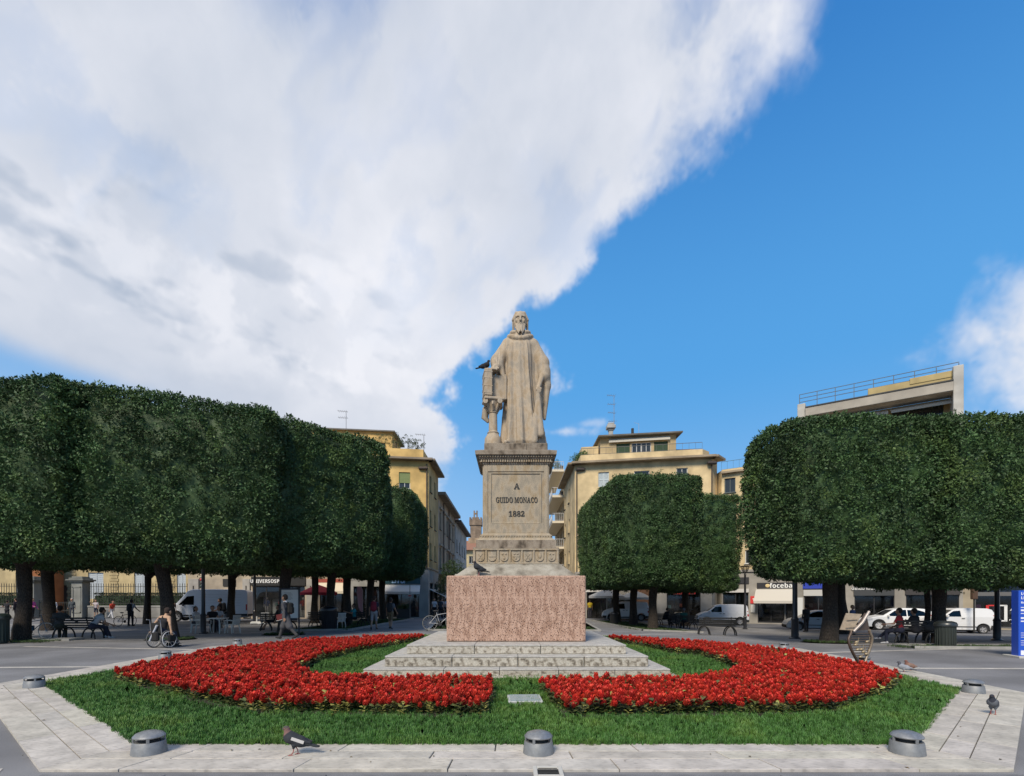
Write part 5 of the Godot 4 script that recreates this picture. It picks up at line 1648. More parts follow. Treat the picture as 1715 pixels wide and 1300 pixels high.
	facade(t, B, C, -0.15, 4.75, gs, [[0.8, 0.1, 2.1, 3.3, "room", Color(0.1, 0.13, 0.16)], [3.6, 0.1, 2.1, 3.3, "room", Color(0.05, 0.05, 0.05)]], "ground_floor")
	awning(t, B, C, 2.6, 0.5, 5.8, 1.5, 0.7, Color(0.5, 0.5, 0.48))
	ledge(t, A, B, 4.55, 0.1, 0.14, BEIGE, "string_course")
	ledge(t, B, C, 4.55, 0.1, 0.14, BEIGE, "string_course")
	mass(t, [A + Vector2(0, 0.35), B + Vector2(-0.3, 0.3), C + Vector2(-0.3, 0), Vector2(-26, 58), Vector2(-26, 49.2)], 4.6, 14.7, OCHRE)
	mass(t, [Vector2(-15, 50.5), Vector2(-10.5, 51), Vector2(-10.5, 54.3), Vector2(-26, 58)], -0.1, 4.6, gs)
	ledge(t, A, B, 14.7, 0.65, 0.2, Color(0.33, 0.27, 0.2), "eave", 0.4)
	ledge(t, B, C, 14.7, 0.65, 0.2, Color(0.33, 0.27, 0.2), "eave", 0.3)
	mass(t, [Vector2(-26, 48.0), Vector2(-15, 47.6), Vector2(-8.5, 48.6), Vector2(-8.5, 54), Vector2(-26, 57)], 14.9, 16.0, OCHRE, "attic")
	pA = Vector2(-20.0, 50.2)
	pB = Vector2(-12.1, 51.3)
	facade(t, pA, pB, 15.9, 2.6, OCHRE, [[3.4, 0.55, 1.7, 1.0, "window", Color(0.55, 0.55, 0.55)], [5.3, 0.55, 2.0, 1.0, "window", Color(0.05, 0.05, 0.05)]], "penthouse_wall")
	mass(t, [pA + Vector2(0, 0.3), pB + Vector2(-0.1, 0.3), Vector2(-12.3, 56), Vector2(-20, 57)], 15.9, 18.5, OCHRE, "penthouse")
	mass(t, [pA + Vector2(-0.3, -0.3), pB + Vector2(0.3, -0.3), Vector2(-11.9, 56.3), Vector2(-20.3, 57.3)], 18.5, 18.62, Color(0.25, 0.24, 0.22), "flat_roof")
	var dp := MB.new()
	dp.col = Color(0.08, 0.06, 0.05)
	dp.tube([Vector3(-8.05, 4.6, -47.85), Vector3(-8.05, 14.4, -47.85)], [0.06, 0.06], 7)
	dp.box(Vector3(-8.35, 14.0, -47.75), Vector3(0.9, 0.26, 0.3), 0.08)
	hang(t, "drainpipe", dp, M["plain"], Transform3D.IDENTITY)
	antenna(t, Vector3(-17.0, 18.6, -52.0), 2.3, 2)
	antenna(t, Vector3(-8.6, 16.0, -49.5), 1.7, 1)
	for q in [[-11.2, 49.0, 0.9], [-10.1, 49.2, 0.8], [-12.6, 49.0, 0.9], [-9.2, 49.3, 0.6]]:
		shrub("terrace_shrub", ["airy green shrub on the ochre block's roof terrace, left of the tallest pair", "airy green shrub on the ochre block's roof terrace, second from the right", "small shrub on the roof terrace beside the penthouse window of the ochre block", "smallest shrub at the right corner of the ochre block's roof terrace"][[-11.2, -10.1, -12.6, -9.2].find(q[0])], Vector3(q[0], 16.0, -q[1]), Vector3(0.75, q[2], 0.5), 42, Color(0.07, 0.1, 0.04), "roof terrace shrubs")
	# palazzo down the street
	t = thing("beige_palazzo", "beige palazzo with a stone balcony, down the street left of the monument", "building", Vector3(-8, 0, -62))
	var ops := []
	for i in 5:
		for q in [[5.2, 2.2], [9.4, 1.9]]: ops.append([1.0 + i * 3.0, q[0], 1.1, q[1], "window", Color(0.12, 0.1, 0.08)])
	for i in 5: ops.append([1.0 + i * 3.0, 0.3, 1.5, 3.0, "window", Color(0.05, 0.05, 0.05)])
	facade(t, Vector2(-7.9, 54.3), Vector2(-7.9, 70), -0.1, 13.1, BEIGE, ops)
	mass(t, [Vector2(-8.2, 54.3), Vector2(-8.2, 70), Vector2(-18, 70), Vector2(-18, 54.3)], 0, 13, BEIGE)
	ledge(t, Vector2(-7.9, 54.3), Vector2(-7.9, 70), 12.8, 0.8, 0.35, Color(0.35, 0.29, 0.22), "eave", 0.1)
	for i in 5:
		var m := MB.new()
		m.col = Color(0.5, 0.44, 0.36)
		for y in [7.5, 11.5]: m.box(Vector3(-7.8, y + 0.1, -(55.85 + i * 3.0)), Vector3(0.3, 0.22, 1.7), 0.03)
		hang(t, "window_hood", m, M["plaster"], Transform3D.IDENTITY)
	var bal := MB.new()
	bal.col = Color(0.5, 0.46, 0.4)
	bal.box(Vector3(-7.3, 4.5, -56.5), Vector3(1.3, 0.22, 3.6), 0.03)
	bal.box(Vector3(-6.75, 5.45, -56.5), Vector3(0.2, 0.14, 3.6), 0.02)
	for i in 12: bal.lathe([Vector2(0.04, 0), Vector2(0.09, 0.25), Vector2(0.04, 0.5), Vector2(0.06, 0.78)], Transform3D(Basis.IDENTITY, Vector3(-6.75, 4.61, -54.95 - i * 0.28)), 7)
	hang(t, "balcony", bal, M["plaster"], Transform3D.IDENTITY)
	var pipe := MB.new()
	pipe.col = Color(0.12, 0.08, 0.06)
	for d in [57.6, 62.5]: pipe.tube([Vector3(-7.75, 0, -d), Vector3(-7.75, 12.6, -d)], [0.07, 0.07], 6)
	hang(t, "drainpipe", pipe, M["plain"], Transform3D.IDENTITY)
	t = thing("white_street_house", "narrow grey-white house with a tiled dormer, farther down the street than the palazzo", "building", Vector3(-8, 0, -78))
	ops = []
	for i in 4:
		for q in [[4.6, 2.0], [8.4, 1.8]]: ops.append([1.2 + i * 3.8, q[0], 1.2, q[1], "window", Color(0.1, 0.1, 0.1)])
	facade(t, Vector2(-7.8, 70), Vector2(-7.8, 87), -0.1, 12.6, Color(0.55, 0.54, 0.5), ops)
	mass(t, [Vector2(-8.1, 70), Vector2(-8.1, 87), Vector2(-18, 87), Vector2(-18, 70)], 0, 12.4, STONE)
	ledge(t, Vector2(-7.8, 70), Vector2(-7.8, 87), 12.3, 0.8, 0.3, Color(0.2, 0.17, 0.15), "eave", 0.1)
	var rf := MB.new()
	for i in 2: rf.prism(PackedVector2Array([Vector2(-3, 0), Vector2(0, 0), Vector2(0, 2.6), Vector2(-3, 3.4)]), 5.0, Transform3D(Basis.IDENTITY, Vector3(-8.6 + 0.0 * i, 12.6, -76 - i * 6)))
	hang(t, "roof", rf, M["tile"], Transform3D.IDENTITY)
	# houses that close the street, and the old tower
	t = thing("yellow_street_house", "pale yellow house with a tiled roof closing the far end of the street", "building", Vector3(-4, 0, -118))
	ops = []
	for i in 8:
		for q in [[3.5, 2.0], [7.0, 2.0], [10.2, 1.7]]: ops.append([1.0 + i * 3.0, q[0], 1.2, q[1], "window", Color(0.5, 0.5, 0.5)])
	facade(t, Vector2(-14, 118), Vector2(12, 118), -0.2, 13.3, Color(0.66, 0.56, 0.33), ops)
	mass(t, [Vector2(-14, 118.4), Vector2(12, 118.4), Vector2(12, 130), Vector2(-14, 130)], 0, 13, BEIGE)
	rf = MB.new()
	rf.prism(PackedVector2Array([Vector2(-1.0, 0), Vector2(13.5, 0), Vector2(6, 2.9)]), 27.0, Transform3D(Basis(Vector3(0, 0, -1), Vector3.UP, Vector3.RIGHT), Vector3(-14.5, 13.05, -118)))
	hang(t, "roof", rf, M["tile"], Transform3D.IDENTITY)
	mass(t, [Vector2(-10.5, 122), Vector2(-6, 122), Vector2(-6, 126), Vector2(-10.5, 126)], 13.5, 16.4, Color(0.45, 0.33, 0.22), "dormer")
	t = thing("crenellated_tower", "brown stone tower with crenellated top, far down the street left of the monument", "tower", Vector3(-14, 0, -200))
	var tw := MB.new()
	tw.col = Color(0.3, 0.22, 0.16)
	tw.box(Vector3(-14.2, 16, -200), Vector3(4.2, 32, 4.2))
	tw.box(Vector3(-14.2, 31.6, -200), Vector3(4.9, 2.0, 4.9))
	hang(t, "shaft", tw, M["plaster"], Transform3D.IDENTITY)
	for i in 5:
		for j in 5:
			if i in [0, 4] or j in [0, 4]:
				var mm := MB.new()
				mm.col = Color(0.3, 0.22, 0.16)
				mm.box(Vector3(-16.3 + i * 1.05, 33.1, -202.1 + j * 1.05), Vector3(0.6, 1.1, 0.6), 0.05)
				hang(t, "merlon", mm, M["plaster"], Transform3D.IDENTITY)
	tw = MB.new()
	tw.col = Color(0.33, 0.25, 0.18)
	for i in 2:
		tw.box(Vector3(-14.9 + i * 1.1, 34.6, -200), Vector3(0.5, 4.0, 0.8), 0.05)
	tw.box(Vector3(-14.35, 35.4, -200), Vector3(1.6, 0.6, 0.7))
	hang(t, "belfry", tw, M["plaster"], Transform3D.IDENTITY)
	# --- left: low shop block ---
	A = Vector2(-31.0, 48.5)
	B = Vector2(-15.05, 48.5)
	t = thing("cream_shop_building", "cream building with the black sport shop front, behind the white chairs", "building", Vector3(-23, -0.1, -49))
	facade(t, A, B, 3.6, 6.4, Color(0.6, 0.5, 0.36), [[2.0, 1.5, 1.2, 1.8, "window"], [6.0, 1.5, 1.2, 1.8, "window"], [10.0, 1.5, 1.2, 1.8, "window"], [13.5, 1.5, 1.2, 1.8, "window"]])
	facade(t, A, B, -0.2, 3.8, Color(0.56, 0.47, 0.36), [[6.2, 0.1, 5.0, 3.0, "room", Color(0.34, 0.36, 0.36)], [12.6, 0.1, 3.0, 3.0, "room", Color(0.06, 0.04, 0.04)], [1.7, 0.1, 1.6, 2.6, "door", Color(0.06, 0.05, 0.05)]], "ground_floor")
	sign_board(t, A, B, 2.95, 6.1, 11.3, 0.85, Color(0.016, 0.016, 0.017), "UNIVERSOSPORT", 0.33, Color(0.78, 0.78, 0.76), 0.34)
	sign_board(t, A, B, 2.9, 3.4, 4.6, 0.7, Color(0.02, 0.02, 0.02), "", 0.12)
	sign_board(t, A, B, 3.25, 12.5, 15.7, 0.35, Color(0.3, 0.06, 0.04))
	awning(t, A, B, 3.2, 12.4, 15.8, 1.3, 0.8, Color(0.62, 0.55, 0.43))
	mass(t, [A + Vector2(0, 0.4), B + Vector2(0, 0.4), Vector2(-15.05, 58), Vector2(-31, 58)], 3.6, 10, Color(0.5, 0.42, 0.3))
	mass(t, [A + Vector2(0, 2.9), B + Vector2(0, 2.9), Vector2(-15.05, 58), Vector2(-31, 58)], -0.1, 3.6, STONE)
	for q in [[0.15, 0.95], [5.3, 0.7], [11.4, 0.8], [15.75, 0.5]]:
		var m := MB.new()
		m.col = Color(0.5, 0.47, 0.42)
		m.box(Vector3(q[0] + q[1] / 2, 1.85, 0.06), Vector3(q[1], 3.7, 0.16), 0.02)
		m.col = Color(0.1, 0.09, 0.08)
		m.box(Vector3(q[0] + q[1] / 2, 2.6, 0.16), Vector3(0.1, 0.9, 0.06), 0.02)
		hang(t, "pilaster", m, M["plaster"], wall_frame(A, B, -0.1))
	# clothed dummies in the shop window
	k = 0
	for q in [[7.3, Color(0.06, 0.1, 0.25), Color(0.5, 0.5, 0.5)], [8.7, Color(0.45, 0.02, 0.03), Color(0.35, 0.02, 0.03)], [9.9, Color(0.7, 0.7, 0.7), Color(0.03, 0.03, 0.03)], [10.8, Color(0.3, 0.05, 0.04), Color(0.1, 0.1, 0.1)]]:
		var p := wall_frame(A, B, 0.0) * Vector3(q[0], 0.05, -0.6)
		var d := thing("shop_dummy", ["dressed shop dummy in blue top, leftmost in the sport shop window", "dressed shop dummy all in red in the sport shop window", "dressed shop dummy in white top and black shorts in the sport shop window", "dressed shop dummy in dark red top, rightmost in the sport shop window"][k], "shop dummy", p, 0.0, "shop dummies")
		k += 1
		var m := MB.new()
		m.col = q[1]
		m.tube([Vector3(0, 0.95, 0), Vector3(0, 1.15, 0), Vector3(0, 1.45, 0), Vector3(0, 1.52, 0)], [0.17, 0.16, 0.22, 0.08], 10, true, 0.6)
		for s in [-1, 1]: m.tube([Vector3(s * 0.2, 1.42, 0), Vector3(s * 0.27, 1.15, 0.02)], [0.075, 0.06], 7)
		obj("shirt", m, M["cloth"], d)
		m = MB.new()
		m.col = q[2]
		for s in [-1, 1]: m.tube([Vector3(s * 0.09, 0.97, 0), Vector3(s * 0.1, 0.55, 0)], [0.11, 0.1], 8)
		obj("shorts", m, M["cloth"], d)
		m = MB.new()
		m.col = Color(0.6, 0.58, 0.55)
		for s in [-1, 1]: m.tube([Vector3(s * 0.1, 0.56, 0), Vector3(s * 0.1, 0.0, 0.02)], [0.06, 0.04], 7)
		for s in [-1, 1]: m.tube([Vector3(s * 0.27, 1.16, 0.02), Vector3(s * 0.28, 0.85, 0.06)], [0.04, 0.03], 6)
		m.ball(Vector3(0, 1.66, 0), Vector3(0.09, 0.13, 0.1), 10)
		obj("figure", m, M["gloss"], d)
	# --- left: villa behind its fence ---
	A = Vector2(-60, 56)
	B = Vector2(-30.8, 56)
	t = thing("yellow_villa", "low yellow villa with rusticated corners and grey shutters, behind the fence at the left", "building", Vector3(-45, -0.1, -56))
	ops = []
	var VY := Color(0.66, 0.52, 0.28)
	for q in [[5.2, 1.5], [13.2, 1.7], [18.3, 1.6], [23.0, 1.0]]: ops.append([q[0], 1.9, q[1], 2.9, "shutter", Color(0.42, 0.46, 0.49)])
	for q in [[5.2, 1.5], [13.2, 1.7], [18.3, 1.6]]: ops.append([q[0], 6.2, q[1], 2.4, "shutter", Color(0.42, 0.46, 0.49)])
	ops.append([9.6, 0.2, 1.6, 3.2, "door", Color(0.1, 0.06, 0.04)])
	facade(t, A, B, -0.2, 10.0, VY, ops)
	mass(t, [A + Vector2(0, 0.4), B + Vector2(0, 0.4), Vector2(-30.8, 66), Vector2(-60, 66)], -0.1, 9.8, VY)
	ledge(t, A, B, 9.8, 0.6, 0.25, STONE, "eave", 0.3)
	for q in [8.3, 10.9, 15.6, 20.6, 21.8, 24.6, 27.4]:
		for i in 17:
			var m := MB.new()
			m.col = VY * rng.randf_range(0.9, 1.0)
			m.box(Vector3(q + 0.5, 0.25 + i * 0.33, 0.035), Vector3(1.0 if i % 2 else 0.8, 0.3, 0.07), 0.015)
			hang(t, "quoin", m, M["plaster"], wall_frame(A, B, -0.1))
	t = thing("orange_house", "narrow orange-brick house front between the tree trunks at the far left", "building", Vector3(-47.5, -0.1, -53.6))
	facade(t, Vector2(-50.6, 53.4), Vector2(-49.1, 53.5), -0.2, 8.0, Color(0.42, 0.16, 0.06), [[0.5, 0.2, 0.8, 2.4, "door", Color(0.03, 0.02, 0.02)]])
	mass(t, [Vector2(-50.4, 53.8), Vector2(-49.2, 53.9), Vector2(-49.2, 55.7), Vector2(-50.4, 55.7)], -0.1, 7.8, Color(0.42, 0.16, 0.06))
	fence()

func fence() -> void:
	var A := Vector2(-56, 50.0)
	var B := Vector2(-30.2, 51.0)
	var xf := wall_frame(A, B, -0.15)
	var segs := [[0.0, 7.7, "low garden wall with railings and a clipped hedge behind, left of the gate pillars"], [13.9, 25.8, "low garden wall with railings and a clipped hedge behind, right of the gate pillars"]]
	for q in segs:
		var t := thing("garden_wall", q[2], "wall", xf.origin)
		var m := MB.new()
		m.col = Color(0.3, 0.29, 0.26)
		var w: float = q[1] - q[0]
		m.box(Vector3(q[0] + w / 2, 0.5, 0), Vector3(w, 1.1, 0.4), 0.02)
		m.col = Color(0.36, 0.35, 0.32)
		m.box(Vector3(q[0] + w / 2, 1.1, 0), Vector3(w, 0.14, 0.52), 0.02)
		hang(t, "base_wall", m, M["plaster"], xf)
		var n := int(w / 0.24)
		for i in n:
			var b := MB.new()
			b.col = Color(0.03, 0.028, 0.026)
			b.bar(Vector3(q[0] + 0.12 + i * 0.24, 1.15, -0.1), Vector3(q[0] + 0.12 + i * 0.24, 3.25, -0.1), 0.035, 0.035)
			b.tube([Vector3(q[0] + 0.12 + i * 0.24, 3.22, -0.1), Vector3(q[0] + 0.12 + i * 0.24, 3.45, -0.1)], [0.04, 0.004], 5, false)
			hang(t, "railing_bar", b, M["plain"], xf)
		var r := MB.new()
		r.col = Color(0.03, 0.028, 0.026)
		for y in [1.4, 3.1]: r.box(Vector3(q[0] + w / 2, y, -0.1), Vector3(w, 0.05, 0.03))
		hang(t, "rail", r, M["plain"], xf)
		var h := thing("clipped_hedge", "dark clipped hedge along the garden wall " + ("left" if q[0] < 1.0 else "right") + " of the gate pillars", "hedge", xf * Vector3(q[0] + w / 2, 0, -0.9))
		var cm := MB.new()
		cm.col = Color(0.03, 0.055, 0.02)
		cm.box(Vector3(0, 1.1, 0), Vector3(w - 0.2, 2.2, 0.8), 0.1, xf.basis)
		obj("twigs", cm, M["leaf"], h)
		var tx := []
		var cl := PackedColorArray()
		for i in int(w * 90):
			var p := Vector3(rng.randf_range(-w / 2, w / 2), rng.randf_range(0.9, 2.45), 0.45)
			if rng.randf() < 0.3: p = Vector3(p.x, 2.3 + rng.randf_range(0, 0.1), rng.randf_range(-0.45, 0.45))
			tx.append(Transform3D(turned(rng.randf_range(0.6, 1.0), 1.5), xf.basis * p))
			var bb := rng.randf_range(0.6, 1.3)
			cl.append(Color(0.032 * bb, 0.06 * bb, 0.022 * bb))
		tag(scatter("foliage", leafy, M["leaf"], tx, cl, h), "", "", "", "stuff")
	var k := 0
	for s in [8.5, 13.1]:
		var t := thing("gate_pillar", ["grey stone gate pillar with a moulded cap, behind the person in pink", "grey stone gate pillar with a moulded cap, beside the man in the grey suit"][k], "gate pillar", xf * Vector3(s, 0, 0), 0.0, "gate pillars")
		k += 1
		var m := MB.new()
		m.col = Color(0.3, 0.3, 0.27)
		m.box(Vector3(0, 1.75, 0), Vector3(1.08, 3.5, 1.0), 0.02)
		obj("shaft", m, M["plaster"], t)
		m = MB.new()
		m.col = Color(0.26, 0.26, 0.235)
		for q in [[-0.38, 1.75, 0.12, 2.6], [0.38, 1.75, 0.12, 2.6], [0.0, 3.0, 0.88, 0.12], [0.0, 0.5, 0.88, 0.12]]: m.box(Vector3(q[0], q[1], 0.52), Vector3(q[2], q[3], 0.06), 0.01)
		obj("panel_frame", m, M["plaster"], t)
		m = MB.new()
		m.col = Color(0.2, 0.2, 0.18)
		for q in [[3.56, 1.5, 0.14], [3.7, 1.75, 0.14], [3.84, 1.4, 0.16], [3.98, 1.05, 0.16]]: m.box(Vector3(0, q[0], 0), Vector3(q[1], q[2], q[1] - 0.12), 0.03)
		obj("cap", m, M["plaster"], t)
	var g := thing("garden_gate", "dark iron double gate between the two grey pillars", "gate", xf * Vector3(10.8, 0, 0))
	for s in [-1, 1]:
		for i in 9:
			var b := MB.new()
			b.col = Color(0.03, 0.028, 0.026)
			b.bar(Vector3(s * (0.12 + i * 0.2), 0.1, 0), Vector3(s * (0.12 + i * 0.2), 1.5 + 0.03 * i, 0), 0.03, 0.03)
			obj("gate_bar", b, M["plain"], g)
	var r := MB.new()
	r.col = Color(0.03, 0.028, 0.026)
	for y in [0.15, 0.7, 1.45]: r.box(Vector3(0, y, 0), Vector3(3.5, 0.05, 0.04))
	obj("gate_rail", r, M["plain"], g)

# ---- vehicles: side outline (x forward, y up), pressed into a body with rounded shoulders ----
func vehicle(called: String, label: String, cat: String, at: Vector3, turn: float, S: Dictionary) -> Node3D:
	var t := thing(called, label, cat, at, turn, S.get("group", ""))
	var top: Array = S.top
	var L: float = S.len
	var W: float = S.w
	var belt: float = S.belt
	var H := 0.0
	for p in top: H = maxf(H, p[1])
	var zw := func(y: float) -> float: return W - S.tumble * maxf(0.0, y - belt) / (H - belt) - 0.05 * maxf(0.0, 0.6 - y)
	var pts := []
	for p in top: pts.append(Vector2(p[0] - L / 2, p[1]))
	var yb: float = S.low
	var wr: float = S.r
	var ar := wr + 0.07
	for wx in [S.front, S.rear]:
		var c := Vector2(wx - L / 2, wr)
		var a0 := asin(clampf((yb - wr) / ar, -1, 1))
		for i in 11: pts.append(c + Vector2(cos(lerpf(a0, PI - a0, i / 10.0)), sin(lerpf(a0, PI - a0, i / 10.0))) * ar)
	var n := pts.size()
	var nr := []
	for i in n:
		var e0: Vector2 = (pts[i] - pts[(i + n - 1) % n]).normalized()
		var e1: Vector2 = (pts[(i + 1) % n] - pts[i]).normalized()
		var q := Vector2(-e0.y - e1.y, e0.x + e1.x)
		nr.append(q.normalized())
	var b := 0.055
	var inner := PackedVector2Array()
	for i in n: inner.append(pts[i] - nr[i] * b)
	var m := MB.new()
	m.col = S.color
	for half in [[-1.0, belt], [belt, 9.0]]:
		for pg in Geometry2D.intersect_polygons(inner, PackedVector2Array([Vector2(-9, half[0]), Vector2(9, half[0]), Vector2(9, half[1]), Vector2(-9, half[1])])):
			var tr := Geometry2D.triangulate_polygon(pg)
			for k in range(0, tr.size(), 3):
				for s in [-1.0, 1.0]:
					var q := []
					for j in 3: q.append(Vector3(pg[tr[k + j]].x, pg[tr[k + j]].y, s * zw.call(pg[tr[k + j]].y)))
					m.away(q, Vector3(q[0].x, q[0].y, 0))
	for i in n:
		var j := (i + 1) % n
		var sharp: bool = nr[i].dot(nr[j]) < 0.6
		var ed: Vector2 = (pts[j] - pts[i]).normalized()
		var en := Vector3(-ed.y, ed.x, 0)
		var ni := en if sharp else Vector3(nr[i].x, nr[i].y, 0)
		var nj := en if sharp else Vector3(nr[j].x, nr[j].y, 0)
		var zi: float = zw.call(pts[i].y)
		var zj: float = zw.call(pts[j].y)
		for s in [-1.0, 1.0]:
			var o0 := Vector3(pts[i].x, pts[i].y, s * (zi - b))
			var o1 := Vector3(pts[j].x, pts[j].y, s * (zj - b))
			var i0 := Vector3(inner[i].x, inner[i].y, s * zw.call(inner[i].y))
			var i1 := Vector3(inner[j].x, inner[j].y, s * zw.call(inner[j].y))
			var sn := Vector3(0, 0, s)
			m.tn(o0, o1, i1, ni, nj, sn); m.tn(o0, i1, i0, ni, sn, sn)
		m.tn(Vector3(pts[i].x, pts[i].y, zi - b), Vector3(pts[j].x, pts[j].y, zj - b), Vector3(pts[j].x, pts[j].y, b - zj), ni, nj, nj)
		m.tn(Vector3(pts[i].x, pts[i].y, zi - b), Vector3(pts[j].x, pts[j].y, b - zj), Vector3(pts[i].x, pts[i].y, b - zi), ni, nj, ni)
	obj("body", m, M["gloss"], t)
	var panel := func(called2: String, poly: Array, c: Color, mm: Material, lift: float) -> void:
		for s in [-1.0, 1.0]:
			var g := MB.new()
			g.col = c
			var pg := PackedVector2Array()
			for p in poly: pg.append(Vector2(p[0] - L / 2, p[1]))
			var tr := Geometry2D.triangulate_polygon(pg)
			for k in range(0, tr.size(), 3):
				var q := []
				for j in 3: q.append(Vector3(pg[tr[k + j]].x, pg[tr[k + j]].y, s * (zw.call(pg[tr[k + j]].y) + lift)))
				g.away(q, Vector3(q[0].x, q[0].y, 0))
			for k in pg.size():
				var p0 := pg[k]
				var p1 := pg[(k + 1) % pg.size()]
				var a := Vector3(p0.x, p0.y, s * (zw.call(p0.y) + lift))
				var c2 := Vector3(p1.x, p1.y, s * (zw.call(p1.y) + lift))
				g.away([a, c2, c2 - Vector3(0, 0, s * 0.03), a - Vector3(0, 0, s * 0.03)], Vector3(0, belt, 0))
			obj(called2, g, mm, t)
	for q in S.windows: panel.call("window", q, Color(0.022, 0.026, 0.028), M["pane"], 0.006)
	for q in S.get("dark", []): panel.call("trim", q, Color(0.02, 0.02, 0.021), M["plain"], 0.008)
	for q in S.get("ribs", []): panel.call("panel_rib", q, S.color * 0.93, M["gloss"], 0.012)
	panel.call("headlight", S.head, Color(0.55, 0.56, 0.58), M["gloss"], 0.008)
	panel.call("rear_light", S.tail, Color(0.4, 0.015, 0.015), M["gloss"], 0.008)
	for x in S.get("seams", []): panel.call("door_seam", [[x, S.low + 0.06], [x + 0.015, S.low + 0.06], [x + 0.015, belt + 0.02], [x, belt + 0.02]], Color(0.04, 0.04, 0.04), M["plain"], 0.004)
	for x in S.get("handles", []): panel.call("door_handle", [[x, belt - 0.12], [x + 0.18, belt - 0.12], [x + 0.18, belt - 0.08], [x, belt - 0.08]], Color(0.03, 0.03, 0.03), M["plain"], 0.03)
	# windscreen, wing mirrors, number plates' bumpers
	for q in S.screens:
		var g := MB.new()
		g.col = Color(0.022, 0.026, 0.028)
		var p0: Vector2 = pts[q[0]]
		var p1: Vector2 = pts[q[1]]
		var up := Vector3(-(p1 - p0).y, (p1 - p0).x, 0).normalized() * 0.006
		var z0: float = zw.call(p0.y) - 0.14
		var z1: float = zw.call(p1.y) - 0.14
		var a := p0.lerp(p1, 0.06)
		var c := p0.lerp(p1, 0.94)
		g.away([Vector3(a.x, a.y, z0) + up, Vector3(c.x, c.y, z1) + up, Vector3(c.x, c.y, -z1) + up, Vector3(a.x, a.y, -z0) + up], Vector3(0, 0, 0))
		obj("windscreen", g, M["pane"], t)
	for s in [-1.0, 1.0]:
		var g := MB.new()
		g.col = S.get("mirror", S.color)
		g.box(Vector3(S.mx - L / 2, belt + 0.06, s * (W + 0.1)), Vector3(0.12, 0.2, 0.22), 0.05)
		obj("wing_mirror", g, M["gloss"], t)
	var ub := MB.new()
	ub.col = Color(0.012, 0.012, 0.012)
	ub.box(Vector3(0, (yb + wr) / 2 + 0.1, 0), Vector3(L - 0.5, 0.4, W * 1.5))
	for x in [0.06, L - 0.06]: ub.box(Vector3(x - L / 2, yb + 0.14, 0), Vector3(0.14, 0.24, W * 1.86), 0.05)
	obj("underbody", ub, M["plain"], t)
	for wx in [S.front, S.rear]:
		for s in [-1.0, 1.0]:
			var xf := Transform3D(Basis(Vector3.RIGHT, s * PI / 2), Vector3(wx - L / 2, wr, s * (W - 0.2)))
			var ty := MB.new()
			ty.col = Color(0.02, 0.02, 0.02)
			ty.lathe([Vector2(wr * 0.66, 0.17), Vector2(wr * 0.7, 0.0), Vector2(wr * 0.96, 0.0), Vector2(wr, 0.03), Vector2(wr, 0.16), Vector2(wr * 0.95, 0.195), Vector2(wr * 0.68, 0.19), Vector2(wr * 0.64, 0.17)], xf, 24)
			var w := obj("wheel", ty, M["plain"], t)
			var rm := MB.new()
			rm.col = S.get("rim", Color(0.3, 0.3, 0.31))
			rm.lathe([Vector2(0, 0.12), Vector2(wr * 0.14, 0.13), Vector2(wr * 0.16, 0.1), Vector2(wr * 0.55, 0.07), Vector2(wr * 0.62, 0.17), Vector2(wr * 0.68, 0.18)], xf, 20)
			for i in 5:
				var a := TAU * i / 5.0
				rm.box(xf * Vector3(cos(a) * wr * 0.38, 0.13, sin(a) * wr * 0.38), Vector3(wr * 0.52, 0.035, 0.07), 0.01, xf.basis * Basis(Vector3.UP, -a))
			obj("rim", rm, M["gloss"], w)
	return t

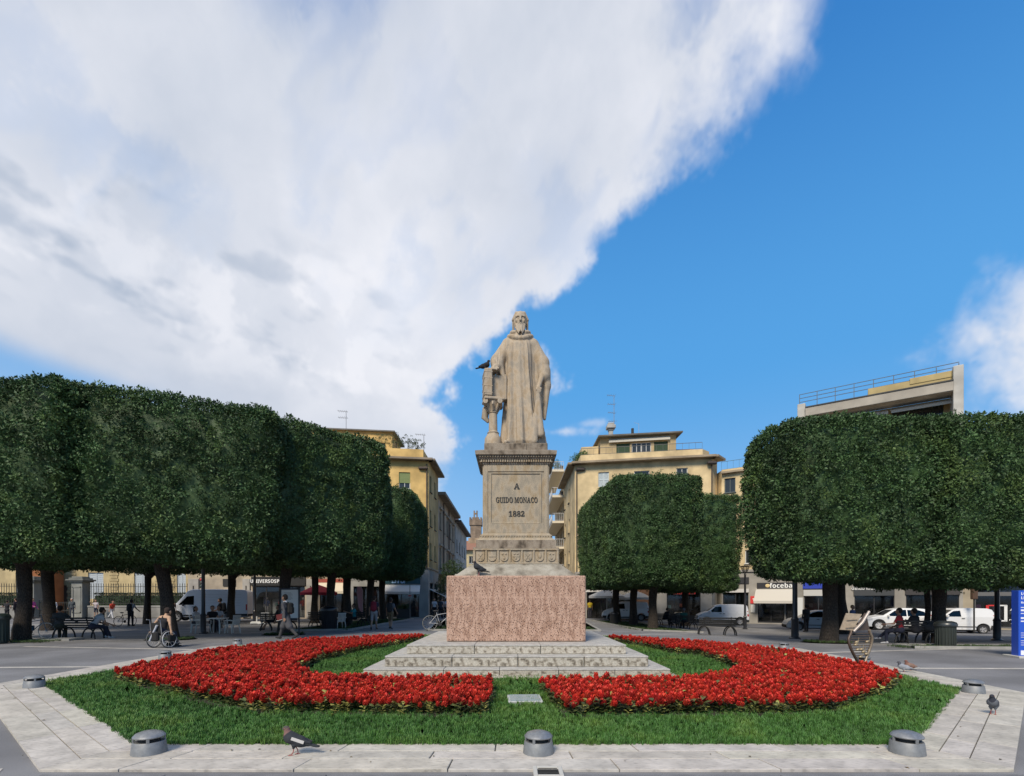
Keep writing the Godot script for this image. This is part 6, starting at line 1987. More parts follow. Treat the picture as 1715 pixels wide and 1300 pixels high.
func vehicles() -> void:
	var white := Color(0.7, 0.71, 0.72)
	var gr := "vehicles parked along the right kerb"
	var van := {"len": 4.4, "w": 0.92, "belt": 1.12, "tumble": 0.13, "low": 0.24, "r": 0.33, "front": 3.5, "rear": 0.75, "color": white, "mx": 3.2, "group": gr,
		"top": [[0.04, 0.24], [0.0, 0.45], [0.0, 0.9], [0.07, 1.4], [0.16, 1.72], [0.3, 1.82], [1.2, 1.86], [2.4, 1.84], [2.75, 1.74], [3.45, 1.2], [3.9, 1.08], [4.22, 0.92], [4.36, 0.72], [4.4, 0.45], [4.34, 0.24]],
		"windows": [[[2.25, 1.16], [3.3, 1.16], [3.2, 1.26], [2.78, 1.62], [2.3, 1.66]]], "screens": [[8, 9]], "head": [[3.95, 0.82], [4.27, 0.72], [4.2, 0.88], [3.95, 0.98]], "tail": [[0.03, 0.8], [0.16, 0.8], [0.2, 1.25], [0.1, 1.25]],
		"dark": [[[1.15, 0.3], [3.05, 0.3], [3.05, 0.42], [1.15, 0.42]], [[0.02, 0.28], [0.36, 0.28], [0.36, 0.5], [0.02, 0.5]], [[3.92, 0.28], [4.36, 0.28], [4.36, 0.52], [3.92, 0.52]]], "ribs": [[[0.45, 1.2], [2.05, 1.2], [2.0, 1.62], [0.5, 1.62]]], "seams": [2.2, 3.3, 1.0], "handles": [2.28, 2.0]}
	vehicle("parked_van", "small white panel van parked behind the lamp post, right of the trees", "van", P(18.95, 46.0, -0.12), PI - 0.25, van)
	var v2 := van.duplicate()
	v2.group = ""
	vehicle("parked_van", "small white van half hidden by trunks, under the white awnings near the monument", "van", P(10.9, 49.0, -0.1), PI - 0.15, v2)
	var fio := van.duplicate()
	fio.merge({"len": 3.9, "w": 0.86, "rear": 0.72, "front": 3.2, "mx": 2.75, "r": 0.3, "color": Color(0.68, 0.68, 0.68),
		"top": [[0.05, 0.24], [0.0, 0.5], [0.02, 1.0], [0.08, 1.4], [0.2, 1.62], [0.45, 1.7], [1.2, 1.72], [2.1, 1.7], [2.35, 1.62], [2.95, 1.16], [3.4, 1.02], [3.72, 0.86], [3.86, 0.66], [3.9, 0.42], [3.84, 0.24]],
		"windows": [[[1.95, 1.14], [2.82, 1.14], [2.74, 1.24], [2.36, 1.52], [1.98, 1.55]]], "head": [[3.5, 0.76], [3.78, 0.68], [3.72, 0.84], [3.5, 0.92]],
		"dark": [[[1.1, 0.42], [2.75, 0.42], [2.75, 0.49], [1.1, 0.49]], [[0.02, 0.26], [0.34, 0.26], [0.3, 0.56], [0.02, 0.56]]], "ribs": [], "seams": [1.9, 2.85], "handles": [1.75]}, true)
	vehicle("parked_van", "white compact van with red tail light, parked between the dark bin and the blue panel", "van", P(30.7, 35.2, -0.14), PI - 0.3, fio)
	vehicle("parked_car", "white sport utility car parked behind the two people on the bench", "car", P(29.2, 38.6, -0.14), PI - 0.3, {"len": 4.65, "w": 0.94, "belt": 1.02, "tumble": 0.2, "low": 0.26, "r": 0.37, "front": 3.72, "rear": 0.9, "color": Color(0.74, 0.75, 0.76), "mx": 3.15, "group": gr, "rim": Color(0.6, 0.6, 0.6),
		"top": [[0.1, 0.28], [0.02, 0.5], [0.0, 0.8], [0.1, 1.05], [0.3, 1.36], [0.55, 1.58], [1.2, 1.65], [2.2, 1.66], [2.75, 1.55], [3.45, 1.1], [4.1, 0.98], [4.5, 0.82], [4.63, 0.6], [4.65, 0.4], [4.58, 0.26]],
		"windows": [[[0.75, 1.1], [1.9, 1.06], [1.9, 1.53], [1.2, 1.52], [0.85, 1.4]], [[1.97, 1.06], [3.25, 1.06], [2.7, 1.46], [2.3, 1.54], [1.97, 1.54]]], "screens": [[8, 9]], "head": [[4.15, 0.78], [4.55, 0.68], [4.5, 0.82], [4.15, 0.92]], "tail": [[0.12, 0.85], [0.55, 0.95], [0.5, 1.2], [0.2, 1.15]],
		"dark": [[[1.35, 0.3], [3.25, 0.3], [3.25, 0.38], [1.35, 0.38]]], "seams": [1.93, 3.2], "handles": [1.2, 2.2]})
	vehicle("parked_car", "silver hatchback partly behind the tree trunk, in front of the cream awning", "car", P(22.0, 36.8, -0.1), PI - 0.3, {"len": 4.1, "w": 0.87, "belt": 0.96, "tumble": 0.2, "low": 0.22, "r": 0.31, "front": 3.3, "rear": 0.75, "color": Color(0.36, 0.38, 0.4), "mx": 2.85, "group": gr,
		"top": [[0.06, 0.24], [0.0, 0.5], [0.02, 0.8], [0.1, 1.0], [0.32, 1.3], [0.55, 1.44], [1.2, 1.5], [1.9, 1.5], [2.4, 1.4], [3.15, 0.98], [3.65, 0.86], [3.95, 0.72], [4.08, 0.5], [4.1, 0.35], [4.04, 0.22]],
		"windows": [[[0.55, 1.02], [1.7, 1.0], [1.7, 1.4], [1.1, 1.4], [0.7, 1.3]], [[1.77, 1.0], [2.95, 1.0], [2.4, 1.32], [2.1, 1.4], [1.77, 1.4]]], "screens": [[8, 9]], "head": [[3.55, 0.66], [3.95, 0.56], [3.9, 0.7], [3.6, 0.82]], "tail": [[0.03, 0.75], [0.25, 0.8], [0.22, 1.0], [0.12, 1.0]],
		"dark": [[[1.15, 0.42], [2.85, 0.42], [2.85, 0.47], [1.15, 0.47]]], "seams": [1.73, 2.9], "handles": [1.1, 2.0]})
	var ribs := []
	for i in 5: ribs.append([[0.5, 1.25 + i * 0.23], [3.6, 1.25 + i * 0.23], [3.6, 1.33 + i * 0.23], [0.5, 1.33 + i * 0.23]])
	vehicle("delivery_van", "tall white high-roofed delivery van parked beyond the white plastic chairs", "van", P(-25.4, 42.6, -0.06), PI + 0.25, {"len": 6.3, "w": 1.02, "belt": 1.3, "tumble": 0.12, "low": 0.36, "r": 0.4, "front": 5.25, "rear": 1.5, "color": Color(0.72, 0.74, 0.78), "mx": 4.75, "mirror": Color(0.02, 0.02, 0.02),
		"top": [[0.02, 0.36], [0.0, 0.6], [0.0, 1.5], [0.03, 2.4], [0.15, 2.58], [0.5, 2.62], [2.5, 2.64], [4.1, 2.62], [4.45, 2.5], [5.25, 1.5], [5.85, 1.22], [6.15, 1.0], [6.28, 0.7], [6.3, 0.5], [6.22, 0.36]],
		"windows": [[[4.0, 1.36], [5.1, 1.36], [4.95, 1.56], [4.5, 2.05], [4.0, 2.1]]], "screens": [[8, 9]], "head": [[5.7, 0.85], [6.15, 0.75], [6.1, 0.98], [5.75, 1.1]], "tail": [[0.02, 0.9], [0.14, 0.9], [0.14, 1.4], [0.02, 1.4]],
		"dark": [[[1.98, 0.42], [4.75, 0.42], [4.75, 0.56], [1.98, 0.56]], [[0.02, 0.42], [1.02, 0.42], [1.02, 0.6], [0.02, 0.6]]], "ribs": ribs, "seams": [3.85, 5.15, 2.4], "handles": [3.95]})

# ---- street furniture ----
func bench(label: String, at: Vector3, turn: float) -> Node3D:
	var t := thing("park_bench", label, "bench", at, turn, "black benches under the trees")
	for i in 5:
		var m := MB.new()
		m.col = Color(0.025, 0.026, 0.026)
		m.box(Vector3(0, 0.46 + 0.008 * absf(i - 2), -0.02 + i * 0.09), Vector3(1.8, 0.03, 0.07), 0.008)
		obj("seat_slat", m, M["plain"], t)
	for i in 4:
		var m := MB.new()
		m.col = Color(0.025, 0.026, 0.026)
		m.box(Vector3(0, 0.57 + i * 0.1, -0.1 - i * 0.035), Vector3(1.8, 0.075, 0.025), 0.008, Basis(Vector3.RIGHT, -0.3))
		obj("back_slat", m, M["plain"], t)
	for s in [-0.62, 0.62]:
		var m := MB.new()
		m.col = Color(0.018, 0.018, 0.018)
		var p := []
		var r := []
		for i in 13:
			p.append(Vector3(s - 0.27 * cos(PI * i / 12.0), 0.44 * sin(PI * i / 12.0), 0.38))
			r.append(0.03)
		m.tube(p, r, 7)
		var p2 := []
		for q in p: p2.append(Vector3(q.x, q.y, -0.1))
		m.tube(p2, r, 7)
		m.bar(Vector3(s, 0.42, 0.4), Vector3(s, 0.44, -0.1), 0.04, 0.03)
		m.bar(Vector3(s, 0.44, -0.07), Vector3(s, 0.93, -0.23), 0.04, 0.03)
		obj("leg", m, M["plain"], t)
	return t

func litter_bin(label: String, at: Vector3, k: float, c: Color) -> void:
	var t := thing("litter_bin", label, "bin", at, 0.3, "street litter bins")
	var m := MB.new()
	m.col = c
	m.lathe([Vector2(0, 0.02), Vector2(0.25 * k, 0.02), Vector2(0.3 * k, 0.74 * k), Vector2(0.31 * k, 0.76 * k)], Transform3D.IDENTITY, 20)
	for i in 20: m.box(Vector3(cos(TAU * i / 20.0) * 0.285 * k, 0.4 * k, sin(TAU * i / 20.0) * 0.285 * k), Vector3(0.03, 0.66 * k, 0.03), 0.008, Basis(Vector3.UP, -TAU * i / 20.0))
	obj("drum", m, M["plain"], t)
	m = MB.new()
	m.col = c * 0.7
	m.lathe([Vector2(0.26 * k, 0.76 * k), Vector2(0.33 * k, 0.76 * k), Vector2(0.34 * k, 0.83 * k), Vector2(0.3 * k, 0.9 * k), Vector2(0.2 * k, 0.94 * k), Vector2(0.19 * k, 0.86 * k), Vector2(0, 0.8 * k)], Transform3D.IDENTITY, 20)
	obj("lid", m, M["gloss"], t)

func lamp_post(label: String, at: Vector3, h: float, k := 1.0) -> void:
	var t := thing("lamp_post", label, "lamp post", at, 0.0, "black lamp posts")
	var m := MB.new()
	m.col = Color(0.016, 0.017, 0.02)
	m.lathe([Vector2(0, 0), Vector2(0.2 * k, 0), Vector2(0.2 * k, 0.05), Vector2(0.13 * k, 0.09), Vector2(0.12 * k, 0.85), Vector2(0.14 * k, 0.9), Vector2(0.09 * k, 1.0), Vector2(0.075 * k, h - 0.6), Vector2(0.1 * k, h - 0.55), Vector2(0.05 * k, h - 0.45)], Transform3D.IDENTITY, 14)
	obj("post", m, M["gloss"], t)
	m = MB.new()
	m.col = Color(0.02, 0.02, 0.02)
	for i in 4:
		var a := TAU * i / 4.0 + PI / 4
		m.bar(Vector3(cos(a) * 0.12, h - 0.45, sin(a) * 0.12), Vector3(cos(a) * 0.32, h, sin(a) * 0.32), 0.03, 0.03)
	m.box(Vector3(0, h + 0.03, 0), Vector3(0.52, 0.06, 0.52), 0.02)
	m.box(Vector3(0, h - 0.46, 0), Vector3(0.2, 0.05, 0.2), 0.02)
	var lt := obj("lantern", m, M["plain"], t)
	m = MB.new()
	m.lathe([Vector2(0.11, h - 0.43), Vector2(0.29, h)], Transform3D(Basis(Vector3.UP, PI / 4), Vector3.ZERO), 4)
	obj("lantern_pane", m, M["glass"], lt)

func plastic_chair() -> Node3D:
	var t := thing("plastic_chair", "white plastic chair at the right of the white table", "chair", Vector3.ZERO, 0.0, "white plastic chairs of the cafe")
	var m := MB.new()
	m.col = Color(0.62, 0.61, 0.57)
	m.box(Vector3(0, 0.43, 0), Vector3(0.46, 0.035, 0.45), 0.015)
	obj("seat", m, M["plain"], t)
	m = MB.new()
	m.col = Color(0.6, 0.58, 0.53)
	for i in 6: m.box(Vector3(-0.19 + i * 0.076, 0.66, -0.25), Vector3(0.06, 0.42, 0.025), 0.01, Basis(Vector3.RIGHT, -0.2))
	m.box(Vector3(0, 0.87, -0.29), Vector3(0.46, 0.07, 0.035), 0.015, Basis(Vector3.RIGHT, -0.2))
	obj("backrest", m, M["plain"], t)
	for s in [-1, 1]:
		m = MB.new()
		m.col = Color(0.62, 0.61, 0.57)
		m.tube([Vector3(s * 0.25, 0.64, -0.26), Vector3(s * 0.27, 0.66, 0.05), Vector3(s * 0.26, 0.62, 0.2), Vector3(s * 0.25, 0.45, 0.2)], [0.025, 0.025, 0.025, 0.02], 6)
		obj("armrest", m, M["plain"], t)
		for z in [-0.2, 0.2]:
			m = MB.new()
			m.col = Color(0.62, 0.61, 0.57)
			m.tube([Vector3(s * 0.21, 0.43, z * 0.9), Vector3(s * 0.25, 0, z * 1.15)], [0.028, 0.02], 6)
			obj("leg", m, M["plain"], t)
	return t

func bicycle(label: String, at: Vector3, turn: float, k: float, frame: Color, tyre: Color, basket: bool) -> void:
	var t := thing("bicycle", label, "bicycle", at, turn, "parked bicycles")
	t.scale = Vector3.ONE * k
	for s in [-0.52, 0.52]:
		var c := Vector3(s, 0.34, 0)
		var p := []
		var r := []
		for i in 25:
			p.append(c + Vector3(cos(TAU * i / 24.0), sin(TAU * i / 24.0), 0) * 0.325)
			r.append(0.018)
		var m := MB.new()
		m.col = tyre
		m.tube(p, r, 6, false)
		var w := obj("wheel", m, M["plain"], t)
		m = MB.new()
		m.col = Color(0.4, 0.4, 0.4)
		for i in 14: m.bar(c, c + Vector3(cos(TAU * i / 14.0), sin(TAU * i / 14.0), 0.001) * 0.315, 0.004, 0.004)
		m.lathe([Vector2(0, -0.04), Vector2(0.025, -0.04), Vector2(0.025, 0.04), Vector2(0, 0.04)], Transform3D(Basis(Vector3.RIGHT, PI / 2), c), 8)
		obj("spokes", m, M["plain"], w)
	var m := MB.new()
	m.col = frame
	var bb := Vector3(-0.08, 0.3, 0)
	var seat := Vector3(-0.24, 0.82, 0)
	var hd := Vector3(0.36, 0.8, 0)
	for q in [[bb, seat], [bb, hd - Vector3(0, 0.12, 0)], [seat - Vector3(0, 0.12, 0).rotated(Vector3.BACK, 0.0), hd], [bb, Vector3(-0.52, 0.34, 0)], [seat - Vector3(-0.03, 0.1, 0), Vector3(-0.52, 0.34, 0)], [hd, Vector3(0.52, 0.34, 0)], [hd, hd + Vector3(-0.06, 0.2, 0)]]: m.tube([q[0], q[1]], [0.018, 0.016], 7)
	obj("frame", m, M["gloss"], t)
	m = MB.new()
	m.col = Color(0.02, 0.02, 0.02)
	m.ball(seat + Vector3(-0.02, 0.06, 0), Vector3(0.14, 0.04, 0.08), 10)
	obj("saddle", m, M["plain"], t)
	m = MB.new()
	m.col = Color(0.3, 0.3, 0.3)
	m.tube([hd + Vector3(-0.1, 0.2, -0.28), hd + Vector3(-0.02, 0.22, -0.1), hd + Vector3(-0.02, 0.22, 0.1), hd + Vector3(-0.1, 0.2, 0.28)], [0.015, 0.013, 0.013, 0.015], 6)
	obj("handlebar", m, M["gloss"], t)
	m = MB.new()
	m.col = Color(0.03, 0.03, 0.03)
	m.lathe([Vector2(0, -0.01), Vector2(0.09, -0.01), Vector2(0.09, 0.01), Vector2(0, 0.01)], Transform3D(Basis(Vector3.RIGHT, PI / 2), bb + Vector3(0, 0, 0.04)), 14)
	for s in [-1, 1]: m.box(bb + Vector3(s * 0.12, s * -0.1, s * 0.09), Vector3(0.09, 0.025, 0.08))
	obj("pedals", m, M["plain"], t)
	if basket:
		m = MB.new()
		m.col = Color(0.03, 0.08, 0.14)
		m.box(Vector3(-0.05, 0.46, 0.1), Vector3(0.3, 0.22, 0.12), 0.02)
		obj("pannier", m, M["cloth"], t)

func bollard_lights() -> void:
	var pos := [[-8.82, 9.37, "low round ground light at the left corner of the stone band"], [-3.84, 5.37, "low round ground light at the front left corner, left of the striding pigeon"], [0.28, 5.37, "low round ground light at the middle of the front edge of the lawn"], [4.18, 5.37, "low round ground light at the front right corner of the lawn"], [8.03, 8.83, "low round ground light at the right corner of the band, near a pigeon"], [-9.5, 13.9, "low round ground light behind the left flowers, in front of the wheelchair"], [-9.8, 18.1, "low round ground light at the far left, just above the red flowers"], [8.75, 12.63, "low round ground light behind the right flower bed, beside the bronze sculpture"], [8.9, 16.6, "low round ground light at the far right, behind the red flowers"]]
	var first: Node3D
	for q in pos:
		if first == null:
			first = thing("ground_light", q[2], "ground light", P(q[0], q[1], 0.03), 0.0, "low ground lights on the stone band")
			var m := MB.new()
			m.lathe([Vector2(0, 0), Vector2(0.165, 0), Vector2(0.163, 0.012), Vector2(0.15, 0.12), Vector2(0.145, 0.127), Vector2(0.1, 0.122)], Transform3D.IDENTITY, 28)
			obj("base_ring", m, M["cast"], first)
			m = MB.new()
			m.lathe([Vector2(0.1, 0.164), Vector2(0.148, 0.168), Vector2(0.15, 0.178), Vector2(0.125, 0.206), Vector2(0.07, 0.226), Vector2(0.0, 0.232)], Transform3D.IDENTITY, 28)
			obj("cap", m, M["steel"], first)
			m = MB.new()
			m.col = Color(0.02, 0.02, 0.02)
			m.lathe([Vector2(0.1, 0.1), Vector2(0.1, 0.18)], Transform3D.IDENTITY, 20)
			obj("slot", m, M["plain"], first)
			for i in 4:
				m = MB.new()
				var a := TAU * i / 4.0 + 0.75
				m.box(Vector3(cos(a) * 0.138, 0.148, sin(a) * 0.138), Vector3(0.02, 0.06, 0.03), 0.004, Basis(Vector3.UP, -a))
				obj("rib", m, M["cast"], first)
		else: copy(first, P(q[0], q[1], 0.03), q[0] * 1.3, q[2], "ground_light")

func furniture() -> void:
	bollard_lights()
	bench("black bench at the far left where two people sit", P(-18.4, 21.4), PI)
	bench("empty black bench in front of the small white van", P(10.4, 25.7), PI - 0.25)
	bench("black bench by the first trunk of the right row, a person in black on it", P(11.9, 39.3), PI - 0.6)
	bench("black bench where the person in the green jacket sits", P(11.65, 34.4), PI)
	bench("black bench at the right where a person in red and another in black sit", P(15.8, 19.9), PI + 0.05)
	bench("black bench by the black bin, under the red parasol's left edge", P(-11.1, 30.0), PI)
	bench("black bench holding the person in the teal vest", P(-9.6, 30.6), PI - 0.2)
	bench("black bench behind the forked trunk, where two people rest", P(-12.5, 27.2), PI + 0.4)
	litter_bin("dark green bin at the foot of the leftmost tree trunk", P(-19.15, 18.85), 1.2, Color(0.03, 0.045, 0.04))
	litter_bin("black bin between two trunks of the left tree row, right of the display panel", P(-9.8, 27.2), 1.35, Color(0.012, 0.014, 0.018))
	litter_bin("small dark bin beside the trunks of the right tree row", P(7.25, 36.0), 0.95, Color(0.02, 0.022, 0.022))
	litter_bin("dark bin with a bag top at the right, before the white compact van", P(14.95, 17.5), 0.98, Color(0.03, 0.036, 0.034))
	litter_bin("pale grey bin in front of the black shop with red letters", P(13.8, 42.0), 1.1, Color(0.25, 0.26, 0.25))
	lamp_post("black lamp post standing before the white plastic table", P(-14.85, 24.4), 4.5)
	lamp_post("black lamp post by the white parasol bases, in front of the sport shop", P(-18.1, 35.7), 4.6)
	lamp_post("black lamp post with an open lantern, clear of the trees, by the small white van", P(16.95, 36.9), 4.55, 0.9)
	lamp_post("thick black post rising into the large tree, in front of the cream awning", P(13.05, 23.4), 4.4, 1.25)
	lamp_post("black post at the far right, left of the blue panel", P(21.7, 22.7), 4.4, 1.1)
	var t := thing("black_post", "short black post standing alone at the left, behind the bench", "post", P(-27.05, 33.6))
	var m := MB.new()
	m.col = Color(0.015, 0.015, 0.016)
	m.lathe([Vector2(0, 0), Vector2(0.09, 0), Vector2(0.07, 0.1), Vector2(0.065, 1.05), Vector2(0.08, 1.1), Vector2(0.05, 1.16), Vector2(0, 1.18)], Transform3D.IDENTITY, 12)
	obj("shaft", m, M["gloss"], t)
	# cafe chairs and table
	var ch := plastic_chair()
	ch.position = P(-13.55, 24.6)
	ch.rotation.y = -1.9
	copy(ch, P(-15.6, 26.9), 0.15, "white plastic chair behind the table, its back to the white van", "plastic_chair")
	copy(ch, P(-15.15, 24.9), 1.3, "white plastic chair left of the table, right beside the lamp post", "plastic_chair")
	copy(ch, P(-15.75, 25.3), 2.2, "white plastic chair left of the lamp post, under the seated person in white", "plastic_chair")
	copy(ch, P(-14.6, 30.1), 0.6, "pale plastic chair on its own by the white parasol bases", "plastic_chair")
	copy(ch, P(-9.6, 28.3), -2.4, "white plastic chair right behind the black bin", "plastic_chair")
	t = thing("plastic_table", "white square plastic table among the plastic chairs", "table", P(-14.5, 24.9))
	m = MB.new()
	m.col = Color(0.66, 0.65, 0.62)
	m.box(Vector3(0, 0.73, 0), Vector3(0.8, 0.04, 0.8), 0.015)
	obj("tabletop", m, M["plain"], t)
	for s in [-0.33, 0.33]:
		for z in [-0.33, 0.33]:
			m = MB.new()
			m.col = Color(0.62, 0.61, 0.58)
			m.tube([Vector3(s, 0.72, z), Vector3(s * 1.08, 0, z * 1.08)], [0.035, 0.028], 7)
			obj("leg", m, M["plain"], t)
	for q in [[-17.7, 35.2, "white parasol base at the foot of the lamp post"], [-16.9, 34.6, "white parasol base, the right one, near the lone pale chair"]]:
		t = thing("parasol_weight", q[2], "parasol weight", P(q[0], q[1]), 0.3, "white parasol bases")
		m = MB.new()
		m.col = Color(0.65, 0.65, 0.63)
		m.box(Vector3(0, 0.1, 0), Vector3(0.75, 0.18, 0.55), 0.05)
		obj("foot", m, M["plain"], t)
		m = MB.new()
		m.col = Color(0.55, 0.55, 0.55)
		m.tube([Vector3(0, 0.15, 0), Vector3(0, 0.55, 0)], [0.05, 0.05], 8)
		obj("socket", m, M["plain"], t)
	# parasols
	for q in [[-16.0, 42.0, 2.85, 1.55, Color(0.55, 0.04, 0.08), "red cafe parasol behind the left tree row"], [8.9, 47.6, 2.75, 1.7, Color(0.62, 0.6, 0.56), "white parasol by the small white van near the monument"], [11.6, 47.8, 2.75, 1.5, Color(0.6, 0.59, 0.55), "white parasol to the right of the first one, above the white van"]]:
		t = thing("parasol", q[5], "parasol", P(q[0], q[1]), 0.0, "cafe parasols")
		m = MB.new()
		m.col = Color(0.6, 0.6, 0.58)
		m.tube([Vector3.ZERO, Vector3(0, q[2], 0)], [0.03, 0.03], 8)
		obj("pole", m, M["plain"], t)
		m = MB.new()
		m.col = q[4]
		m.lathe([Vector2(q[3], q[2] - 0.78), Vector2(q[3], q[2] - 0.58), Vector2(q[3] * 0.55, q[2] - 0.22), Vector2(0.03, q[2] + 0.06)], Transform3D.IDENTITY, 8)
		obj("canopy", m, M["cloth"], t)
	# display panel behind the walking man
	t = thing("display_panel", "tall dark framed display panel with a pale poster, behind the walking man", "display panel", P(-10.2, 23.3), 0.15)
	m = MB.new()
	m.col = Color(0.03, 0.034, 0.04)
	for s in [-0.4, 0.4]: m.box(Vector3(s, 1.08, 0), Vector3(0.06, 2.16, 0.08), 0.01)
	for y in [0.75, 2.13]: m.box(Vector3(0, y, 0), Vector3(0.74, 0.06, 0.075))
	obj("frame", m, M["plain"], t)
	m = MB.new()
	m.col = Color(0.5, 0.5, 0.47)
	m.box(Vector3(0, 1.44, 0), Vector3(0.74, 1.3, 0.02))
	for i in 7:
		m.col = Color(0.12, 0.12, 0.12)
		m.box(Vector3(-0.1 + 0.04 * (i % 3), 1.95 - 0.05 * i, 0.011), Vector3(0.3, 0.015, 0.004))
	m.col = Color(0.45, 0.06, 0.05)
	m.box(Vector3(-0.1, 1.15, 0.012), Vector3(0.4, 0.35, 0.004))
	obj("poster", m, M["plain"], t)
	# feather flag, small sign, planter
	t = thing("feather_flag", "pink and white feather flag behind the left tree row", "flag", P(-12.5, 42.5))
	m = MB.new()
	m.col = Color(0.5, 0.5, 0.5)
	m.tube([Vector3.ZERO, Vector3(0, 2.4, 0), Vector3(-0.12, 2.7, 0), Vector3(-0.4, 2.75, 0)], [0.025, 0.02, 0.012, 0.008], 6)
	obj("pole", m, M["plain"], t)
	m = MB.new()
	m.col = Color(0.6, 0.36, 0.45)
	m.prism(PackedVector2Array([Vector2(0.02, 0.3), Vector2(0.02, 2.4), Vector2(-0.12, 2.7), Vector2(-0.45, 2.72), Vector2(-0.5, 2.3), Vector2(-0.35, 0.9)]), 0.01)
	obj("banner", m, M["cloth"], t)
	t = thing("street_sign", "small red and white sign on a pole in front of the white awning", "sign", P(-8.75, 43.5))
	m = MB.new()
	m.col = Color(0.2, 0.2, 0.2)
	m.tube([Vector3.ZERO, Vector3(0, 2.9, 0)], [0.03, 0.03], 7)
	obj("pole", m, M["plain"], t)
	m = MB.new()
	m.col = Color(0.6, 0.58, 0.56)
	m.box(Vector3(0, 1.95, 0.05), Vector3(0.32, 0.28, 0.03), 0.01)
	m.col = Color(0.5, 0.04, 0.04)
	m.box(Vector3(0, 1.95, 0.067), Vector3(0.28, 0.1, 0.004))
	obj("sign_plate", m, M["plain"], t)
	t = thing("planter_box", "dark planter box below the white awning, left of the street corner", "planter", P(-9.35, 43.8))
	m = MB.new()
	m.col = Color(0.04, 0.04, 0.042)
	m.box(Vector3(0, 0.4, 0), Vector3(1.1, 0.8, 0.5), 0.02)
	obj("box", m, M["plain"], t)
	shrub("planter_shrub", "low green shrub growing in the dark planter box", P(-9.35, 43.8, 0.75), Vector3(0.5, 0.25, 0.25), 45, Color(0.05, 0.09, 0.03))
	shrub("street_tree", "green bushy tree in the street left of the red stone block", P(-5.9, 50.5, 2.9), Vector3(1.3, 1.35, 1.6), 420, Color(0.05, 0.09, 0.025))
	shrub("street_tree", "dark green leafy bush below the palazzo balcony", P(-7.0, 50.0, 0.6), Vector3(0.55, 1.7, 0.7), 190, Color(0.03, 0.06, 0.02))
	bicycle("bicycle with a pale front wheel leaning behind the red stone block", P(-3.55, 25.6, 0.08), 0.25, 1.12, Color(0.3, 0.3, 0.3), Color(0.15, 0.15, 0.14), false)
	bicycle("old blue bicycle with white tyre leaning at the leftmost tree, behind the bin", P(-20.1, 21.3), 0.1, 1.0, Color(0.03, 0.06, 0.1), Color(0.4, 0.4, 0.38), true)
	bicycle("dark bicycle parked beside the pink feather flag", P(-12.2, 41.2), 0.2, 1.0, Color(0.05, 0.03, 0.04), Color(0.03, 0.03, 0.03), false)
	bicycle("dark bicycle held by the person in white with a black backpack", P(-25.3, 33.2), 1.45, 1.0, Color(0.03, 0.03, 0.03), Color(0.03, 0.03, 0.03), false)
	# traffic signals
	for q in [[-27.2, 44.5, "traffic signal with a red lens above the tall white van", 3.2, true], [30.6, 33.6, "brown traffic signal seen from behind, above the white compact van", 2.65, false]]:
		t = thing("traffic_signal", q[2], "traffic signal", P(q[0], q[1]), 0.0, "traffic signals")
		m = MB.new()
		m.col = Color(0.03, 0.03, 0.03)
		m.tube([Vector3.ZERO, Vector3(0, q[3], 0)], [0.05, 0.045], 8)
		obj("pole", m, M["plain"], t)
		m = MB.new()
		m.col = Color(0.03, 0.03, 0.03) if q[4] else Color(0.09, 0.05, 0.03)
		m.box(Vector3(0, q[3], 0), Vector3(0.34, 0.95, 0.26), 0.04)
		obj("housing", m, M["plain"], t)
		for i in 3:
			m = MB.new()
			m.col = [Color(0.5, 0.03, 0.02), Color(0.05, 0.04, 0.02), Color(0.02, 0.05, 0.03)][i]
			m.ball(Vector3(0, q[3] + 0.29 - 0.29 * i, 0.13 if q[4] else -0.13), Vector3(0.11, 0.11, 0.04), 12)
			obj("lens", m, M["gloss"], t)
	sculpture()
	# blue panel at the right edge
	t = thing("blue_panel", "bright blue advertising panel with white lettering at the right edge", "advertising panel", P(14.95, 14.35), -0.25)
	m = MB.new()
	m.col = Color(0.012, 0.075, 0.5)
	m.box(Vector3(0, 0.97, 0), Vector3(1.2, 1.86, 0.3), 0.01)
	obj("panel", m, M["gloss"], t)
	m = MB.new()
	m.col = Color(0.45, 0.44, 0.41)
	m.box(Vector3(0.05, 0.02, 0), Vector3(1.5, 0.06, 0.7), 0.01)
	obj("base", m, M["plain"], t)
	var wm := glyph(Color(0.75, 0.76, 0.8))
	for q in [["LOUNGE BREUS", 0.075, 1.81], ["LESSAP", 0.075, 1.69], ["Bar Pasticceria", 0.055, 1.56]]:
		var o := text(q[0], q[1], wm, t, Vector3(-0.55, q[2], 0.152), "lettering", 0.006)
		o.mesh.horizontal_alignment = HORIZONTAL_ALIGNMENT_LEFT
	m = MB.new()
	m.col = Color(0.7, 0.72, 0.78)
	for q in [[1.42, 0.95, 0.022], [1.34, 0.4, 0.05], [1.25, 0.7, 0.022], [1.12, 0.5, 0.05], [1.03, 0.42, 0.035], [0.7, 0.5, 0.012], [0.64, 0.45, 0.012], [0.58, 0.48, 0.012], [0.48, 0.44, 0.014], [0.42, 0.3, 0.012], [0.36, 0.4, 0.012]]: m.box(Vector3(-0.55 + q[1] / 2, q[0], 0.152), Vector3(q[1], q[2], 0.005))
	m.box(Vector3(-0.45, 0.14, 0.152), Vector3(0.2, 0.13, 0.005))
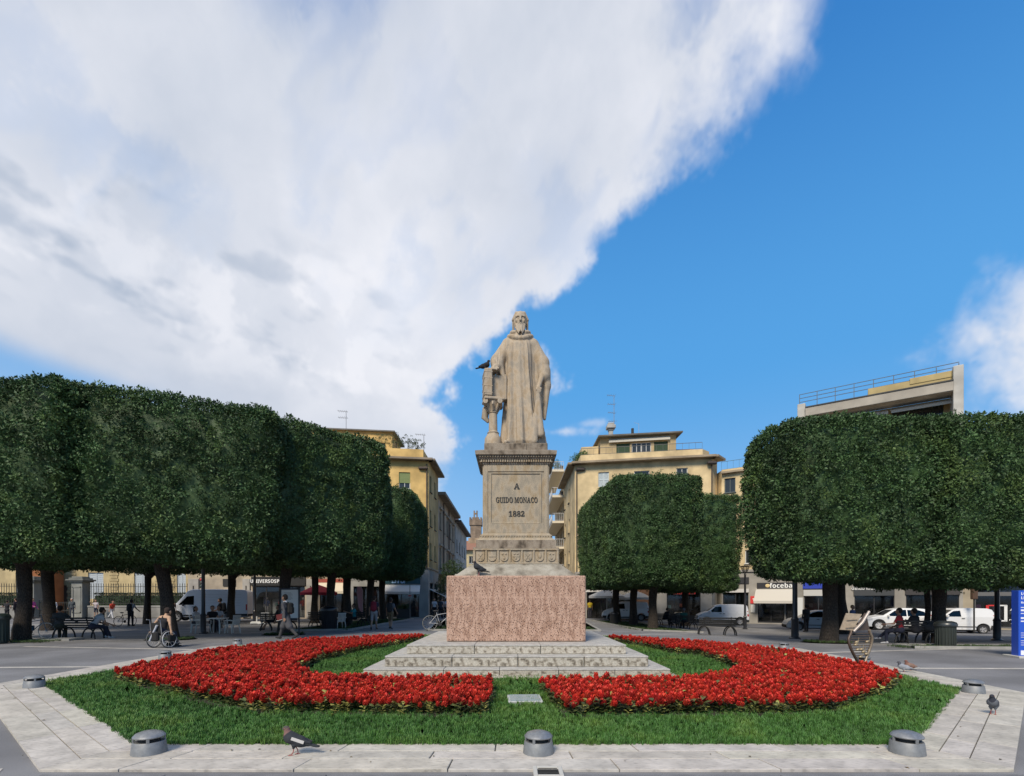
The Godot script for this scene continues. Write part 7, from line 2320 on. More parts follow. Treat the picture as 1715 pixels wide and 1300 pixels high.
	for q in [[0.05, 0.86, 0.3, 0.42], [0.1, 0.5, 0.26, 0.36]]:
		m.col = Color(0.75, 0.72, 0.75)
		m.lathe([Vector2(0, 0), Vector2(q[2], 0), Vector2(q[2], 0.008), Vector2(0, 0.008)], Transform3D(Basis(Vector3.RIGHT, Vector3(0, 0, 1), Vector3(0, -1, 0)).scaled_local(Vector3(1, 1, q[3] / q[2] * 0.75)), Vector3(q[0], q[1], 0.151)), 24)
		m.col = Color(0.55, 0.28, 0.33)
		m.lathe([Vector2(0, 0), Vector2(q[2] * 0.85, 0), Vector2(q[2] * 0.85, 0.012), Vector2(0, 0.012)], Transform3D(Basis(Vector3.RIGHT, Vector3(0, 0, 1), Vector3(0, -1, 0)).scaled_local(Vector3(1, 1, q[3] / q[2] * 0.75)), Vector3(q[0], q[1], 0.151)), 24)
	obj("print", m, M["plain"], t)
	# glass cover of a floodlight in the lawn and a framed drain cover in front
	t = thing("ground_floodlight", "square pale blue glass cover of a floodlight sunk in the lawn before the monument", "floodlight", P(0.2, 8.1, 0.03), 0.05)
	m = MB.new()
	m.col = Color(0.4, 0.42, 0.42)
	m.box(Vector3.ZERO, Vector3(0.54, 0.1, 0.54), 0.01)
	obj("frame", m, M["plain"], t)
	m = MB.new()
	m.col = Color(0.22, 0.33, 0.36)
	m.box(Vector3(0, 0.056, 0), Vector3(0.47, 0.008, 0.47), 0.002)
	obj("glass_cover", m, M["pane_blue"], t)
	t = thing("drain_cover", "small square drain cover in a pale stone frame at the bottom middle", "drain cover", P(0.34, 4.78, 0.0), 0.0)
	m = MB.new()
	m.col = Color(0.45, 0.44, 0.41)
	for q in [[-0.12, 0, 0.04, 0.28], [0.12, 0, 0.04, 0.28], [0, -0.12, 0.2, 0.04], [0, 0.12, 0.2, 0.04]]: m.box(Vector3(q[0], 0.012, q[1]), Vector3(q[2], 0.05, q[3]), 0.004)
	obj("frame", m, M["plain"], t)
	m = MB.new()
	m.col = Color(0.12, 0.12, 0.11)
	m.box(Vector3(0, 0.012, 0), Vector3(0.2, 0.03, 0.2))
	for i in 5: m.box(Vector3(0, 0.03, -0.08 + i * 0.04), Vector3(0.18, 0.008, 0.014), 0.002)
	obj("lid", m, M["cast"], t)
	# dry leaves blown on the stone
	for i in 26:
		var x := rng.randf_range(-6.5, 6.5)
		var d := 5.6 - rng.randf() * 0.75
		if i > 15:
			var k := rng.randf()
			d = lerpf(5.6, 9.4, k)
			x = (-4.8 - 4.7 * k) if i % 2 else (4.9 + 3.6 * k)
		m = MB.new()
		m.col = Color(0.12, 0.085, 0.04) * rng.randf_range(0.5, 1.5)
		var b := Basis(Vector3.UP, rng.randf() * TAU)
		var l := rng.randf_range(0.012, 0.028)
		m.tri(b * Vector3(-l, 0, 0), b * Vector3(0, 0.008, l * 0.5), b * Vector3(l, 0.002, 0))
		m.tri(b * Vector3(-l, 0, 0), b * Vector3(l, 0.002, 0), b * Vector3(0, 0.008, -l * 0.5))
		var o := obj("fallen_leaf", m, M["plain"])
		o.position = P(x, d, 0.034)
		tag(o, "tiny dry leaf lying on the pale stone band", "leaf", "dry leaves on the stone band")

func sculpture() -> void:
	var t := thing("bronze_sculpture", "bronze sculpture of a ladder of notes carrying an open book, by the right flowers", "sculpture", P(8.1, 11.75), 0.0)
	var lc := []
	var rc := []
	for i in 17:
		var f := i / 16.0
		var w := lerpf(0.02, 0.33, smoothstep(-0.1, 0.72, f)) * (1.0 - 0.3 * smoothstep(0.78, 1.0, f))
		lc.append(Vector3(-w - 0.02, 0.02 + f * 0.9, 0.1 * sin(f * 3.0)))
		rc.append(Vector3(w * 0.9 + 0.03 - 0.05 * f, 0.02 + f * 0.92, -0.1 * sin(f * 3.0)))
	var r := []
	for i in 17: r.append(0.032)
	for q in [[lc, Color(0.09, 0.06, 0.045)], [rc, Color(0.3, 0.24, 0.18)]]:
		var m := MB.new()
		m.col = q[1]
		m.tube(q[0], r, 9)
		obj("side_rail", m, M["bronze"], t)
	for i in range(2, 16):
		var m := MB.new()
		m.col = Color(0.16, 0.12, 0.09)
		m.tube([lc[i], rc[i] + Vector3(0, -0.02, 0)], [0.011, 0.011], 6)
		obj("rung", m, M["bronze"], t)
	for q in [[5, 0.4], [7, 0.62], [8, 0.3], [8, 0.5], [10, 0.25], [11, 0.78], [11, 0.3], [6, 0.85]]:
		var m := MB.new()
		m.col = Color(0.4, 0.32, 0.2)
		var p: Vector3 = lc[q[0]].lerp(rc[q[0]], q[1])
		m.ball(p + Vector3(0, 0.02, 0.02), Vector3(0.05, 0.032, 0.03), 10, Basis(Vector3.BACK, 0.3))
		m.tube([p + Vector3(0.045, 0.03, 0.02), p + Vector3(0.05, 0.13, 0.02)], [0.006, 0.006], 5)
		obj("note", m, M["bronze"], t)
	var m := MB.new()
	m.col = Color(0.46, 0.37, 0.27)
	m.prism(PackedVector2Array([Vector2(-0.33, 1.33), Vector2(-0.02, 1.31), Vector2(-0.2, 0.93), Vector2(-0.46, 0.94)]), 0.05, Transform3D(Basis(Vector3.UP, -0.35), Vector3(0, 0, 0.02)))
	for i in 2: m.bar(Vector3(-0.36 + 0.02 * i, 1.02 + i * 0.17, 0.0), Vector3(-0.16 + 0.03 * i, 1.02 + i * 0.17, 0.05), 0.02, 0.012)
	obj("page", m, M["bronze"], t)
	m = MB.new()
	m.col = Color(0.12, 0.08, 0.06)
	m.prism(PackedVector2Array([Vector2(0.12, 1.33), Vector2(0.23, 0.95), Vector2(-0.22, 0.92)]), 0.04, Transform3D(Basis(Vector3.UP, 0.3), Vector3(0, 0, -0.04)))
	obj("page", m, M["bronze"], t)
	m = MB.new()
	m.col = Color(0.48, 0.42, 0.38)
	m.tube([Vector3(-0.24, 0.91, 0.08), Vector3(-0.05, 1.12, 0.1), Vector3(0.13, 1.37, 0.06)], [0.03, 0.034, 0.03], 9)
	obj("book_spine", m, M["bronze"], t)

# ---- people: one continuous body each, forward is +z ----
# legs: [swing, knee] each; arms: [forward, outward, elbow] each; all in degrees
func person(label: String, at: Vector3, turn: float, h: float, D: Dictionary) -> Node3D:
	var t := thing("person", label, "person", at, turn)
	var cell: float = D.get("cell", 0.026)
	var sit: bool = D.has("seat")
	var pal := [D.get("skin", Color(0.42, 0.24, 0.16)), D.get("hair", Color(0.02, 0.014, 0.01)), D.top, D.low, D.get("shoe", Color(0.03, 0.03, 0.03)), D.get("extra", Color(0.02, 0.02, 0.022))]
	var lean := deg_to_rad(D.get("lean", 2.0))
	var legs: Array = D.get("legs", [[4, 4], [-3, 3]])
	var arms: Array = D.get("arms", [[5, 8, 15], [-3, 8, 12]])
	var J := {}
	var hip := Vector3(0, 0.93, 0)
	var sp := Vector3(0, cos(lean), sin(lean))
	var fr := Vector3(0, -sin(lean), cos(lean))
	J.chest = hip + sp * 0.36
	J.neck = hip + sp * 0.53
	var hd := deg_to_rad(D.get("head", 4.0)) + lean * 0.4
	J.head = J.neck + Vector3(0, cos(hd), sin(hd)) * 0.175
	var low := 9.0
	for k in 2:
		var s := -1.0 if k == 0 else 1.0
		var a := deg_to_rad(legs[k][0])
		var b := a - deg_to_rad(legs[k][1])
		var sp2: float = D.get("spread", 0.02)
		var h0 := hip + Vector3(s * 0.09, -0.02, 0)
		var kn := h0 + Vector3(s * sp2, -cos(a), sin(a)) * 0.43
		var an := kn + Vector3(0, -cos(b), sin(b)) * 0.41
		J["hip%d" % k] = h0; J["knee%d" % k] = kn; J["ankle%d" % k] = an
		var fa: float = clampf(-b * 0.6, -0.5, 0.7) if not sit else 0.0
		J["toe%d" % k] = an + Vector3(s * 0.03, -0.055 - sin(fa) * 0.16, 0.16 * cos(fa))
		low = minf(low, minf(an.y - 0.085, J["toe%d" % k].y - 0.035))
		var f := deg_to_rad(arms[k][0])
		var o := deg_to_rad(arms[k][1])
		var sh: Vector3 = J.chest + sp * 0.1 + Vector3(s * 0.185, 0, 0)
		var ud := (-sp * cos(f) * cos(o) + fr * sin(f) * cos(o) + Vector3(s * sin(o), 0, 0)).normalized()
		var el := sh + ud * 0.28
		var f2 := f + deg_to_rad(arms[k][2])
		var inw: float = arms[k][3] if arms[k].size() > 3 else 0.0
		var fd := (-sp * cos(f2) * cos(o * 0.5) + fr * sin(f2) + Vector3(s * sin(o * 0.5) - s * inw, 0, 0)).normalized()
		J["sh%d" % k] = sh; J["el%d" % k] = el; J["wr%d" % k] = el + fd * 0.25; J["fd%d" % k] = fd
	var k0 := h / 1.72
	var drop := -low
	if sit: drop = D.seat / k0 + 0.1 - hip.y
	for q in J:
		if not q.begins_with("fd"): J[q] = (J[q] + Vector3(0, drop, 0)) * k0
	hip = (hip + Vector3(0, drop, 0)) * k0
	var lo := Vector3(9, 9, 9)
	var hi := -lo
	for q in J:
		if q.begins_with("fd"): continue
		lo = lo.min(J[q]); hi = hi.max(J[q])
	var F := Field.new(lo - Vector3.ONE * 0.24, hi + Vector3.ONE * 0.24, cell)
	var K := 0.04
	var coat: bool = D.get("coat", false)
	F.cap(hip + sp * 0.02, J.chest - sp * 0.1, 0.125 * k0, 0.125 * k0, K, 2, Vector3(0.85, 1, 1.12))
	F.cap(J.chest + Vector3(-0.09, -0.02, 0) * k0, J.chest + Vector3(0.09, -0.02, 0) * k0, 0.115 * k0, 0.115 * k0, 0.06, 2)
	F.cap(J.chest + sp * 0.09 + Vector3(-0.12, 0, 0) * k0, J.chest + sp * 0.09 + Vector3(0.12, 0, 0) * k0, 0.085 * k0, 0.085 * k0, 0.05, 0 if D.get("bare", false) else 2)
	F.cap(hip + Vector3(-0.05, -0.03, -0.01), hip + Vector3(0.05, -0.03, -0.01), 0.125 * k0, 0.125 * k0, K, 2 if coat else 3)
	F.cap(J.chest + sp * 0.12, J.head, 0.055 * k0, 0.05 * k0, 0.03, 0)
	F.cap(J.head + Vector3(0, 0.015, -0.005), J.head + Vector3(0, -0.02, 0.015), 0.095 * k0, 0.085 * k0, 0.02, 0)
	F.cap(J.head + Vector3(0, -0.06, 0.035) * k0, J.head + Vector3(0, -0.07, 0.05) * k0, 0.055 * k0, 0.04 * k0, 0.03, 5 if D.get("mask", false) else 0)
	F.cap(J.head + Vector3(0, -0.005, 0.1) * k0, J.head + Vector3(0, -0.03, 0.112) * k0, 0.014 * k0, 0.018 * k0, 0.015, 5 if D.get("mask", false) else 0)
	for s in [-1.0, 1.0]: F.cap(J.head + Vector3(s * 0.09, -0.01, 0) * k0, J.head + Vector3(s * 0.09, -0.04, 0) * k0, 0.022 * k0, 0.016 * k0, 0.01, 0)
	F.cap(J.head + Vector3(0, 0.045, -0.03) * k0, J.head + Vector3(0, 0.0, -0.05) * k0, 0.1 * k0, 0.085 * k0, 0.01, 1)
	if D.get("long", false): F.cap(J.head + Vector3(0, 0, -0.06) * k0, J.head + Vector3(0, -0.26, -0.08) * k0, 0.085 * k0, 0.06 * k0, 0.03, 1)
	if D.get("cap", false):
		F.cap(J.head + Vector3(0, 0.06, 0) * k0, J.head + Vector3(0, 0.07, 0) * k0, 0.104 * k0, 0.09 * k0, 0.01, 2)
		F.cap(J.head + Vector3(0, 0.055, 0.1) * k0, J.head + Vector3(0, 0.05, 0.16) * k0, 0.03 * k0, 0.02 * k0, 0.01, 2)
	var shorts: bool = D.get("shorts", false)
	var sleeve: bool = D.get("sleeve", false)
	for k in 2:
		var kn: Vector3 = J["knee%d" % k]
		var h0: Vector3 = J["hip%d" % k]
		var an: Vector3 = J["ankle%d" % k]
		F.cap(h0, kn, 0.092 * k0, 0.066 * k0, K, 3)
		F.cap(kn, an, (0.058 if shorts else 0.066) * k0, (0.04 if shorts else 0.055) * k0, 0.02, 0 if shorts else 3)
		F.cap(an + Vector3(0, -0.03, -0.03) * k0, J["toe%d" % k], 0.045 * k0, 0.035 * k0, 0.02, 4)
		if coat: F.cap(h0.lerp(kn, 0.2) + Vector3(0, 0, -0.02), h0.lerp(kn, 0.95) + Vector3(0, 0, -0.02), 0.12 * k0, 0.13 * k0, 0.06, 2)
		if D.get("skirt", false): F.cap(h0, h0.lerp(kn, 0.85), 0.11 * k0, 0.13 * k0, 0.06, 3)
		var sh: Vector3 = J["sh%d" % k]
		var el: Vector3 = J["el%d" % k]
		var wr: Vector3 = J["wr%d" % k]
		var bare: bool = D.get("bare", false)
		F.cap(sh, sh.lerp(el, 0.6), 0.06 * k0, 0.05 * k0, 0.03, 0 if bare else 2)
		F.cap(sh.lerp(el, 0.55), el, (0.05 if sleeve else 0.042) * k0, 0.04 * k0, 0.015, 2 if sleeve else 0)
		F.cap(el, wr, (0.045 if sleeve else 0.04) * k0, (0.038 if sleeve else 0.028) * k0, 0.02, 2 if sleeve else 0)
		F.cap(wr, wr + J["fd%d" % k] * 0.07 * k0, 0.03 * k0, 0.036 * k0, 0.02, 0)
	if D.get("pack", false):
		var c: Vector3 = J.chest - fr * 0.17 * k0
		F.cap(c + sp * 0.08, c - sp * 0.2, 0.12 * k0, 0.14 * k0, 0.02, 5, Vector3(0.85, 1, 1.15))
		for s in [-1.0, 1.0]: F.cap(J.chest + sp * 0.14 + Vector3(s * 0.12, 0, -0.06), J.chest + Vector3(s * 0.13, 0.02, 0.11), 0.035, 0.03, 0.02, 5)
	var m := MB.new()
	F.into(m, pal)
	# fingers, each a short bent chain
	m.col = pal[0]
	for k in 2:
		var fd: Vector3 = J["fd%d" % k]
		var wr: Vector3 = J["wr%d" % k] + fd * 0.08 * k0
		var side := fd.cross(Vector3.RIGHT if absf(fd.x) < 0.7 else Vector3.UP).normalized()
		var pn := fd.cross(side) * (1.0 if k == 0 else -1.0)
		for i in 4:
			var l: float = [0.062, 0.075, 0.07, 0.055][i] * k0
			var a := wr + side * (i - 1.5) * 0.021
			m.tube([a, a + fd * l * 0.5 + pn * 0.008, a + fd * l * 0.85 + pn * 0.03], [0.0105, 0.0095, 0.007], 5)
		m.tube([wr - fd * 0.05 + side * -0.03, wr - fd * 0.01 + side * -0.055 + pn * 0.015, wr + fd * 0.02 + side * -0.05 + pn * 0.03], [0.012, 0.011, 0.008], 5)
	obj("body", m, M["cloth"], t)
	# eyes
	var e := MB.new()
	e.col = Color(0.015, 0.012, 0.01)
	for s in [-1.0, 1.0]: e.ball(J.head + Vector3(s * 0.035, 0.012, 0.094) * k0, Vector3(0.012, 0.008, 0.008), 6)
	obj("eyes", e, M["plain"], t)
	t.set_meta("j", [J["wr0"], J["wr1"], J.chest])
	return t

func people() -> void:
	var white := Color(0.6, 0.6, 0.62)
	var black := Color(0.014, 0.014, 0.016)
	var navy := Color(0.02, 0.025, 0.05)
	# the walking man
	var man := person("man in a dark grey suit and white collar striding left past the display panel", P(-9.35, 21.0), -PI / 2 - 0.1, 1.86, {"cell": 0.018, "top": Color(0.075, 0.076, 0.084), "low": Color(0.055, 0.056, 0.062), "sleeve": true, "coat": true, "mask": true, "extra": Color(0.016, 0.016, 0.018), "legs": [[26, 8], [-26, 18]], "arms": [[28, 6, 18], [-14, 8, 14]], "lean": 4.0, "head": 8.0})
	var w: Array = man.get_meta("j")
	var m := MB.new()
	m.col = Color(0.65, 0.65, 0.66)
	m.tube([w[2] + Vector3(0, 0.17, 0.0), w[2] + Vector3(0, 0.235, 0.015)], [0.082, 0.075], 12, false)
	m.tri(w[2] + Vector3(-0.05, 0.19, 0.1), w[2] + Vector3(0, 0.02, 0.145), w[2] + Vector3(0.05, 0.19, 0.1))
	obj("collar", m, M["cloth"], man)
	var fold := thing("folder", "dark red folder held in the walking man's hand", "folder", man.position, man.rotation.y)
	m = MB.new()
	m.col = Color(0.14, 0.02, 0.02)
	m.box(w[0] + Vector3(0.03, -0.06, 0.04), Vector3(0.025, 0.24, 0.34), 0.008, Basis(Vector3.RIGHT, 0.25))
	obj("cover", m, M["plain"], fold)
	m = MB.new()
	m.col = Color(0.6, 0.6, 0.58)
	m.box(w[0] + Vector3(0.03, -0.185, 0.06), Vector3(0.016, 0.03, 0.3), 0.0, Basis(Vector3.RIGHT, 0.25))
	obj("papers", m, M["plain"], fold)
	var bag := thing("backpack", "black backpack worn on the walking man's back", "backpack", man.position, man.rotation.y)
	m = MB.new()
	m.col = Color(0.012, 0.012, 0.014)
	m.box(w[2] + Vector3(0, -0.06, -0.22), Vector3(0.3, 0.46, 0.17), 0.06)
	m.box(w[2] + Vector3(0, -0.14, -0.31), Vector3(0.22, 0.24, 0.05), 0.02)
	obj("sack", m, M["cloth"], bag)
	m = MB.new()
	m.col = Color(0.012, 0.012, 0.014)
	for s in [-0.11, 0.11]: m.tube([w[2] + Vector3(s, 0.12, -0.16), w[2] + Vector3(s, 0.2, -0.02), w[2] + Vector3(s, 0.1, 0.115), w[2] + Vector3(s, -0.15, 0.1)], [0.02, 0.02, 0.02, 0.018], 6)
	obj("strap", m, M["cloth"], bag)
	# wheelchair user, seen from behind
	var wu := person("woman in a black strapless top pushing her own wheelchair, seen from behind", P(-11.95, 17.3), PI - 0.25, 1.72, {"cell": 0.018, "seat": 0.48, "bare": true, "top": black, "low": navy, "skin": Color(0.5, 0.31, 0.2), "legs": [[78, 70], [78, 70]], "arms": [[-10, 32, 22], [-6, 36, 14]], "lean": 16.0, "head": 30.0, "hair": Color(0.03, 0.018, 0.012)})
	m = MB.new()
	m.col = black
	w = wu.get_meta("j")
	m.tube([w[2] + Vector3(-0.12, -0.03, -0.1), w[2] + Vector3(-0.02, 0.12, -0.1), w[2] + Vector3(0.06, 0.17, 0.03)], [0.014, 0.014, 0.014], 6)
	m.tube([w[2] + Vector3(0.14, -0.03, -0.1), w[2] + Vector3(0.15, 0.1, -0.06), w[2] + Vector3(0.13, 0.14, 0.04)], [0.014, 0.014, 0.014], 6)
	obj("strap", m, M["cloth"], wu)
	wheelchair(wu.position, wu.rotation.y)
	# walkers on the path
	person("pedestrian with a maroon backpack and grey shorts walking away along the left tree row", P(-7.45, 27.4), PI + 0.1, 1.77, {"top": Color(0.03, 0.03, 0.05), "low": Color(0.3, 0.3, 0.31), "shorts": true, "pack": true, "extra": Color(0.22, 0.015, 0.03), "legs": [[14, 4], [-12, 14]], "hair": Color(0.04, 0.02, 0.012)})
	person("pedestrian in a cap with a black backpack and brown shorts, walking away", P(-6.7, 28.0), PI - 0.1, 1.66, {"top": Color(0.12, 0.12, 0.13), "low": Color(0.16, 0.11, 0.06), "shorts": true, "pack": true, "cap": true, "legs": [[-10, 14], [12, 4]], "arms": [[8, 14, 40], [0, 10, 25]]})
	# left pavement
	person("person dressed in black standing with hands on hips at the far left edge", P(-42.3, 42.5), PI, 1.62, {"cell": 0.032, "top": black, "low": black, "arms": [[-10, 45, 60, 1.2], [-10, 45, 60, 1.2]]})
	person("person in a bright pink top and dark trousers, right of the leftmost trunk", P(-41.3, 43.7), 1.6, 1.78, {"cell": 0.03, "top": Color(0.5, 0.08, 0.3), "low": black, "sleeve": true, "long": true, "arms": [[20, 10, 60], [10, 8, 30]]})
	person("person in dark clothes facing the one in pink", P(-42.2, 43.2), -1.5, 1.8, {"cell": 0.03, "top": Color(0.03, 0.02, 0.03), "low": black, "sleeve": true})
	person("person in a white shirt standing by the second trunk from the left", P(-42.0, 46.5), 0.5, 1.72, {"cell": 0.032, "top": white, "low": navy, "sleeve": true})
	person("elderly man in a grey suit standing before the right gate pillar", P(-42.5, 49.0), 0.4, 1.78, {"cell": 0.03, "top": Color(0.07, 0.08, 0.09), "low": Color(0.06, 0.065, 0.075), "sleeve": true, "hair": Color(0.4, 0.4, 0.4)})
	person("woman in a white top and dark shorts carrying a white bag by the garden wall", P(-40.5, 49.4), 0.2, 1.66, {"cell": 0.03, "top": Color(0.5, 0.42, 0.42), "low": navy, "shorts": true, "pack": true, "extra": white, "arms": [[60, 15, 90], [10, 12, 30]]})
	person("person in a bright orange-red top and white trousers striding by the garden wall", P(-36.0, 45.6), 1.3, 1.68, {"cell": 0.03, "top": Color(0.55, 0.06, 0.03), "low": white, "lean": 18.0, "legs": [[28, 10], [-26, 20]]})
	person("person in a white shirt with a black backpack walking a dark bicycle away", P(-24.8, 33.0), PI + 0.1, 1.68, {"top": white, "low": black, "pack": true, "head": 25.0, "arms": [[30, 14, 30], [30, 14, 30]]})
	person("person in pale clothes standing beside the front of the tall white van", P(-27.1, 40.5), 0.6, 1.68, {"cell": 0.032, "top": Color(0.5, 0.3, 0.2), "low": navy})
	# left bench
	person("seated person with dark hair and grey top, on the left of the left bench", P(-19.0, 21.3), PI + 0.5, 1.74, {"seat": 0.46, "top": Color(0.06, 0.06, 0.06), "low": Color(0.04, 0.04, 0.03), "legs": [[82, 80], [82, 80]], "arms": [[30, 40, 40], [40, 10, 60]], "lean": 8.0})
	person("seated person in a pale grey shirt bending forward on the left bench", P(-17.6, 21.3), PI - 0.5, 1.76, {"seat": 0.46, "top": Color(0.42, 0.43, 0.45), "low": navy, "legs": [[80, 60], [84, 70]], "arms": [[50, 10, 50], [50, 10, 50]], "lean": 34.0, "shoe": white})
	# cafe
	person("seated person in white with long black hair, left of the lamp post", P(-15.85, 25.4), 1.5, 1.65, {"seat": 0.43, "top": white, "low": Color(0.1, 0.1, 0.12), "long": true, "legs": [[84, 84], [84, 84]], "arms": [[40, 10, 50], [40, 10, 50]]})
	person("seated person in black right behind the lamp post by the table", P(-15.35, 26.0), 0.6, 1.7, {"seat": 0.43, "top": black, "low": black, "legs": [[84, 84], [84, 84]], "arms": [[40, 10, 50], [40, 10, 50]]})
	person("seated person in a white shirt behind the white plastic table", P(-15.6, 27.0), 0.2, 1.7, {"seat": 0.43, "top": Color(0.5, 0.52, 0.55), "low": navy, "legs": [[84, 84], [84, 84]], "arms": [[40, 10, 50], [40, 10, 50]]})
	person("person in black with a shoulder pack standing before the tall white van", P(-17.2, 30.0), -1.4, 1.72, {"top": black, "low": Color(0.12, 0.11, 0.1), "pack": true, "head": 20.0, "arms": [[20, 10, 50], [15, 10, 50]]})
	person("person with bare legs resting on the bench behind the forked trunk, leaning back", P(-12.6, 27.1), -1.2, 1.7, {"seat": 0.46, "top": black, "low": black, "shorts": true, "legs": [[80, 45], [84, 60]], "lean": -10.0})
	person("person in dark olive seated on the bench left of the black bin", P(-11.2, 29.9), PI - 0.4, 1.72, {"seat": 0.46, "top": Color(0.05, 0.05, 0.035), "low": black, "legs": [[84, 84], [84, 84]], "lean": 8.0})
	person("person in a teal and yellow vest seated on the bench right of the black bin", P(-9.45, 30.5), -1.0, 1.72, {"seat": 0.46, "top": Color(0.03, 0.3, 0.36), "low": black, "legs": [[84, 70], [84, 84]], "arms": [[55, 10, 60], [50, 10, 60]], "lean": 6.0})
	# in the street
	var k := 0
	for q in [[-6.95, 45.5, white, "person in white standing at the street corner left of the monument, nearest the awning"], [-6.35, 46.2, Color(0.5, 0.4, 0.38), "person in a pale pink top in the street left of the monument"], [-5.85, 45.0, Color(0.55, 0.56, 0.6), "person in white shirt and black trousers walking in the street by the red block"], [-5.3, 47.0, Color(0.6, 0.6, 0.6), "person in white close to the left edge of the red stone block"], [-6.0, 42.5, Color(0.05, 0.05, 0.06), "cyclist in black standing in the street beyond the bicycle"]]:
		person(q[3], P(q[0], q[1]), 0.7 * k, 1.68, {"cell": 0.032, "top": q[2], "low": black, "legs": [[10, 4], [-8, 8]]})
		k += 1
	# right
	person("person in a bright yellow shirt by the awning right of the monument", P(7.3, 47.5), PI, 1.7, {"cell": 0.03, "top": Color(0.6, 0.42, 0.02), "low": Color(0.05, 0.05, 0.06)})
	person("seated person in black leaning forward on the bench by the first right-row trunk", P(11.8, 39.2), 1.9, 1.72, {"seat": 0.46, "top": black, "low": black, "sleeve": true, "legs": [[82, 60], [84, 80]], "lean": 24.0})
	person("seated person in a dark green jacket seen from behind", P(11.65, 34.3), PI, 1.74, {"seat": 0.46, "top": Color(0.015, 0.1, 0.07), "low": black, "sleeve": true, "legs": [[84, 84], [84, 84]], "lean": 10.0, "hair": Color(0.16, 0.15, 0.15)})
	person("seated person in a dark red top and white shoes on the right bench", P(15.15, 19.8), PI + 0.7, 1.72, {"seat": 0.46, "top": Color(0.24, 0.012, 0.02), "low": navy, "shoe": white, "legs": [[84, 40], [80, 80]], "arms": [[20, 12, 40], [30, 12, 60]], "lean": 4.0})
	person("seated person all in black beside the one in dark red", P(15.75, 19.8), PI + 0.3, 1.7, {"seat": 0.46, "top": black, "low": black, "sleeve": true, "legs": [[84, 84], [84, 80]], "arms": [[50, 10, 60], [30, 14, 60]], "lean": 6.0})
	person("fair-haired person in blue standing beyond the bronze sculpture", P(20.25, 30.2), 0.5, 1.72, {"top": Color(0.1, 0.13, 0.25), "low": Color(0.3, 0.28, 0.25), "hair": Color(0.3, 0.19, 0.08)})
	person("person in black standing beside the silver car, close to the tree trunk", P(19.6, 33.8), PI, 1.75, {"top": black, "low": black, "sleeve": true})
	var b := thing("dark_bag", "large dark bag lying on the right bench beside the seated pair", "bag", P(16.35, 19.85, 0.48), 0.1)
	m = MB.new()
	m.col = Color(0.014, 0.017, 0.02)
	m.ball(Vector3(0, 0.2, 0), Vector3(0.34, 0.22, 0.2), 14)
	obj("sack", m, M["cloth"], b)
	m = MB.new()
	m.col = Color(0.02, 0.02, 0.02)
	m.tube([Vector3(-0.2, 0.34, 0.05), Vector3(-0.05, 0.46, 0.08), Vector3(0.12, 0.36, 0.05)], [0.015, 0.015, 0.015], 6)
	obj("handle", m, M["cloth"], b)

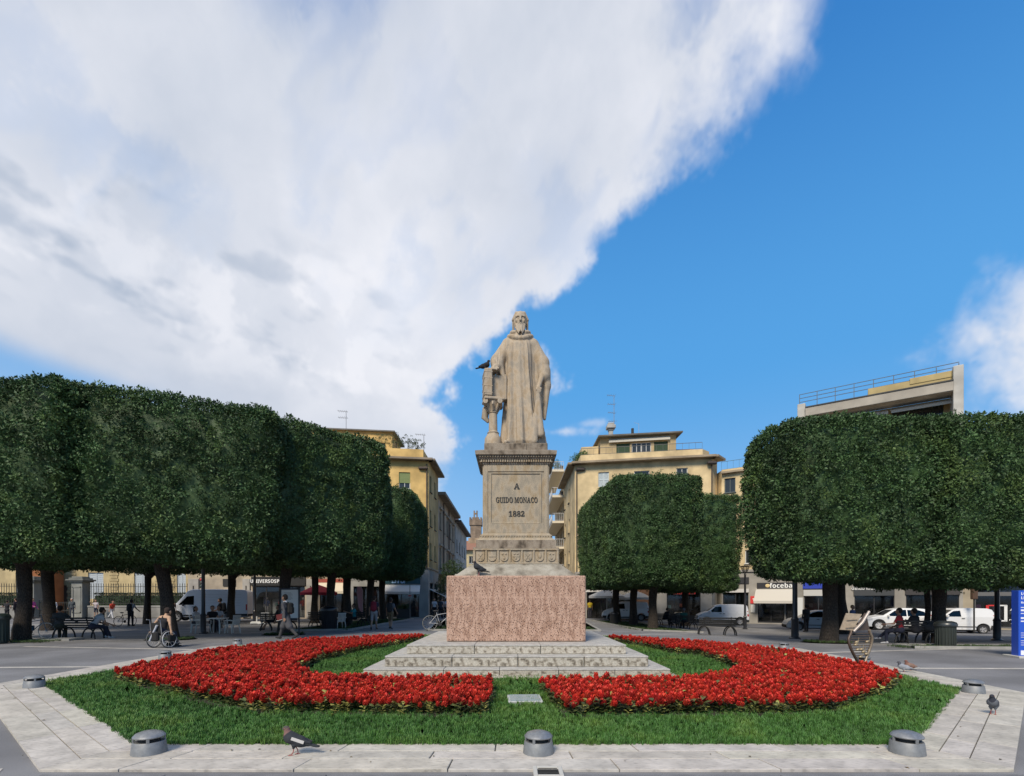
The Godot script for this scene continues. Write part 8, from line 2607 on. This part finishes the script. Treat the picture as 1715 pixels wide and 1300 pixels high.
func wheelchair(at: Vector3, turn: float) -> void:
	var t := thing("wheelchair", "manual wheelchair with silver rimmed wheels under the woman in black", "wheelchair", at, turn)
	for s in [-1.0, 1.0]:
		var c := Vector3(s * 0.3, 0.3, 0.0)
		var p := []
		var p2 := []
		var r := []
		var r2 := []
		for i in 29:
			var u := Vector3(-s * 0.06 * sin(TAU * i / 28.0), sin(TAU * i / 28.0), cos(TAU * i / 28.0))
			p.append(c + u * 0.29); p2.append(c + u * 0.255 + Vector3(s * 0.035, 0, 0))
			r.append(0.018); r2.append(0.011)
		var m := MB.new()
		m.col = Color(0.1, 0.1, 0.1)
		m.tube(p, r, 7, false)
		var w := obj("wheel", m, M["plain"], t)
		m = MB.new()
		m.col = Color(0.6, 0.6, 0.6)
		m.tube(p2, r2, 6, false)
		for i in 12: m.bar(c, c + Vector3(0.001, sin(TAU * i / 12.0), cos(TAU * i / 12.0)) * 0.28, 0.005, 0.005)
		obj("hand_rim", m, M["gloss"], w)
		m = MB.new()
		m.col = Color(0.02, 0.02, 0.02)
		m.lathe([Vector2(0, -0.015), Vector2(0.07, -0.015), Vector2(0.07, 0.015), Vector2(0, 0.015)], Transform3D(Basis(Vector3.BACK, PI / 2), Vector3(s * 0.2, 0.07, 0.42)), 14)
		obj("caster", m, M["plain"], t)
	var f := MB.new()
	f.col = Color(0.25, 0.25, 0.26)
	for s in [-0.22, 0.22]:
		for q in [[Vector3(s, 0.3, -0.16), Vector3(s, 0.95, -0.24)], [Vector3(s, 0.95, -0.24), Vector3(s, 0.97, -0.36)], [Vector3(s, 0.45, -0.16), Vector3(s, 0.45, 0.3)], [Vector3(s, 0.45, 0.3), Vector3(s * 0.7, 0.12, 0.55)], [Vector3(s, 0.3, -0.16), Vector3(s, 0.12, 0.42)]]: f.tube([q[0], q[1]], [0.015, 0.015], 6)
	f.tube([Vector3(-0.22, 0.42, 0), Vector3(0.22, 0.15, 0)], [0.014, 0.014], 6)
	f.tube([Vector3(0.22, 0.42, 0), Vector3(-0.22, 0.15, 0)], [0.014, 0.014], 6)
	obj("frame", f, M["gloss"], t)
	f = MB.new()
	f.col = Color(0.016, 0.016, 0.018)
	f.box(Vector3(0, 0.45, 0.06), Vector3(0.44, 0.05, 0.44), 0.02)
	obj("seat", f, M["cloth"], t)
	f = MB.new()
	f.col = Color(0.016, 0.016, 0.018)
	f.box(Vector3(0, 0.66, -0.21), Vector3(0.42, 0.4, 0.03), 0.01, Basis(Vector3.RIGHT, -0.1))
	f.box(Vector3(-0.05, 0.4, -0.27), Vector3(0.26, 0.32, 0.12), 0.04)
	obj("backrest", f, M["cloth"], t)
	f = MB.new()
	f.col = Color(0.45, 0.46, 0.5)
	f.tube([Vector3(-0.12, 0.78, -0.27), Vector3(0.16, 0.25, -0.3)], [0.035, 0.03], 8)
	obj("water_bottle", f, M["gloss"], t)
	f = MB.new()
	f.col = Color(0.012, 0.012, 0.014)
	f.box(Vector3(-0.42, 0.34, 0.02), Vector3(0.1, 0.24, 0.3), 0.04)
	var bg := thing("side_bag", "black bag hanging at the right wheel of the wheelchair", "bag", at, turn)
	obj("pouch", f, M["cloth"], bg)
	f = MB.new()
	f.col = Color(0.05, 0.05, 0.05)
	f.box(Vector3(0, 0.1, 0.56), Vector3(0.3, 0.02, 0.16), 0.005)
	obj("footplate", f, M["plain"], t)

func pigeon(label: String, at: Vector3, turn: float, c: Dictionary) -> void:
	var t := thing("pigeon", label, "pigeon", at, turn)
	var s: float = c.get("size", 1.0)
	var F := Field.new(Vector3(-0.09, -0.02, -0.24) * s, Vector3(0.09, 0.31, 0.16) * s, 0.006 * s)
	var q := func(x: float, y: float, z: float) -> Vector3: return Vector3(x, y, z) * s
	var up: float = c.get("up", 0.0)
	F.cap(q.call(0, 0.155 + up, 0.04), q.call(0, 0.13, -0.06), 0.062 * s, 0.05 * s, 0.0, 0)
	F.cap(q.call(0, 0.13, -0.06), q.call(0, 0.11 - up * 0.5, -0.13), 0.05 * s, 0.02 * s, 0.03 * s, 0)
	F.cap(q.call(0, 0.17 + up, 0.06), q.call(0, 0.235 + up, 0.075), 0.044 * s, 0.028 * s, 0.02 * s, 1)
	F.cap(q.call(0, 0.245 + up, 0.08), q.call(0, 0.247 + up, 0.09), 0.027 * s, 0.024 * s, 0.008 * s, 2)
	F.cap(q.call(0, 0.245 + up, 0.11), q.call(0, 0.24 + up, 0.132), 0.008 * s, 0.004 * s, 0.004 * s, 4)
	F.cap(q.call(0, 0.108, -0.11), q.call(0, 0.09 - up * 0.5, -0.22), 0.03 * s, 0.026 * s, 0.01 * s, 3, Vector3(0.9, 2.6, 1))
	for x in [-1.0, 1.0]: F.cap(q.call(x * 0.046, 0.16 + up * 0.6, 0.03), q.call(x * 0.026, 0.125, -0.15), 0.04 * s, 0.014 * s, 0.004 * s, 5, Vector3(1.9, 1.0, 1.0))
	for x in [-1.0, 1.0]: F.cap(q.call(x * 0.024, 0.1, 0.0), q.call(x * 0.024, 0.075, 0.005), 0.026 * s, 0.012 * s, 0.01 * s, 0)
	var m := MB.new()
	F.into(m, [c.body, c.neck, c.get("head", c.neck), c.get("tail", Color(0.03, 0.032, 0.036)), Color(0.05, 0.045, 0.045), c.get("wing", c.body)])
	obj("body", m, M["cloth"], t)
	for x in [-1.0, 1.0]:
		var l := MB.new()
		l.col = Color(0.3, 0.09, 0.08)
		var st: float = c.get("stride", 0.0) * x
		l.tube([q.call(x * 0.024, 0.09, 0.005), q.call(x * 0.024, 0.045, -0.008 + st * 0.5), q.call(x * 0.024, 0.006, 0.0 + st)], [0.006 * s, 0.005 * s, 0.005 * s], 5)
		for a in [-0.5, 0.0, 0.5]: l.tube([q.call(x * 0.024, 0.006, st), q.call(x * 0.024 + sin(a) * 0.03, 0.003, st + cos(a) * 0.03)], [0.005 * s, 0.003 * s], 4)
		l.tube([q.call(x * 0.024, 0.006, st), q.call(x * 0.024, 0.003, st - 0.018)], [0.004 * s, 0.003 * s], 4)
		obj("leg", l, M["plain"], t)
	var e := MB.new()
	e.col = Color(0.4, 0.12, 0.02)
	for x in [-1.0, 1.0]: e.ball(q.call(x * 0.024, 0.25 + up, 0.092), Vector3.ONE * 0.005 * s, 6)
	obj("eye", e, M["gloss"], t)

func pigeons() -> void:
	var dark := Color(0.03, 0.032, 0.04)
	pigeon("dark pigeon with pinkish neck and white wing patch striding along the front band", P(-2.26, 5.28, 0.03), -PI / 2 + 0.1, {"size": 1.05, "up": 0.02, "body": dark, "neck": Color(0.2, 0.11, 0.1), "head": Color(0.09, 0.075, 0.07), "wing": Color(0.035, 0.037, 0.045), "stride": 0.025})
	pigeon("dark grey pigeon with a pale breast standing on the right stone band", P(6.78, 7.15, 0.03), -0.9, {"up": 0.02, "body": Color(0.12, 0.13, 0.15), "neck": Color(0.03, 0.035, 0.05), "wing": Color(0.06, 0.065, 0.08)})
	pigeon("pale grey pigeon pecking beside the right stone band, the left of a pair", P(8.72, 11.3, 0.0), PI / 2 + 2.7, {"body": Color(0.3, 0.32, 0.36), "neck": Color(0.08, 0.09, 0.11), "wing": Color(0.28, 0.3, 0.34), "tail": Color(0.08, 0.085, 0.1)})
	pigeon("reddish brown pigeon with a white tail, the right of a pair by the stone band", P(9.05, 11.55, 0.0), -PI / 2, {"body": Color(0.25, 0.14, 0.1), "neck": Color(0.2, 0.1, 0.08), "wing": Color(0.27, 0.17, 0.13), "tail": Color(0.5, 0.48, 0.46)})
	pigeon("dark pigeon perched on the ledge of the red stone block", Vector3(-0.8, 2.222, -12.18), -PI / 2 + 0.2, {"size": 1.15, "body": dark, "neck": Color(0.02, 0.022, 0.028), "up": 0.03})
	pigeon("black pigeon sitting on top of the statue's books", Vector3(-0.7, 7.6, -13.26), PI * 0.45, {"size": 1.1, "body": Color(0.02, 0.02, 0.024), "neck": Color(0.016, 0.016, 0.02)})
	# the white patch on the striding pigeon's wing is a feather of its own
	var t := get_node("pigeon")
	var m := MB.new()
	m.col = Color(0.6, 0.58, 0.55)
	for x in [-1.0, 1.0]: m.away([Vector3(x * 0.066, 0.205, 0.01), Vector3(x * 0.07, 0.175, 0.02), Vector3(x * 0.058, 0.125, -0.1), Vector3(x * 0.052, 0.155, -0.11)], Vector3.ZERO)
	obj("wing_patch", m, M["cloth"], t)

func _ready() -> void:
	rng.seed = 7
	world()
	materials()
	ground()
	monument()
	planting()
	trees()
	buildings()
	vehicles()
	furniture()
	people()
	pigeons()
